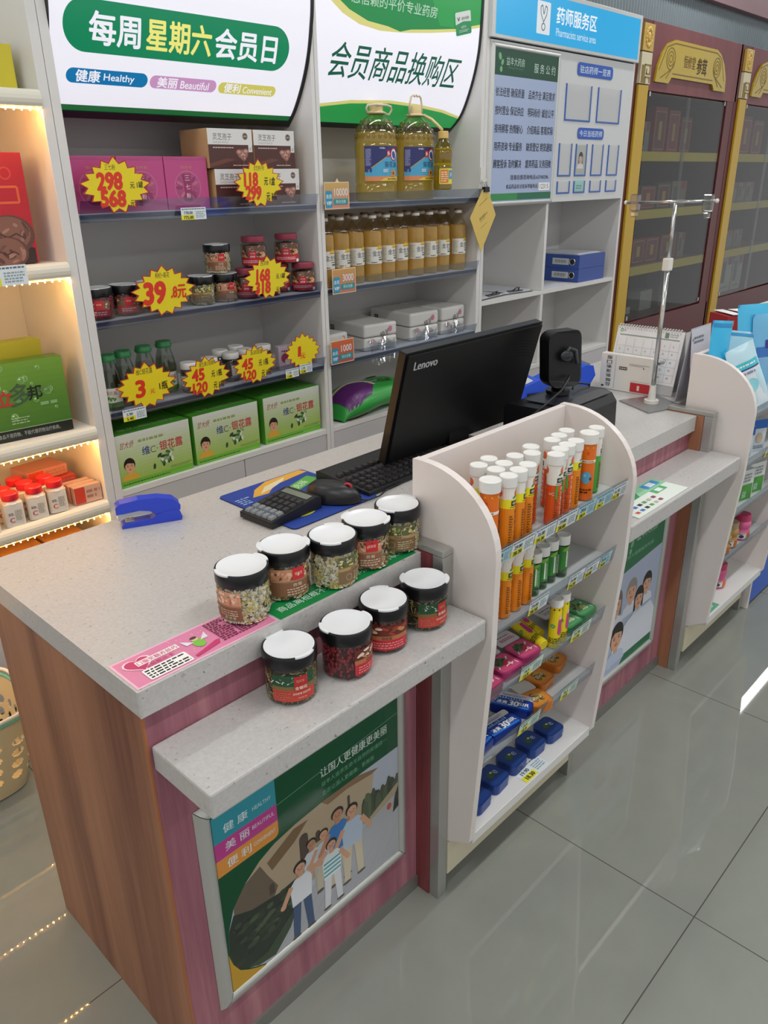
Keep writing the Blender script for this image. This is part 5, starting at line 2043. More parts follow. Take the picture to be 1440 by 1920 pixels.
def copies(t, spots, group, tilt=0.0):
    for i, (x, y, z, rz, lab) in enumerate(spots):
        o = t if i == 0 else dup(t, (x, y, z))
        o.location = (x, y, z)
        o.rotation_euler = (tilt, 0, rz)
        o['label'] = lab
        o['group'] = group
pt = tin('#c2447c', .066, .060, .022, .014, pr_berry)
bcard(pt, .064, .042, .022, .034, '#b8608c')
copies(pt, [(1.194, .803, .5345, math.radians(-4), 'pink berry mint tin in the middle of its row, with white header card'), (1.270, .806, .5345, math.radians(-6), 'pink berry mint tin beside the lying yellow tube'), (1.112, .793, .5345, math.radians(2), 'pink berry mint tin mostly hidden by the rack side')], 'pink mint tins on the third shelf')
gt = tin('#4f9a62', .066, .060, .022, .014, lambda p, w, d, r: pr_berry(p, w, d, r, '#5fae74', '#8a9a5a', '#dce8d0'))
bcard(gt, .064, .042, .022, .034, '#8a9a9a')
copies(gt, [(1.440, .800, .5345, math.radians(-3), 'green mint tin beside the standing yellow tubes'), (1.512, .806, .5345, math.radians(-2), 'green mint tin at the right end of the third shelf')], 'green mint tins on the third shelf')
ot = tin('#d27a2a', .062, .058, .022, .014, pr_swirl)
copies(ot, [(1.335, .800, .3685, math.radians(-14), 'orange mint tin with white card nearest the shelf front'), (1.412, .845, .3685, .05, 'orange mint tin in the middle of the orange ones'), (1.500, .862, .3685, .2, 'orange mint tin farthest right at the shelf back')], 'orange mint tins on the fourth shelf')
oc = MB()
oc.prism(rpts(1.312, .834, 1.366, .872, .006), XY, .3845, .387, M('#c9c6c0', .5))
oc.build('header_card', ot, world=True)
bt = tin('#12389a', .098, .038, .024, .011, pr_blue30)
bcard(bt, .094, .018, .024, .0205, '#4a6ab0')
copies(bt, [(1.195, .800, .3685, math.radians(-7), 'blue mint tin marked 30 lying along the front of the fourth shelf'), (1.277, .832, .3685, math.radians(-68), 'blue mint tin marked 30 turned across the shelf beside the orange tin'), (1.165, .862, .3685, math.radians(12), 'blue mint tin marked 30 at the back left of the fourth shelf'), (1.104, .803, .3685, math.radians(6), 'blue mint tin marked 30 half hidden by the rack side')], 'blue mint tins on the fourth shelf')
st_ = tin('#24438c', .062, .060, .026, .014, pr_mint)
copies(st_, [(1.128, .818, .2010, .1, 'small dark blue tin at the left end of the bottom board'), (1.207, .826, .2010, .08, 'second small dark blue tin on the bottom board'), (1.289, .831, .2010, .05, 'third small dark blue tin on the bottom board'), (1.370, .831, .2010, 0.0, 'fourth small dark blue tin on the bottom board'), (1.447, .828, .2010, -.05, 'small dark blue tin at the right end, apart from the others')], 'dark blue tins on the bottom board')

# ------------------------------------------------------------------ far rack stock
MB_ = ['#5ec4e6', '#3aa9dc', '#8fd3ea']
def maskpack(label, x, y, z, w, h, rz, lean, c, style, roll=0.0):
    t = thing('mask_pack', label, 'mask pack', (x, y, z), 0, 'mask packs on the far rack')
    t.rotation_euler = (lean, roll, rz)
    q = MB()
    def fn(s):
        def f(u, v):
            b = .012 * math.sin(PI * u) ** .6 * math.sin(PI * v) ** .5 if 0 < u < 1 and 0 < v < 1 else 0
            wob = .0022 * math.sin(9 * u + 7 * v) * math.sin(PI * v)
            return (w * (u - .5), s * b + wob, h * v)
        return f
    q.surf(fn(-1), 12, 18, M(c, .22, 0, 0, .6))
    q.surf(fn(1), 12, 18, M(c, .22, 0, 0, .6))
    q.build('pouch', t)
    p = Print(.0012)
    if style == 0:
        p.rect(-w * .42, h * .06, w * .42, h * .66, M('#dce6ea', .35))
        p.rect(-w * .42, h * .66, w * .42, h * .76, M('#3fc0cc', .35))
        p.rect(-w * .42, h * .64, w * .42, h * .66, M('#2a3a8a', .35))
        p.bars(-w * .3, h * .69, w * .3, h * .73, 1, TXTW, 2)
        p.ell(.0, h * .40, w * .22, h * .10, M('#8fd3e0', .35), 18)
        p.bars(-w * .36, h * .56, w * .2, h * .62, 1, M('#8a8ab0', .4), 3)
    elif style == 1:
        p.rect(-w * .40, h * .50, w * .40, h * .62, M('#2f6fb8', .35))
        p.rect(-w * .1, h * .60, w * .05, h * .70, M('#3a2f8a', .35))
        p.rect(-w * .40, h * .05, w * .40, h * .50, M('#7fb4dc', .3))
    elif style == 2:
        p.rect(-w * .44, h * .05, w * .44, h * .9, M('#dfe4e8', .4))
        p.rect(-w * .44, h * .70, w * .44, h * .80, M('#55c0b4', .4))
        p.rect(-w * .44, h * .685, w * .44, h * .695, M('#2a3a8a', .4))
        p.bars(-w * .38, h * .10, w * .38, h * .62, 16, M('#8a929c', .5), 7)
    else:
        p.rect(-w * .46, h * .93, w * .46, h * .97, M('#2a8cc4', .3))
    def f(u, v, d):
        a, b = u / w + .5, v / h
        bb = .012 * max(0.0, math.sin(PI * a)) ** .6 * max(0.0, math.sin(PI * b)) ** .5
        return Vector((u, -bb + .0022 * math.sin(9 * a + 7 * b) * math.sin(PI * b) - d * 1.2, v))
    p.build('pouch_print', t, f, cut=w / 14)
maskpack('light blue mask pack with teal band leaning at the left end of the far rack', 2.41, .765, .866, .10, .205, -.5, math.radians(-12), '#bfe0ec', 0, math.radians(-20))
maskpack('bright blue pouch standing up behind the white rack side', 2.318, .872, .868, .07, .26, -.55, math.radians(-6), '#35b6e6', 9, math.radians(5))
maskpack('blue pouch with folded bright blue top behind the teal banded pack', 2.515, .820, .868, .13, .29, -.5, math.radians(-10), '#49b9e4', 1)
maskpack('blue patterned mask pack with purple mark right of the folded pouch', 2.545, .800, .868, .11, .26, -.45, math.radians(-8), '#6db4dc', 1)
maskpack('white mask pack full of fine print at the picture edge', 2.60, .765, .868, .12, .235, -.45, math.radians(-8), '#d3dde4', 2)
maskpack('pale blue mask pack lying behind the teal banded pack', 2.425, .838, .868, .12, .22, -.5, math.radians(-14), '#9accdf', 9, math.radians(8))
def carton(label, x, y, z, w, d, h, rz, body, pr, name='medicine_carton', group=None, cat='box'):
    t = thing(name, label, cat, (x, y, z), rz, group)
    q = MB()
    q.box(-w / 2, w / 2, -d / 2, d / 2, 0, h, M(body, .4))
    q.build('carton', t, bevel=.0008)
    if pr:
        p = Print()
        pr(p, w, h)
        p.build('printed_face', t, lambda u, v, k: Vector((u, -d / 2 - k, v)))
    return t
def pr_bluebox(p, w, h):
    p.rect(-w / 2, 0, -w * .18, h, M('#1f63b8', .4))
    p.rect(-w / 2 + .006, h * .15, -w * .22, h * .6, TXTW)
    p.bars(-w / 2 + .008, h * .17, -w * .24, h * .58, 9, INK, 2, .7)
    p.rect(-w * .18, h * .72, w / 2, h, M('#1f63b8', .4))
    p.ell(w * .15, h * .42, w * .18, h * .16, M('#c8b49a', .4))
    p.bars(-w * .1, h * .08, w * .4, h * .2, 2, M('#7a8a9a', .4), 3)
for i, (x, lab) in enumerate(((2.335, 'blue edged box half hidden by the far rack side'), (2.43, 'middle blue edged box on the second shelf of the far rack'), (2.535, 'blue edged box with barcode on the far rack'))):
    carton(lab, x, .812, .7005, .075, .05, .105, -.45, '#cdd6dc', pr_bluebox, group='blue boxes on the far rack')
def pr_wb(c):
    def f(p, w, h):
        p.rect(-w / 2 + .004, h * .05, w / 2 - .004, h * .55, M(c, .4))
        p.text('益', 0, h * .25, h * .2, M('#d8e4ea', .4))
        p.bars(-w * .3, h * .62, w * .3, h * .9, 3, M('#8a9298', .4), 3)
    return f
for i, (x, c, lab) in enumerate(((2.325, '#2f86b8', 'white and blue box at the left of the third shelf of the far rack'), (2.40, '#2f86b8', 'second white and blue box on the third shelf of the far rack'), (2.50, '#4f9a3c', 'white and green box on the third shelf of the far rack'), (2.60, '#4f9a3c', 'white and green box farthest right on the far rack'))):
    carton(lab, x, .812, .5345, .068 if i < 2 else .085, .05, .11, -.25, '#d8dcda', pr_wb(c), group='white boxes on the far rack')
def gummy(label, x, y, z, c1, c2, rz):
    t = thing('gummy_jar', label, 'jar', (x, y, z), rz, 'gummy jars on the far rack')
    q = MB()
    q.lathe([(0, 0), (.026, 0), (.030, .004), (.030, .030), (.026, .036), (.026, .042), (.030, .048), (.030, .062), (.026, .068)], M(c1, .35), 22)
    q.build('jar_body', t)
    q = MB()
    q.lathe([(.026, .068), (.0275, .069), (.0275, .088), (.025, .090), (0, .090)], M(c2, .35), 22)
    q.build('lid', t)
    p = Print()
    p.rect(-.03, .008, .03, .030, M('#e4e2dc', .4))
    p.rect(.008, .008, .03, .030, M('#d8713a', .4))
    p.ell(-.008, .016, .008, .006, M('#3a3a5a', .4), 12)
    p.bars(-.024, .022, .004, .029, 2, INK, 3)
    p.build('label', t, wrap(.030, A0), cut=.005)
for (x, y, z, a, b, lab) in ((2.335, .808, .3685, '#a8703a', '#7a3c34', 'gummy jar with dark brown lid at the left of the fourth shelf'), (2.43, .812, .3685, '#b08a4a', '#a8906a', 'second gummy jar with tan lid on the fourth shelf'), (2.50, .815, .3685, '#b08a4a', '#a8906a', 'third gummy jar with tan lid on the fourth shelf'), (2.59, .808, .3685, '#d4608e', '#b83a64', 'pink waisted gummy jar with red lid on the fourth shelf'), (2.52, .835, .2010, '#d4608e', '#b83a64', 'pink waisted gummy jar standing alone on the bottom board of the far rack')):
    gummy(lab, x, y, z, a, b, 0)
p = Print(.0004)
p.rect(0, 0, .075, .035, M('#5fb08c', .4))
p.bars(.01, .008, .06, .028, 2, M('#cfe4d8', .4), 2)
o = p.build('price_card', None, lambda u, v, d: Vector((u, v, d)))
o.location = (2.325, .772, .1988)
tag(o, 'green price card lying on the bottom board of the far rack', 'card')
# red gift box and white lid behind the mask packs
def pr_gift(p, w, h):
    p.rect(-w * .42, h * .06, w * .42, h * .94, M('#8f1a1c', .4))
    p.rect(-w * .2, h * .0, w * .2, h * .34, M('#d8d2c8', .45))
    p.bars(-w * .17, h * .04, w * .17, h * .3, 6, INK, 3, .6)
    for s in (-1, 1):
        p.line([(s * w * .42, h * .75), (s * w * .3, h * .75), (s * w * .3, h * .9)], .004, M('#c8602a', .4))
gb = carton('dark red gift box with two white bands behind the mask packs', 3.17, 1.15, .8706, .14, .12, .150, -.62, '#9a1d22', pr_gift, 'gift_box')
q = MB()
for a in (-.052, .012):
    q.box(a, a + .04, -.066, .066, .1552, .1562, TXTW)
q.build('white_band', gb)
t = thing('storage_tub', 'white plastic tub with lid at the right edge behind the mask packs', 'tub', (3.41, 1.06, .8706))
q = MB()
q.prism(rpts(-.11, -.075, .11, .075, .035), XY, 0, .125, M('#cfcdc4', .4))
q.build('tub_body', t, bevel=.006)
q = MB()
q.prism(rpts(-.122, -.085, .122, .085, .04), XY, .126, .150, M('#d4d2c8', .4))
q.prism(rpts(-.10, -.068, .10, .068, .035), XY, .150, .168, M('#d8d6cc', .4))
q.build('tub_lid', t, bevel=.005)

# ================================================================== GOODS IN THE BACK CABINETS
# pink and purple powder boxes
def pr_pink(p, w, h):
    LN = M('#c07a9a', .45)
    p.rect(-w / 2 + .004, h - .010, w / 2 - .004, h - .004, M('#b04a7c', .45))
    p.text('恒修堂', 0, h * .80, .008, M('#c98a6a', .45), w=.04)
    p.ring(0, h * .42, h * .30, h * .315, LN, 30)
    for k in range(16):
        a = 2 * PI * k / 16
        p.ell(h * .2 * math.cos(a), h * .42 + h * .2 * math.sin(a), .012, .005, M(['#a35078', '#b86a84', '#8f3a66'][k % 3], .45), 10, a)
    p.rect(-.012, h * .16, .012, h * .68, M('#94305f', .45))
    for k, s in enumerate('三七粉'):
        p.text(s, 0, h * (.60 - k * .17), h * .10, M('#e4c8d4', .45), bold=.01)
ga = 'pink powder boxes on the top shelf'
t0 = carton('left pink powder box behind the 298 price star', 1.153, 2.30, 1.4455, .150, .15, .148, 0, '#bd4a84', pr_pink, group=ga)
o = dup(t0, (1.306, 2.30, 1.4455), 0, 'middle pink powder box half behind the 298 price star')
o = dup(t0, (1.459, 2.30, 1.4455), 0, 'right pink powder box showing its whole round emblem')
def pr_lz(p, w, h):
    p.rect(-w / 2, 0, w / 2, h * .60, M('#4f2c28', .4))
    p.rect(-w / 2, h * .60, w / 2, h, M('#dcdcda', .4))
    p.text('灵芝孢子', -w * .18, h * .80, h * .17, M('#5a5654', .5), w=w * .42)
    p.text('LINGZHI BAOZI', -w * .22, h * .66, h * .05, M('#a8a6a2', .5), w=w * .34)
    p.ell(w * .34, h * .82, .010, .010, M('#6a5a50', .5), 16)
    p.bars(w * .30, h * .80, w * .38, h * .84, 2, M('#d0c8c0', .5), 3)
    p.bars(-w * .40, h * .50, w * .12, h * .55, 1, M('#c8b8b0', .5), 5)
    p.rect(w * .40, h * .42, w * .49, h * .60, M('#dcdcda', .4))
    p.text('0', w * .445, h * .5, .008, INK)
    p.poly([(-w / 2, h * .12), (-w * .1, h * .26), (w * .1, h * .22), (-w / 2, h * .02)], M('#6b3f30', .4))
    for dx, dy, r in ((0, 0, .020), (-.014, .006, .012), (.012, .008, .012), (.002, -.012, .010)):
        p.ell(w * .26 + dx, h * .36 + dy, r, r * .7, M('#9a6a5c', .45), 14)
        p.ell(w * .26 + dx, h * .37 + dy, r * .6, r * .35, M('#c39a8c', .45), 12)
    p.poly([(w * .25, h * .05), (w * .28, h * .05), (w * .27, h * .34), (w * .25, h * .34)], M('#7a4a3c', .45))
    p.bars(w * .02, h * .05, w * .42, h * .10, 1, M('#c8b0a4', .5), 7)
gb_ = 'white and brown ganoderma boxes'
t0 = carton('upper left white and brown box of the stack of four', 1.625, 2.29, 1.5605, .170, .15, .113, 0, '#c9a473', pr_lz, group=gb_)
for x, z, lab in ((1.801, 1.5605, 'upper right white and brown box of the stack of four'), (1.640, 1.4455, 'lower left white and brown box beside the pink boxes'), (1.815, 1.4455, 'lower right white and brown box behind the 118 price star')):
    dup(t0, (x, 2.29, z), 0, lab)

# small herb jars on the second shelf
gj = 'herb jars on the second cabinet shelf'
for i, (x, y, z, kd, sty, lab) in enumerate(((1.112, 2.225, 1.1555, 'berry', 'red', 'red labelled herb jar at the far left of the second cabinet shelf'),
        (1.205, 2.235, 1.1555, 'darkberry', 'red', 'second herb jar from the left, beside the 39.8 price star'),
        (1.295, 2.24, 1.1555, 'mix', 'red', 'herb jar hidden behind the 39.8 price star'),
        (1.475, 2.235, 1.1555, 'mum', 'olive', 'chrysanthemum jar just right of the 39.8 price star'),
        (1.566, 2.235, 1.1555, 'mix', 'peach', 'herb jar carrying another jar on its lid'),
        (1.552, 2.24, 1.2467, 'mum', 'peach', 'chrysanthemum jar standing on top of another jar'))):
    make_jar(lab, x, y, z, kd, sty, 0, .1 * ((i * 7) % 5 - 2) + .15, gj, 20 + i)
# square-shouldered jars of ginseng with rose caps
def ginseng(t):
    q = MB()
    oc = lambda r, z: [(r * math.cos(PI / 8 + i * PI / 4), r * math.sin(PI / 8 + i * PI / 4), z) for i in range(8)]
    R = [(.040, .001), (.0445, .004), (.0445, .070), (.037, .078), (.035, .081)]
    vs = [p for r, z in R for p in oc(r, z)]
    q.add(vs, [(j * 8 + i, j * 8 + (i + 1) % 8, j * 8 + 8 + (i + 1) % 8, j * 8 + 8 + i) for j in range(4) for i in range(8)] + [tuple(range(8))[::-1]], JAR)
    q.build('jar_body', t)
    q = MB()
    q.lathe([(.036, .079), (.0385, .0795), (.0395, .082), (.0395, .096), (.038, .098), (0, .098)], M('#9a3f52', .35), 28)
    q.build('lid', t)
    rd = random.Random(5)
    q = MB()
    q.lathe([(0, .003), (.036, .003), (.037, .068), (0, .070)], M('#7a4c34', .8), 12)
    for i in range(110):
        a, z = rd.random() * 2 * PI, rd.uniform(.006, .068)
        b = rd.uniform(-.8, .8)
        o = Vector((.0385 * math.cos(a), .0385 * math.sin(a), z))
        u = Vector((-math.sin(a), math.cos(a), 0)) * math.cos(b) + Vector((0, 0, 1)) * math.sin(b)
        L = rd.uniform(.004, .008)
        pts = [o - u * L, o, o + u * L]
        pts = [Vector((p.x * min(1, .0395 / math.hypot(p.x, p.y)), p.y * min(1, .0395 / math.hypot(p.x, p.y)), min(max(p.z, .005), .07))) for p in pts]
        q.tube(pts, [.0022, .003, .0022], M(rd.choice(['#c99a70', '#b58058', '#d8b48c', '#a8704a']), .75), 6)
    tag(q.build('ginseng_slices', t), kind='stuff')
    p = Print(.0004)
    w = .0165
    for k in (-1, 0, 1):
        pass
    p.rect(-.050, .008, .050, .030, M('#c61f38', .45))
    p.rect(-.016, .030, .010, .052, M('#c8283a', .45))
    p.text('恒修堂', -.003, .045, .005, M('#ecd2bc', .5), w=.016)
    p.text('西洋参', -.003, .035, .006, TXTW, w=.016, bold=.02)
    for k in range(8):
        p.ell(.026 + .02 * ((k * .37) % 1), .034 + .014 * ((k * .61) % 1), .008, .004, M(['#c98a5c', '#e0b088', '#a8663c'][k % 3], .5), 10, k)
        p.ell(-.026 - .02 * ((k * .43) % 1), .034 + .012 * ((k * .71) % 1), .007, .0035, M(['#c98a5c', '#7a4a30', '#e0b088'][k % 3], .5), 10, k)
    p.bars(-.04, .014, .03, .024, 2, M('#f0c8c8', .5), 4)
    p.rect(.034, .006, .046, .016, TXTW)
    p.build('label', t, wrap(.0446, A0 + .1), cut=.006)
t0 = thing('ginseng_jar', 'upper left ginseng jar with rose cap, standing on other jars', 'jar', (1.700, 2.238, 1.2547), 0, 'ginseng jars with rose caps')
ginseng(t0)
for i, (x, y, z, lab) in enumerate(((1.846, 2.24, 1.2547, 'upper right ginseng jar with rose cap'), (1.660, 2.232, 1.1555, 'lower ginseng jar next to the chrysanthemum jar'), (1.752, 2.236, 1.1555, 'lower ginseng jar behind the 168 price star'), (1.832, 2.28, 1.1555, 'lower ginseng jar just right of the 168 price star'), (1.900, 2.222, 1.1555, 'lower ginseng jar at the right end by the cabinet side'))):
    dup(t0, (x, y, z), 0, lab)

# green capped glass bottles
def gbottle(t):
    q = MB()
    G = clear('#e4ece6', .90, .08, .03)
    q.lathe([(0, .001), (.030, .001), (.034, .006), (.0345, .085), (.028, .118), (.0215, .140), (.0215, .150)], G, 26)
    q.build('glass_body', t)
    q = MB()
    q.lathe([(0, .003), (.0315, .003), (.0325, .084), (.0265, .114), (0, .116)], clear('#eef0dc', .95, .03, .05), 22)
    q.build('drink', t)
    q = MB()
    q.lathe([(.0215, .146), (.0255, .147), (.0262, .150), (.0262, .156), (.0240, .160), (.0240, .166), (0, .167)], M('#2a7a44', .35), 26)
    q.build('cap', t)
    p = Print(.0003)
    p.rect(-.040, .015, .040, .070, M('#d6dcd2', .5))
    p.rect(-.040, .012, .040, .026, M('#4f8a3a', .5))
    p.text('银花露', .004, .056, .011, M('#b03a3a', .5), w=.036)
    for k in range(5):
        p.ell(-.012 + k * .006, .036 + (k % 2) * .004, .006, .003, M('#5a8a3a', .5), 10, k)
    p.text('维C', -.024, .056, .010, M('#2a5a8a', .5))
    p.build('label', t, wrap(.0345, A0 + .15), cut=.006)
t0 = thing('drink_bottle', 'x', 'bottle', (1.105, 2.215, .8855), 0, 'green capped drink bottles')
gbottle(t0)
t0['label'] = 'front green capped bottle at the left edge of the third cabinet shelf'
for x, y, lab in ((1.095, 2.30, 'green capped bottle behind the leftmost one'), (1.168, 2.235, 'green capped bottle second from the left at the front'), (1.250, 2.255, 'green capped bottle above the left of the 3 yuan price star'), (1.335, 2.275, 'green capped bottle farthest right and farthest back')):
    dup(t0, (x, y, .8855), x * 3 % .6, lab)
# white capped supplement bottles
def supp(t):
    q = MB()
    q.lathe([(0, .001), (.026, .001), (.029, .004), (.029, .066), (.024, .075), (.022, .078)], clear('#dcdad2', .8, .08, .08), 24)
    q.build('bottle_body', t)
    q = MB()
    q.lathe([(0, .003), (.027, .003), (.027, .060), (0, .062)], M('#8a8a80', .7), 16)
    tag(q.build('capsules', t), kind='stuff')
    q = MB()
    q.lathe([(.022, .076), (.0275, .077), (.0285, .079), (.0285, .094), (.0265, .097), (0, .097)], CAPW, 26)
    q.build('cap', t)
    p = Print(.0003)
    p.rect(-.040, .012, .040, .056, M('#c9cdc8', .5))
    p.rect(-.040, .012, .040, .022, M('#7a8a9a', .5))
    p.bars(-.02, .028, .03, .050, 4, M('#5a6470', .5), 3)
    p.build('label', t, wrap(.029, A0), cut=.006)
t0 = thing('supplement_bottle', 'white capped bottle behind the left 45 yuan price star', 'bottle', (1.383, 2.215, .8855), 0, 'white capped supplement bottles')
supp(t0)
for x, y, lab in ((1.470, 2.225, 'white capped bottle second from the left of the white capped ones'), (1.568, 2.240, 'white capped bottle at the front left of the cluster'), (1.570, 2.305, 'white capped bottle at the back left of the cluster'), (1.640, 2.255, 'white capped bottle in the middle of the cluster front'), (1.652, 2.325, 'white capped bottle at the back middle of the cluster'), (1.728, 2.265, 'white capped bottle at the right of the cluster')):
    dup(t0, (x, y, .8855), x, lab)
def pr_sachet(p, w, h):
    p.rect(-w / 2 + .003, .003, w / 2 - .003, h - .003, M('#c8b8c4', .45))
    p.ell(-w * .1, h * .5, w * .25, h * .2, M('#a04a6a', .45), 14)
    p.ell(w * .1, h * .35, w * .2, h * .15, M('#e4dce2', .45), 14)
    p.bars(-w * .3, h * .75, w * .3, h * .85, 1, M('#5a3a6a', .45), 2)
t0 = carton('small pale sachet pack left of the 1 yuan price star', 1.800, 2.235, .8855, .060, .03, .085, -.2, '#c9bcc8', pr_sachet, 'sachet_pack', 'sachet packs')
dup(t0, (1.865, 2.235, .8855), -.1, 'small pale sachet pack behind the 1 yuan price star')

# green honeysuckle drink cartons
def honey(t):
    w, h, dd = .268, .172, .30
    q = MB()
    q.box(-w / 2, w / 2, 0, dd, 0, h, M('#5fae3a', .4))
    q.build('carton', t, bevel=.001)
    p = Print()
    x0, x1 = -w / 2, w / 2
    GTOP = M('#dfe6dc', .4)
    n = 14
    for k in range(n):                                    # printed blend from white to lime
        a, b = k / n, (k + 1) / n
        c = [int(218 + (150 - 218) * a), int(224 + (184 - 224) * a), int(216 + (78 - 216) * a)]
        p.rect(x0, h * (1 - b * .9), x1, h * (1 - a * .9), M('#%02x%02x%02x' % tuple(c), .4))
    p.rect(x0, 0, x1, .020, M('#6fb03a', .4))
    p.bars(x0 + .010, .006, x1 - .09, .013, 1, M('#3a5a2a', .45), 3)
    p.bars(x1 - .085, .022, x1 - .005, .032, 2, M('#6a8a4a', .45), 4)
    p.text('甘大侨', x0 + .040, h - .035, .022, M('#b03048', .4), w=.048, shear=.3)
    p.bars(x0 + .080, h - .038, x1 - .095, h - .026, 1, M('#9aa66a', .45), 6, .7)
    p.text('维', x0 + .103, h - .068, .028, M('#2f3f8a', .4), bold=.01)
    p.text('C·', x0 + .132, h - .070, .022, M('#6a6f4a', .4))
    p.text('银花露', x0 + .195, h - .066, .031, M('#c03a4a', .4), w=.085, bold=.012)
    rd = random.Random(6)
    for k in range(22):
        p.ell(x0 + .150 + rd.uniform(-.028, .030) + k * .0016, .055 + rd.uniform(-.016, .012) + k * .001, .010, .005, M(rd.choice(['#3f6a34', '#5a8a44', '#d8dcc8', '#8aa878', '#2f4a2a']), .4), 9, rd.random() * 3)
    p.face(x0 + .040, .068, .020, M('#d8a27e', .5), HAIR, M('#d8a83a', .5))
    p.build('printed_face', t, lambda u, v, k: Vector((u, -k, v)))
    p = Print()
    p.rect(x0, 0, x1, dd, M('#4fa236', .4))
    p.text('每次1瓶', -w * .18, .045, .028, M('#a8d490', .45), w=.10)
    p.text('每日1瓶天天', w * .20, .045, .028, M('#a8d490', .45), w=.11)
    p.build('printed_top', t, lambda u, v, k: Vector((u, v, h + k)))
t0 = thing('drink_carton', 'left green and white drink carton with a boy on it', 'carton', (1.205, 2.185, .6355), 0, 'honeysuckle drink cartons')
honey(t0)
dup(t0, (1.492, 2.190, .6355), 0, 'middle green and white drink carton with a boy on it')
dup(t0, (1.790, 2.195, .6355), 0, 'right green and white drink carton with a boy on it')

# starburst price signs
def star(label, x, z, rx, rz_, rows, seed, spikes=17):
    rx, rz_ = rx * 1.12, rz_ * 1.12
    t = thing('price_sign', label, 'price sign', (x, 2.1555, z), 0, 'yellow starburst price signs')
    rd = random.Random(seed)
    def burst(k, jit):
        pts = []
        for i in range(spikes * 2):
            a = 2 * PI * i / (spikes * 2) + .09
            r = (1.0 if i % 2 == 0 else .80) * k
            # squarish burst
            s = 1 / max(abs(math.cos(a)) ** 1.35 + abs(math.sin(a)) ** 1.35, .2) ** .55
            pts.append((rx * r * s * math.cos(a), rz_ * r * s * math.sin(a)))
        return pts
    q = MB()
    q.prism(burst(1.0, 0), XZ, -.0015, 0, M('#b5281e', .5))
    q.build('card', t)
    p = Print(.0017)
    p.poly(burst(.945, 0), M('#e6d21a', .5))
    RD = M('#d8321a', .5)
    for (s, u, v, h, w, red, bold) in rows:
        k = .90 if red else 1.1
        p.text(s, (u - .06) * rx * .92, v * rz_ * (.86 if red else 1), h * k, RD if red else INK, w=w * (.86 if red else .8), bold=bold * (1.35 if red else 1.2), shear=.08, rot=rd.uniform(-.03, .03))
    p.build('handwriting', t, lambda u, v, d: Vector((u, -d, v)))
B = .035
star('price star reading 298 and 568 in front of the pink boxes', 1.182, 1.516, .100, .068, [('三七粉', -.06, .62, .013, .040, 0, .0), ('298', -.12, .18, .046, .085, 1, B), ('元 1罐', .66, .02, .016, .050, 0, .01), ('568', -.08, -.50, .044, .085, 1, B), ('元 2罐', .60, -.60, .016, .050, 0, .01)], 1)
star('price star reading 118 and 299 on the white and brown boxes', 1.680, 1.514, .092, .066, [('灵芝孢子粉', .08, .62, .013, .052, 0, 0), ('118', -.28, .20, .042, .060, 1, B), ('元 1盒', .50, .10, .022, .055, 0, .012), ('299', -.22, -.42, .042, .068, 1, B), ('元 3盒', .55, -.50, .022, .055, 0, .012)], 2)
star('price star reading 39.8 in front of the herb jars', 1.291, 1.222, .102, .068, [('枸杞+菊花', .05, .60, .014, .060, 0, 0), ('39', -.25, -.05, .066, .080, 1, B), ('.8元', .52, -.10, .042, .060, 1, .02)], 3)
star('price star reading 168 and 318 in front of the ginseng jars', 1.688, 1.224, .092, .064, [('西洋参', -.05, .66, .014, .044, 0, 0), ('168', -.15, .15, .042, .062, 1, B), ('元 1罐', .62, .02, .016, .048, 0, .012), ('318', -.20, -.48, .040, .070, 1, B), ('元 2罐', .58, -.58, .016, .048, 0, .012)], 4)
star('price star reading 3 yuan in front of the green capped bottles', 1.192, .951, .096, .066, [('维C银花露', .02, .60, .016, .070, 0, .0), ('3', -.18, -.10, .055, .034, 1, .03), ('元', .22, -.32, .016, .020, 1, .01), ('1瓶', .62, -.12, .022, .036, 0, .01)], 5)
star('left price star reading 45 and 120 on the third shelf', 1.407, .938, .088, .062, [('维生素C咀嚼片', .15, .62, .014, .080, 0, 0), ('45', -.28, .20, .040, .052, 1, B), ('元 1瓶', .50, .10, .020, .052, 0, .01), ('120', -.25, -.50, .036, .062, 1, .03), ('元 3瓶', .55, -.45, .020, .052, 0, .01)], 6)
star('right price star reading 45 and 120, in the middle of the third shelf', 1.607, .945, .086, .060, [('鱼油软胶囊', .15, .62, .014, .062, 0, 0), ('45', -.32, .12, .038, .050, 1, B), ('元 1瓶', .45, .05, .020, .052, 0, .01), ('120', -.25, -.55, .034, .060, 1, .03), ('元 3瓶', .55, -.50, .020, .052, 0, .01)], 7)
star('price star reading 1 yuan at the right end of the third shelf', 1.822, .957, .078, .060, [('1', -.15, .02, .036, .012, 1, .03), ('元', .02, -.28, .022, .028, 1, .02)], 8)

# small price tickets clipped on the rails
def ticket(x, z, w, h, a, b, label, y=2.1525, group='shelf price tickets', seed=3):
    p = Print(.0004)
    tagcard(p, 0, 0, w, h, 0, a, b, seed)
    o = p.build('price_ticket', None, lambda u, v, d: Vector((u, -d, v)))
    o.location = (x, y, z)
    tag(o, label, 'price ticket', group)
ticket(1.378, 1.418, .088, .034, '778.00', '775.00', 'price ticket under the pink boxes on the top rail')
ticket(1.098, .855, .078, .036, '5.90', '5.40', 'price ticket under the 3 yuan price star')
ticket(1.735, .872, .060, .032, '1.50', '1.40', 'price ticket left under the 1 yuan price star')
ticket(1.800, .878, .060, .032, '3.50', '3.30', 'price ticket right under the 1 yuan price star')
ticket(.745, 1.282, .145, .050, '168.0', '163.0', 'price ticket under the red gift box in the warm lit cabinet', y=2.1490)
ticket(.640, .815, .060, .036, '89.0', '85.0', 'price ticket under the dark green carton in the warm lit cabinet', y=2.1490)

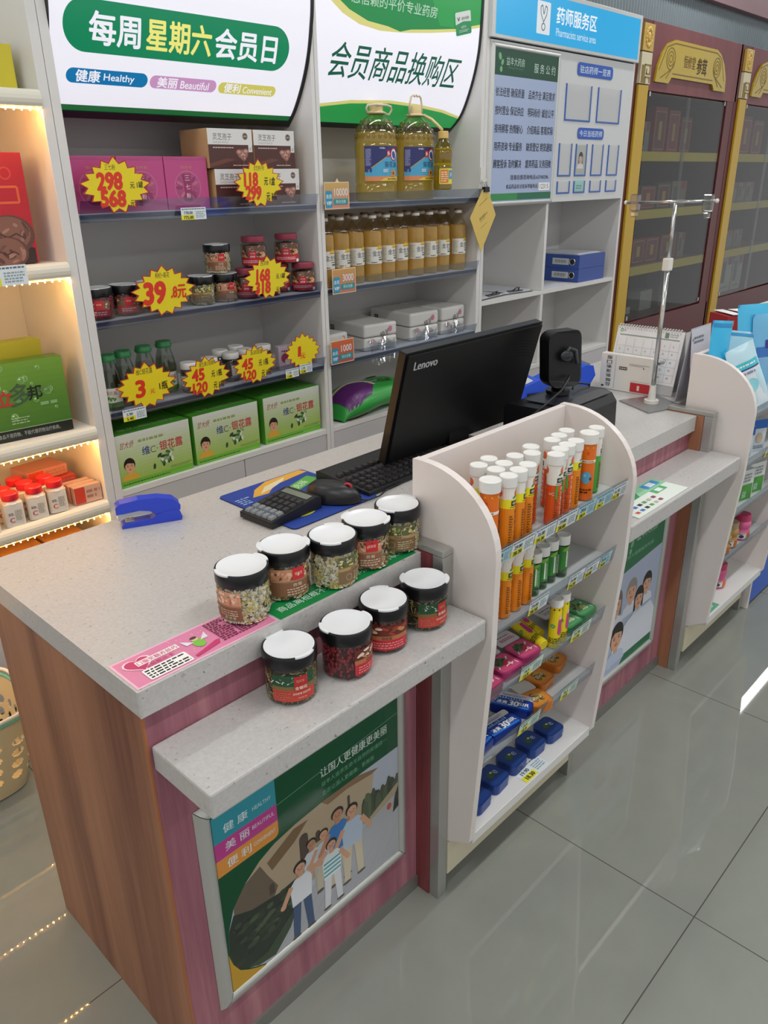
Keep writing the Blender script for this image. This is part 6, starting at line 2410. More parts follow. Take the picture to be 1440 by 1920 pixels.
# ------------------------------------------------------------------ third cabinet: oils, tissues, rice
OIL = liquid('#efdc84', .46, '#fdf5d0')
def jug(t, small=False):
    q = MB()
    pr = [(0, .001), (.090, .001), (.098, .008), (.098, .055), (.095, .060), (.098, .066), (.098, .190), (.094, .198), (.097, .206), (.092, .240), (.072, .270), (.040, .290), (.030, .296), (.030, .302)]
    q.lathe(pr, clear('#f6f0d8', .96, .07, .04), 36, fn=lambda p: (p[0] * .98, p[1] * .64, p[2]))
    # ribbed shoulder pattern
    for r in range(3):
        for k in range(22):
            a = 2 * PI * k / 22 + r * .14
            rr = (.094, .084, .066)[r]
            zz = (.222, .246, .268)[r]
            q.ball((rr * .98 * math.cos(a), rr * .64 * math.sin(a), zz), .007, .007, .010, clear('#f6f0d8', .96, .07, .04), 6, 4)
    q.build('jug_body', t)
    q = MB()
    q.lathe([(0, .004), (.092, .004), (.094, .2), (.086, .235), (0, .236)], OIL, 30, fn=lambda p: (p[0] * .97, p[1] * .63, p[2]))
    q.build('oil', t)
    q = MB()
    q.lathe([(.031, .296), (.033, .297), (.033, .302), (.026, .306), (.026, .330), (.024, .333), (0, .333)], M('#d9c48c', .4), 26)
    q.build('cap', t)
    p = Print(.0006)
    L = .082
    p.rect(-L, .070, L, .188, M('#2a2f6a', .35))
    p.poly([(-L, .095), (L * .2, .150), (L, .165), (L, .085), (-L, .085)], M('#4aa4cc', .35))
    p.line([(-L, .097), (L * .2, .152), (L, .167)], .0022, M('#d8b03a', .35))
    p.rect(-L, .070, L, .086, M('#d88a5a', .35))
    p.poly([(-L * .2, .070), (L, .070), (L, .084), (L * .1, .080)], M('#e0c84a', .35))
    p.rect(-L + .004, .120, -L + .032, .180, M('#4a4f88', .35))
    p.bars(-L + .006, .122, -L + .030, .178, 12, M('#a8acc8', .35), 3, .4)
    for k in (0, 1):
        p.ell(-L + .012 + k * .016, .107, .006, .008, M('#2a3f8a', .35), 12)
    p.text('净含量5L', -.002, .181, .006, TXTW)
    p.rect(.018, .152, .034, .174, M('#c0242e', .35))
    p.text('多', .026, .163, .014, TXTW, bold=.02)
    p.ell(.054, .160, .019, .022, M('#c0242e', .35), 20)
    p.ell(.054, .160, .015, .018, M('#dfe6f0', .35), 20)
    p.ell(.054, .158, .010, .014, M('#2a4f9a', .35), 14, .4)
    p.text('葵花油', .038, .126, .020, M('#1f4a7a', .35), w=.062)
    for k in range(5):
        a = 2 * PI * k / 5
        p.ell(.050 + .009 * math.cos(a), .096 + .008 * math.sin(a), .007, .005, M('#e0922a', .35), 10, a)
    p.ell(.050, .096, .006, .006, M('#7a4a1e', .35), 12)
    p.bars(.0, .099, .024, .111, 3, TXTW, 4, .5)
    p.bars(.020, .073, .070, .080, 1, M('#6a5a2a', .35), 6)
    def el(u, v, d):
        a = math.radians(252) + u / .092
        return Vector(((.0968 + d) * .98 * math.cos(a), (.0968 + d) * .64 * math.sin(a) - .0012 - d, v))
    p.build('label', t, el, cut=.008)
HND = M('#d8cbb0', .4)
ja = thing('oil_jug', 'large cooking oil jug at the left with its handle folded down', 'jug', (2.305, 2.236, 1.4455), 0, 'large sunflower oil jugs')
jug(ja)
q = MB()
q.tube([(.033 * math.cos(a), .033 * math.sin(a), .300) for a in [2 * PI * i / 14 for i in range(14)]], .0032, HND, 7, closed=True)
q.tube([(-.034, -.004, .300), (-.058, -.012, .300), (-.066, -.016, .312), (-.060, -.018, .322), (-.030, -.026, .325), (.030, -.026, .325), (.060, -.018, .322), (.066, -.016, .312), (.058, -.012, .296), (.034, -.004, .300)], .0042, HND, 7)
q.build('handle', ja)
jb = dup(ja, (2.520, 2.236, 1.4455), 0, 'right cooking oil jug with raised handle and a small bottle tied on')
for ch in list(jb.children):
    if ch.name.startswith('handle'):
        bpy.data.objects.remove(ch)
q = MB()
q.tube([(.033 * math.cos(a), .033 * math.sin(a), .300) for a in [2 * PI * i / 14 for i in range(14)]], .0032, HND, 7, closed=True)
q.tube([(-.036, -.004, .302), (-.036, -.006, .335), (-.030, -.008, .362), (-.020, -.01, .368), (-.012, -.01, .364), (-.004, -.01, .370), (.004, -.01, .364), (.014, -.01, .368), (.026, -.008, .360), (.034, -.006, .335), (.036, -.004, .302)], .0038, HND, 7)
q.build('handle', jb)
q = MB()
q.tube([(.024, -.024, .300), (.038, -.052, .285), (.050, -.072, .265), (.057, -.092, .246)], .006, M('#d9c48c', .4), 7)
q.build('strap', jb)
t = thing('oil_bottle', 'small yellow oil bottle strapped to the right jug', 'bottle', (2.578, 2.140, 1.478), 0)
q = MB()
q.lathe([(0, .001), (.032, .001), (.036, .006), (.036, .085), (.030, .092), (.034, .100), (.036, .130), (.030, .160), (.018, .180), (.014, .185), (.014, .190)], clear('#e6dc7a', .9, .09, .04), 26)
q.build('bottle_body', t)
q = MB()
q.lathe([(0, .004), (.033, .004), (.033, .150), (0, .155)], liquid('#e2d23a', .5, '#f2e690'), 20)
q.build('oil', t)
q = MB()
q.lathe([(.015, .184), (.020, .185), (.020, .208), (.018, .210), (0, .210)], M('#d9b86a', .4), 22)
q.build('cap', t)
p = Print(.0004)
p.rrect(-.030, .022, .036, .078, .005, M('#e4d84a', .4))
p.rrect(-.026, .026, .008, .074, .004, M('#d8843a', .4))
p.rect(.010, .040, .032, .072, M('#3a94c0', .4))
p.text('多', .021, .056, .016, TXTW)
p.bars(-.022, .030, .004, .068, 5, M('#f0d8b0', .4), 5)
p.build('label', t, wrap(.036, math.radians(245)), cut=.006)

def oilb(t):
    q = MB()
    G = clear('#f8f2e2', .97, .05, .04)
    pr = [(0, .001), (.030, .001), (.036, .006), (.036, .060), (.0345, .066), (.0345, .128), (.036, .134), (.036, .180), (.030, .200), (.016, .218), (.013, .224), (.013, .232)]
    q.lathe(pr, G, 26)
    q.build('bottle_body', t)
    q = MB()
    q.lathe([(0, .003), (.034, .003), (.034, .172), (.032, .182), (0, .184)], liquid('#ffe49a', .58, '#fff5da'), 20)
    q.build('oil', t)
    q = MB()
    q.lathe([(.0135, .229), (.0165, .230), (.0165, .245), (.015, .247), (0, .247)], M('#d6d2c8', .4), 22)
    q.lathe([(.0168, .240), (.0168, .2465), (.015, .2475), (0, .2475)], M('#6a5a4c', .4), 22)
    c = q.build('cap', t)
    p = Print(.0006)
    p.rect(-.048, .066, .048, .128, M('#dcdad4', .4))
    p.poly([(.0, .118), (.048, .118), (.048, .134), (.03, .126), (.014, .134), (.006, .126)], M('#d8b81e', .4))
    p.text('金龙鱼', .012, .104, .020, M('#2f4a44', .4), w=.052, bold=.006)
    p.bars(.008, .118, .036, .122, 1, M('#b0245a', .4), 3)
    p.bars(.010, .086, .034, .092, 1, M('#3a4a44', .4), 4)
    p.rect(.012, .078, .036, .083, M('#1f5a34', .4))
    p.ell(.044, .082, .008, .012, M('#7fa83a', .4), 12)
    p.bars(-.018, .069, .006, .074, 1, INK, 5)
    p.rect(-.044, .070, -.020, .124, M('#cfccbc', .4))
    p.bars(-.042, .074, -.022, .120, 9, M('#8a8a80', .4), 6, .4)
    p.build('label', t, wrap(.0352, math.radians(252)), cut=.006)
t0 = None
gO = 'golden oil bottles on one shelf'
xs = [2.012, 2.096, 2.178, 2.262, 2.345, 2.428, 2.512, 2.604, 2.692, 2.785]
for i, x in enumerate(xs):
    lab = ['golden oil bottle cut off by the cabinet side at the left', 'front oil bottle second from the left', 'front oil bottle third from the left', 'front oil bottle fourth from the left', 'front oil bottle fifth from the left', 'front oil bottle sixth from the left', 'front oil bottle with a wider gap on its left', 'front oil bottle third from the right', 'front oil bottle second from the right', 'front oil bottle at the right end'][i]
    if t0 is None:
        t0 = thing('oil_bottle', lab, 'bottle', (x, 2.225, 1.1555), 0, gO)
        oilb(t0)
    else:
        dup(t0, (x, 2.225 + .006 * (i % 3), 1.1555), (i * 1.7) % .5 - .2, lab)
for i, x in enumerate((2.055, 2.14, 2.225, 2.31, 2.39, 2.475, 2.56, 2.65, 2.74, 2.81)):
    dup(t0, (x, 2.315, 1.1555), (i * 1.1) % .6, 'oil bottle of the back row seen through the front bottles')

# tissue packs
PLAS = M('#d6d6d2', .22, 0, 0, .6)
def tissue(label, x, y, w, d, h, rz, flap=True):
    t = thing('tissue_pack', label, 'tissue pack', (x, y, .8855), rz, 'wrapped tissue packs')
    q = MB()
    q.box(-w / 2, w / 2, 0, d, 0, h * .5 - .0008, PLAS)
    q.box(-w / 2, w / 2, 0, d, h * .5 + .0008, h, PLAS)
    q.build('pack', t, bevel=.010, segs=3)
    if flap:
        q = MB()
        rd = random.Random(int(x * 100))
        q.surf(lambda u, v: (-w * .42 + u * w * .84 + .02 * v * math.sin(5 * u), -.004 - .03 * v - .006 * math.sin(9 * u + 5 * v), h * .40 - .085 * v + .010 * math.sin(13 * u + 3 * v)), 16, 8, clear('#eef0f2', .80, .16, .12))
        q.build('torn_wrap', t)
    p = Print(.0008)
    p.text('植护', w * .12, h * .62, h * .22, M('#5a4a4a', .5), w=w * .3, rot=.3)
    p.ell(-w * .25, h * .35, .012, .010, M('#d8a0b0', .5), 12)
    p.ell(w * .28, h * .75, .010, .012, M('#c87a90', .5), 12)
    p.bars(-w * .1, h * .15, w * .3, h * .28, 2, M('#8a7a80', .5), 3)
    p.build('front_print', t, lambda u, v, k: Vector((u, -k, v)))
    p = Print(.0008)
    p.rect(d * .12, h * .45, d * .22, h * .8, M('#3a3a3c', .5))
    p.bars(d * .13, h * .48, d * .21, h * .77, 4, M('#b8b8b4', .5), 2)
    p.build('end_print', t, lambda u, v, k: Vector((-w / 2 - k, d - u, v)))
tissue('tissue pack at the left cut off by the cabinet side', 2.045, 2.215, .13, .24, .095, .05, False)
tissue('tissue pack in the middle with torn clear wrap hanging', 2.28, 2.205, .17, .26, .105, -.12)
tissue('tissue pack right of the middle with wrap hanging over the shelf', 2.56, 2.215, .17, .26, .115, -.08)
tissue('tissue pack farthest right on the tissue shelf', 2.755, 2.215, .16, .26, .115, 0, True)

# rice bag
t = thing('rice_bag', 'green and purple rice bag slumped on the bottom shelf', 'bag', (2.255, 2.26, .6355), math.radians(7))
q = MB()
def rice(u, v):
    a = 2 * PI * v
    x = (u - .5) * .46
    e = max(0.0, 1 - abs(2 * u - 1) ** 3.2)
    wy, hz = .105 * (.55 + .45 * e), .058 * e ** .55 + .003
    return (x, wy * math.cos(a) * (1 + .04 * math.sin(9 * u)), .060 * 1 + hz * math.sin(a) * (1 + .10 * math.sin(7 * u + 2 * v)) - (.060 - hz) * .98)
q.surf(rice, 60, 48, M('#2f9a3f', .35))
q.build('bag', t)
p = Print(.0035)
p.poly([(-.21, -.09), (-.09, -.09), (-.03, -.05), (-.05, -.01), (-.12, .02), (-.21, .04)], M('#5a2468', .35))
p.poly([(-.03, -.05), (-.05, -.01), (-.12, .02), (-.21, .04), (-.21, .056), (-.11, .036), (-.035, .005), (-.012, -.048)], M('#cfc4a4', .35))
p.text('大红米', .045, -.030, .032, M('#3a1420', .4), w=.105, rot=-.30, bold=.01)
p.bars(-.05, -.03, .03, -.018, 1, M('#c8a8d0', .4), 2)
p.ell(.10, .065, .035, .016, M('#a88a5a', .4), 14)
def onrice(u, v, d):
    uu = u / .46 + .5
    e = max(0.0, 1 - abs(2 * uu - 1) ** 3.2)
    wy, hz = .105 * (.55 + .45 * e), .058 * e ** .55 + .003
    c = max(-1, min(1, v / (wy * (1 + .04 * math.sin(9 * uu)))))
    a = math.acos(c)
    vv = a / (2 * PI)
    return Vector((u, wy * math.cos(a) * (1 + .04 * math.sin(9 * uu)), .060 + hz * math.sin(a) * (1 + .10 * math.sin(7 * uu + 2 * vv)) - (.060 - hz) * .98 + d))
# finer facets so the print follows the bag
q = MB()
b = p.build('bag_print', t, onrice, cut=.015, cuty=.008)
p = Print(.0004)
p.rect(0, 0, .13, .06, M('#c8c0b8', .5))
p.line([(.006, .006), (.124, .006), (.124, .054), (.006, .054), (.006, .006)], .006, M('#b8324a', .5))
p.rect(.012, .02, .09, .048, M('#5a5654', .5))
o = p.build('flat_card', None, lambda u, v, d: Vector((u, v, d)))
o.location = (2.075, 2.178, .6357)
o.rotation_euler = (0, 0, .2)
tag(o, 'red framed card lying flat in front of the rice bag', 'card')

# member points cards on the rails
def points(x, z, num, c0, c1, label):
    t = thing('points_card', label, 'points card', (x, 2.1540, z), 0, 'member points cards')
    w, h = .118, .088
    ol = [(0, 0), (w, 0), (w, h), (w * .60, h), (w * .53, h + .012), (w * .46, h), (0, h)]
    q = MB()
    q.prism(ol, XZ, -.0012, 0, M('#e2c9a4', .45))
    q.build('card', t)
    p = Print(.0014)
    for k in range(8):
        a, b = k / 8, (k + 1) / 8
        A = [int(c0[i:i + 2], 16) for i in (0, 2, 4)]
        Bc = [int(c1[i:i + 2], 16) for i in (0, 2, 4)]
        c = '#%02x%02x%02x' % tuple(int(Bc[i] + (A[i] - Bc[i]) * (a + b) / 2) for i in range(3))
        p.rect(.003, .003 + (h - .006) * a, w - .003, .003 + (h - .006) * b, M(c, .45))
    p.rrect(.004, .005, .036, .060, .006, M('#2f94b8', .4))
    p.text('会员', .020, .042, .014, TXTW, w=.026, bold=.01)
    p.text('VIP', .020, .020, .012, TXTW, w=.024, bold=.02)
    p.text(num, .078, .055, .024, M('#e4dcd8', .45), w=min(.064, .0135 * len(num)), bold=.02)
    p.rrect(.042, .014, .110, .034, .004, M('#2f8f96', .4))
    p.text('积分兑换', .076, .024, .012, M('#d8ecea', .45), w=.046)
    p.build('printed_face', t, lambda u, v, d: Vector((u, -d, v)))
points(1.957, 1.427, '10000', 'c9a860', 'd08a78', 'points card reading 10000 under the large oil jugs')
points(1.978, 1.137, '3000', 'c89a5a', 'c07a70', 'points card reading 3000 under the row of oil bottles')
points(1.957, .882, '1000', 'd0683a', 'b85a58', 'points card reading 1000 under the tissue packs')

# hook, clip and yellow card on the divider
t = thing('wall_hook', 'white adhesive hook on the cabinet edge holding a clip', 'hook', (2.868, 2.1695, 1.50))
q = MB()
q.prism(rpts(-.011, 0, .011, .062, .004), XZ, -.004, -.0002, WHITE)
q.tube([(0, -.004, .012), (0, -.014, .002), (0, -.022, .004), (0, -.024, .016)], .003, WHITE, 8)
q.build('hook', t)
t = thing('hang_card', 'yellow card hanging from a black clip on the white hook', 'card', (2.872, 2.1475, 1.43))
q = MB()
q.prism([(-.018, .035), (.018, .035), (.015, .055), (-.015, .055)], XZ, -.008, .008, BLACK)
q.tube([(-.010, 0, .052), (-.006, .003, .075), (.004, .002, .078), (.010, 0, .052)], .0014, STEEL, 6)
q.build('binder_clip', t)
q = MB()
cd = [(.012, .048), (.076, -.058), (-.020, -.205), (-.104, -.064), (-.022, .044)]
q.prism(cd, XZ, -.0008, .0006, M('#d8bb62', .5))
q.build('card', t)
p = Print(.001)
BRN = M('#6a5a2a', .5)
p.line([(-.045, -.020), (.010, .010)], .002, BRN)
p.text('便民服务卡', -.012, -.060, .012, BRN, w=.06, rot=.5)
p.line([(-.035, -.085), (.0, -.065)], .001, BRN)
p.line([(-.030, -.110), (.015, -.085)], .001, BRN)
p.build('card_print', t, lambda u, v, d: Vector((u, -d, v)))

# ring binders, papers, clipboards in the pharmacist cabinet
BB = M('#34509a', .4)
def binder(z, label):
    t = thing('ring_binder', label, 'ring binder', (3.90, 2.35, z), 0, 'blue ring binders')
    q = MB()
    q.box(-.140, .125, -.155, .160, 0, .003, BB)
    q.box(-.140, .125, -.155, .160, .064, .067, BB)
    q.box(-.140, -.137, -.155, .160, .003, .064, BB)
    q.build('cover', t)
    q = MB()
    q.box(-.120, .110, -.145, .150, .006, .058, M('#c9ccd0', .6))
    q.build('paper_block', t)
    p = Print()
    p.rect(.155, .018, .255, .050, M('#cfd2d4', .5))
    p.text('药师资料', .205, .034, .018, INK, w=.07)
    p.build('spine_label', t, lambda u, v, d: Vector((-.1402 - d, .160 - u, v)))
    q = MB()
    q.tube([(-.1405, -.115 + .016 * math.cos(2 * PI * i / 14), .034 + .016 * math.sin(2 * PI * i / 14)) for i in range(14)], .003, STEEL, 7, closed=True)
    q.add([(-.1403, -.115 + .013 * math.cos(2 * PI * i / 14), .034 + .013 * math.sin(2 * PI * i / 14)) for i in range(14)], [tuple(range(14))], INK)
    q.build('finger_ring', t)
    # closed long side seen from the front
    q = MB()
    q.box(-.137, .125, -.1555, -.1525, .003, .064, BB)
    q.build('front_edge', t)
binder(1.0055, 'lower blue ring binder of the two on the shelf')
binder(1.0735, 'upper blue ring binder with papers on its top')
q = MB()
for k in range(3):
    q.box(3.775 + .006 * k, 4.01 - .01 * k, 2.21 + .005 * k, 2.49, 1.1412 + .0022 * k, 1.1430 + .0022 * k, M('#c6cbd4', .6))
tag(q.build('paper_stack'), 'loose papers lying on the upper blue ring binder', 'papers')
q = MB()
q.box(3.425, 3.665, 2.20, 2.46, 1.0055, 1.0085, M('#b8bfca', .6))
q.box(3.43, 3.672, 2.205, 2.465, 1.0087, 1.0115, M('#c6cbd4', .6))
tag(q.build('paper_stack'), 'flat stack of papers left of the blue ring binders', 'papers')
def clipb(x, y, z, rz, label):
    t = thing('clipboard', label, 'clipboard', (x, y, z), rz, 'clipboards')
    q = MB()
    q.box(-.115, .115, -.16, .16, 0, .003, M('#4a4c50', .5))
    q.build('board', t)
    q = MB()
    q.box(-.105, .105, -.15, .15, .0032, .010, M('#c9cdd2', .6))
    q.build('papers', t)
    q = MB()
    q.prism([(-.05, -.155), (.05, -.155), (.035, -.125), (-.035, -.125)], XY, .0102, .014, M('#55585c', .3, .8))
    q.tube([(-.02, -.15, .014), (-.012, -.162, .028), (.012, -.162, .028), (.02, -.15, .014)], .003, M('#55585c', .3, .8), 7)
    q.build('clip', t)
clipb(3.035, 2.365, 1.0055, .10, 'clipboard nearest the left side of the pharmacist cabinet')
clipb(3.245, 2.365, 1.0055, -.12, 'clipboard lying next to the middle divider')

# ------------------------------------------------------------------ warm lit cabinet goods
def pr_red(p, w, h):
    p.rect(-w * .48, h * .86, w * .48, h * .98, M('#a8242c', .45))
    for k in range(4):
        p.ring(-w * .3 + k * w * .2, h * .82, .012, .016, M('#c8443a', .45), 14)
    p.line([(w * .12, h * .56), (w * .40, h * .56), (w * .40, h * .70), (w * .12, h * .70), (w * .12, h * .56)], .006, M('#d8603a', .45))
    p.rect(-w * .48, h * .20, -w * .02, h * .52, M('#3a2a1a', .45))
    p.poly([(-w * .45, h * .25), (-w * .25, h * .5), (-w * .12, h * .48), (-w * .3, h * .22)], M('#c9a42c', .45))
    p.poly([(-w * .48, .0), (w * .48, 0), (w * .48, h * .14), (w * .2, h * .22), (-w * .48, h * .2)], M('#33201e', .45))
    rd = random.Random(12)
    for cx, cy, r in ((w * .24, h * .27, .064), (-w * .16, h * .23, .050), (-w * .02, h * .11, .050), (w * .19, h * .11, .052)):
        p.ell(cx, cy, r, r * .78, M('#5e3c34', .5), 26)
        p.ell(cx - r * .06, cy + r * .05, r * .9, r * .68, M('#7c564a', .5), 26)
        for k in range(14):
            a, q = rd.uniform(0, 6.28), rd.uniform(.15, .8)
            p.ell(cx + r * q * math.cos(a), cy + r * .7 * q * math.sin(a), r * rd.uniform(.10, .26), r * rd.uniform(.05, .12), M(rd.choice(['#8f6a5c', '#6a463c', '#9a7566', '#533430']), .5), 10, a + 1.5)
        p.line([(cx - r * .5, cy + r * .1), (cx - r * .1, cy - r * .1), (cx + r * .25, cy + r * .05), (cx + r * .5, cy - r * .12)], .003, M('#3a221e', .5))
carton('red gift box printed with dried mushrooms in the warm lit cabinet', .845, 2.29, 1.3255, .245, .10, .275, -.06, '#b01e2c', pr_red, 'gift_box')
def pr_yel(p, w, h):
    p.rect(-w * .5, .002, w * .22, .03, M('#cfc08a', .45))
carton('plain yellow box on the top shelf of the warm lit cabinet', .885, 2.29, 1.7425, .215, .10, .105, -.04, '#c9bc28', pr_yel, 'gift_box')
def pr_grn(full):
    def f(p, w, h):
        n = 12
        for k in range(n):
            a = k / n
            c = '#%02x%02x%02x' % (int(70 + 40 * a), int(118 + 40 * a), int(44 + 14 * a)) if full else '#%02x%02x%02x' % (150, 165 - k, 44)
            p.rect(-w / 2, h * (.12 + .88 * a), w / 2, h * (.12 + .88 * (a + 1 / n)), M(c, .4))
        rd = random.Random(3)
        for k in range(16 if full else 7):
            x, y, r = rd.uniform(-.05, w * .46), rd.uniform(h * .28, h * .95), rd.uniform(.004, .011)
            p.ell(x, y, r, r, M('#8fb87a', .35), 16)
            p.ell(x - r * .1, y - r * .12, r * .8, r * .8, M('#5f9a50', .35), 14)
            p.ell(x - r * .35, y + r * .35, r * .3, r * .22, M('#dfe8d4', .35), 8)
        if full:
            p.rect(-w / 2, 0, w / 2, h * .14, M('#1c2420', .4))
            p.line([(-w / 2, h * .14), (w / 2, h * .14)], .0015, M('#a8c8a0', .4))
            p.text('保健食品不是药物，不能代替药物治疗疾病。', w * .1, h * .07, .013, M('#a8b0ac', .45), w=.19)
            p.text('立', -w * .02, h * .56, .042, M('#c0303a', .4), bold=.02)
            p.text('多', w * .11, h * .58, .062, M('#3f5a44', .4), bold=.01)
            p.text('邦', w * .23, h * .58, .040, M('#16281c', .4), bold=.02)
            p.text('胶囊', w * .31, h * .60, .018, M('#5f8a50', .45))
            p.bars(0, h * .20, w * .15, h * .30, 3, M('#a8c49a', .45), 4, .4)
            p.bars(w * .26, h * .38, w * .42, h * .46, 1, M('#7fae74', .45), 5)
    return f
carton('dark green carton with bubbles at the front of its warm shelf', .80, 2.245, .8588, .33, .06, .215, -.10, '#46722c', pr_grn(True), 'supplement_carton', 'green supplement cartons')
carton('lime green carton behind the dark green carton', .80, 2.33, .8588, .30, .06, .255, -.06, '#8f9e30', pr_grn(False), 'supplement_carton', 'green supplement cartons')
# white bottles with red caps
def wbottle(t):
    q = MB()
    q.prism(rpts(-.027, -.022, .027, .022, .010), XY, .001, .070, M('#dcd8d0', .35))
    q.lathe([(.024, .068), (.020, .076), (.017, .079)], M('#dcd8d0', .35), 20)
    q.build('bottle_body', t, bevel=.004, segs=3)
    q = MB()
    q.lathe([(.018, .077), (.0225, .078), (.0235, .080), (.0235, .096), (.021, .099), (0, .099)], M('#d42030', .35), 24)
    q.build('cap', t)
    p = Print(.0004)
    p.rect(-.022, .012, .022, .058, M('#d8d4cc', .45))
    p.text('C', -.010, .022, .014, M('#c8243a', .4), bold=.03)
    p.bars(.0, .018, .018, .050, 8, M('#8a8680', .45), 4, .5)
    p.bars(-.018, .036, -.003, .044, 2, M('#4a4440', .45), 5)
    p.build('label', t, lambda u, v, d: Vector((u, -.022 - d, v)))
t0 = None
for i, (x, y, lab) in enumerate(((.875, 2.205, 'front red capped bottle farthest right, next to the pink boxes'), (.812, 2.200, 'front red capped bottle second from the right, red letter on it'), (.742, 2.197, 'front red capped bottle third from the right'), (.672, 2.194, 'front red capped bottle farthest left'), (.870, 2.255, 'red capped bottle behind the rightmost front one'), (.808, 2.252, 'red capped bottle in the second row, second from the right'), (.740, 2.248, 'red capped bottle in the second row, third from the right'), (.800, 2.305, 'red capped bottle in the third row, right'), (.735, 2.300, 'red capped bottle in the third row, left'))):
    if t0 is None:
        t0 = thing('pill_bottle', lab, 'bottle', (x, y, .6225), -.2, 'white bottles with red caps')
        wbottle(t0)
    else:
        dup(t0, (x, y, .6225), -.35 + .12 * (i % 3), lab)
# small flat cartons piled beside them
def pr_small(p, w, h):
    p.rect(-w * .48, .002, -w * .1, h - .002, M('#c8402e', .45))
    p.bars(-w * .05, h * .2, w * .45, h * .8, 2, M('#a87868', .45), 3)
gs = 'small pink medicine cartons'
for i, (x, y, z, rz, lab) in enumerate(((.968, 2.205, .6225, -.06, 'front pink carton beside the red capped bottles'), (.966, 2.232, .6225, -.04, 'second pink carton from the front'), (.962, 2.262, .6225, -.03, 'third pink carton from the front'), (.930, 2.34, .6225, .0, 'pink carton of the flat pile, bottom'), (.915, 2.34, .656, .05, 'pink carton of the flat pile, middle'), (.900, 2.36, .690, .10, 'pink carton of the flat pile, top'))):
    if i < 3:
        carton(lab, x, y, z, .085, .022, .055, rz, '#cfae9c', pr_small, 'medicine_carton', gs)
    else:
        carton(lab, x, y, z, .13, .10, .032, rz, ['#c98c80', '#b8403a', '#c08078'][i - 3], pr_small, 'medicine_carton', gs)
gk = 'brown cartons in the bottom of the warm cabinet'
for i, (x, lab) in enumerate(((.62, 'brown carton at the left under the lowest warm strip light'), (.75, 'brown carton in the middle under the lowest warm strip light'), (.88, 'brown carton at the right under the lowest warm strip light'))):
    carton(lab, x, 2.30, .3805, .12, .18, .15, 0, '#8a5c34', None, 'brown_carton', gk)

# laundry style basket behind the counter
t = thing('plastic_basket', 'cream perforated plastic basket with teal rim behind the near counter', 'basket', (.372, 1.985, 0))
BK = M('#cdbf9a', .45)
def bas(a, z):
    k = .125 + .040 * z / .24
    c, s = math.cos(a), math.sin(a)
    n = 5.0
    r = 1 / (abs(c) ** n + abs(s) ** n) ** (1 / n)
    return Vector((k * 1.30 * r * c, k * .85 * r * s, z))
bm = bmesh.new()
NU, NZ = 360, 84
g = [[bm.verts.new(bas(2 * PI * i / NU, .004 + .236 * j / NZ)) for i in range(NU)] for j in range(NZ + 1)]
for j in range(NZ):
    for i in range(NU):
        hi, hj = i % 15 - 7, (j - 14) % 13 - 6
        hole = 14 <= j < 66 and (hi / 4.3) ** 2 + (hj / 4.4) ** 2 < 1
        if not hole:
            bm.faces.new((g[j][i], g[j][(i + 1) % NU], g[j + 1][(i + 1) % NU], g[j + 1][i]))
bm.faces.new([g[0][i] for i in range(NU)][::-1])
me = bpy.data.meshes.new('basket_body')
bm.to_mesh(me); bm.free()
me.materials.append(BK)
o = bpy.data.objects.new('basket_body', me)
COL.objects.link(o); o.parent = t
so = o.modifiers.new('wall', 'SOLIDIFY'); so.thickness = .003
q = MB()
q.tube([bas(2 * PI * i / 64, .243) * 1.0 for i in range(64)], .006, M('#6fb0a0', .4), 8, closed=True)
q.build('rim', t)
q = MB()
q.tube([bas(2 * PI * i / 64, .254) * 1.012 for i in range(64)], .005, M('#dcd8cc', .4), 8, closed=True)
q.build('rim_bead', t)

# ------------------------------------------------------------------ goods behind the cabinet glass
def pr_gift2(c):
    def f(p, w, h):
        p.rect(-w * .4, h * .1, w * .4, h * .9, M(c, .45))
        p.line([(-w * .4, h * .1), (w * .4, h * .1), (w * .4, h * .9), (-w * .4, h * .9), (-w * .4, h * .1)], .004, M('#b89a84', .45))
        p.rect(-w * .12, h * .3, w * .12, h * .7, M('#c8a04a', .45))
    return f
def pr_win(p, w, h):
    p.rect(-w * .38, h * .25, -w * .05, h * .8, M('#55585a', .4))
    p.rect(w * .10, h * .7, w * .4, h * .98, M('#a8242c', .45))
    p.bars(-w * .3, h * .08, w * .3, h * .16, 1, M('#8a8a8a', .45), 3)
sh = [(1.6325, 'top'), (1.3325, 'second'), (1.0295, 'third'), (.7255, 'bottom')]
def rowof(x0, z, items, yy, where):
    x = x0
    for n, (w, h, c, f, gap, nm) in enumerate(items):
        carton('%s, %s, %s' % (nm, ['leftmost', 'second from the left', 'third from the left', 'fourth from the left', 'fifth from the left', 'sixth from the left'][n], where), x + w / 2, yy + .05, z, w, .10, h, 0, c, f, 'gift_box', 'boxes behind the cabinet glass')
        x += w + gap
P2, P3 = pr_gift2('#7a1e26'), pr_gift2('#9a2430')
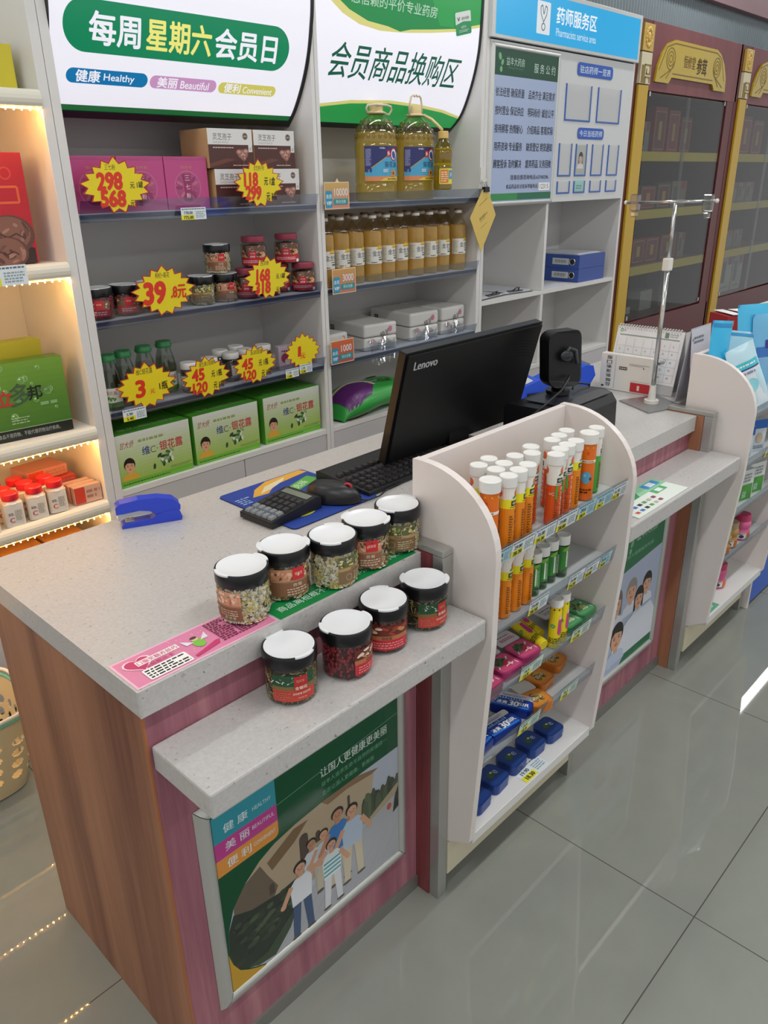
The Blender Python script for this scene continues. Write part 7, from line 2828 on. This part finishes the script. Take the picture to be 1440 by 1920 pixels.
rowof(4.30, 1.6327, [(.13, .20, '#9a2a32', P3, .03, 'red box'), (.10, .16, '#8a8a88', pr_win, .05, 'grey box'), (.15, .24, '#a01e2a', P2, .03, 'tall red box'), (.14, .23, '#a82430', P3, .03, 'tall red box'), (.14, .20, '#8f2838', P2, .03, 'red box')], 2.28, 'top shelf of the first red cabinet')
rowof(4.30, 1.3327, [(.19, .13, '#6a4a4c', P2, .02, 'dark red striped box'), (.19, .13, '#6a3a44', P3, .02, 'dark red striped box'), (.17, .14, '#5a4a44', P2, .02, 'brown box'), (.20, .15, '#8a7a70', pr_win, .02, 'pale brown box')], 2.27, 'second shelf of the first red cabinet')
rowof(4.30, 1.0297, [(.165, .145, '#8f1a24', P2, .008, 'red outlined box'), (.165, .145, '#8a1822', P2, .008, 'red outlined box'), (.165, .145, '#8f1a24', P2, .03, 'red outlined box'), (.22, .150, '#8a1822', P2, .03, 'wide red outlined box'), (.09, .15, '#8a8078', pr_win, .02, 'pale narrow box')], 2.27, 'third shelf of the first red cabinet')
rowof(4.45, .7257, [(.20, .04, '#b8b6b2', None, .12, 'low white box'), (.16, .12, '#a8a6a4', None, .10, 'white box'), (.10, .26, '#77726e', pr_win, .02, 'tall grey box')], 2.33, 'floor of the first red cabinet')
rowof(5.63, 1.6327, [(.20, .22, '#a8a0a0', pr_win, .04, 'pale box'), (.18, .24, '#8f2430', P3, .04, 'red box'), (.18, .22, '#a02a34', P2, .04, 'red box')], 2.28, 'top shelf of the far red cabinet')
rowof(5.63, 1.3327, [(.15, .16, '#a04a50', P3, .02, 'rose box'), (.13, .13, '#8a8480', pr_win, .02, 'grey box'), (.13, .13, '#8a8480', pr_win, .02, 'grey box'), (.13, .13, '#928c84', pr_win, .02, 'grey box')], 2.27, 'second shelf of the far red cabinet')
rowof(5.63, 1.0297, [(.16, .10, '#7a746a', pr_win, .02, 'olive box'), (.16, .12, '#847e70', pr_win, .02, 'olive box'), (.16, .12, '#7a746a', pr_win, .02, 'olive box')], 2.27, 'third shelf of the far red cabinet')
rowof(5.63, .7257, [(.19, .25, '#b8b4b4', pr_win, .03, 'white box with window'), (.20, .265, '#c0bcbc', pr_win, .02, 'white box with window'), (.18, .255, '#b8b4b4', pr_win, .03, 'white box with window')], 2.27, 'floor of the far red cabinet')
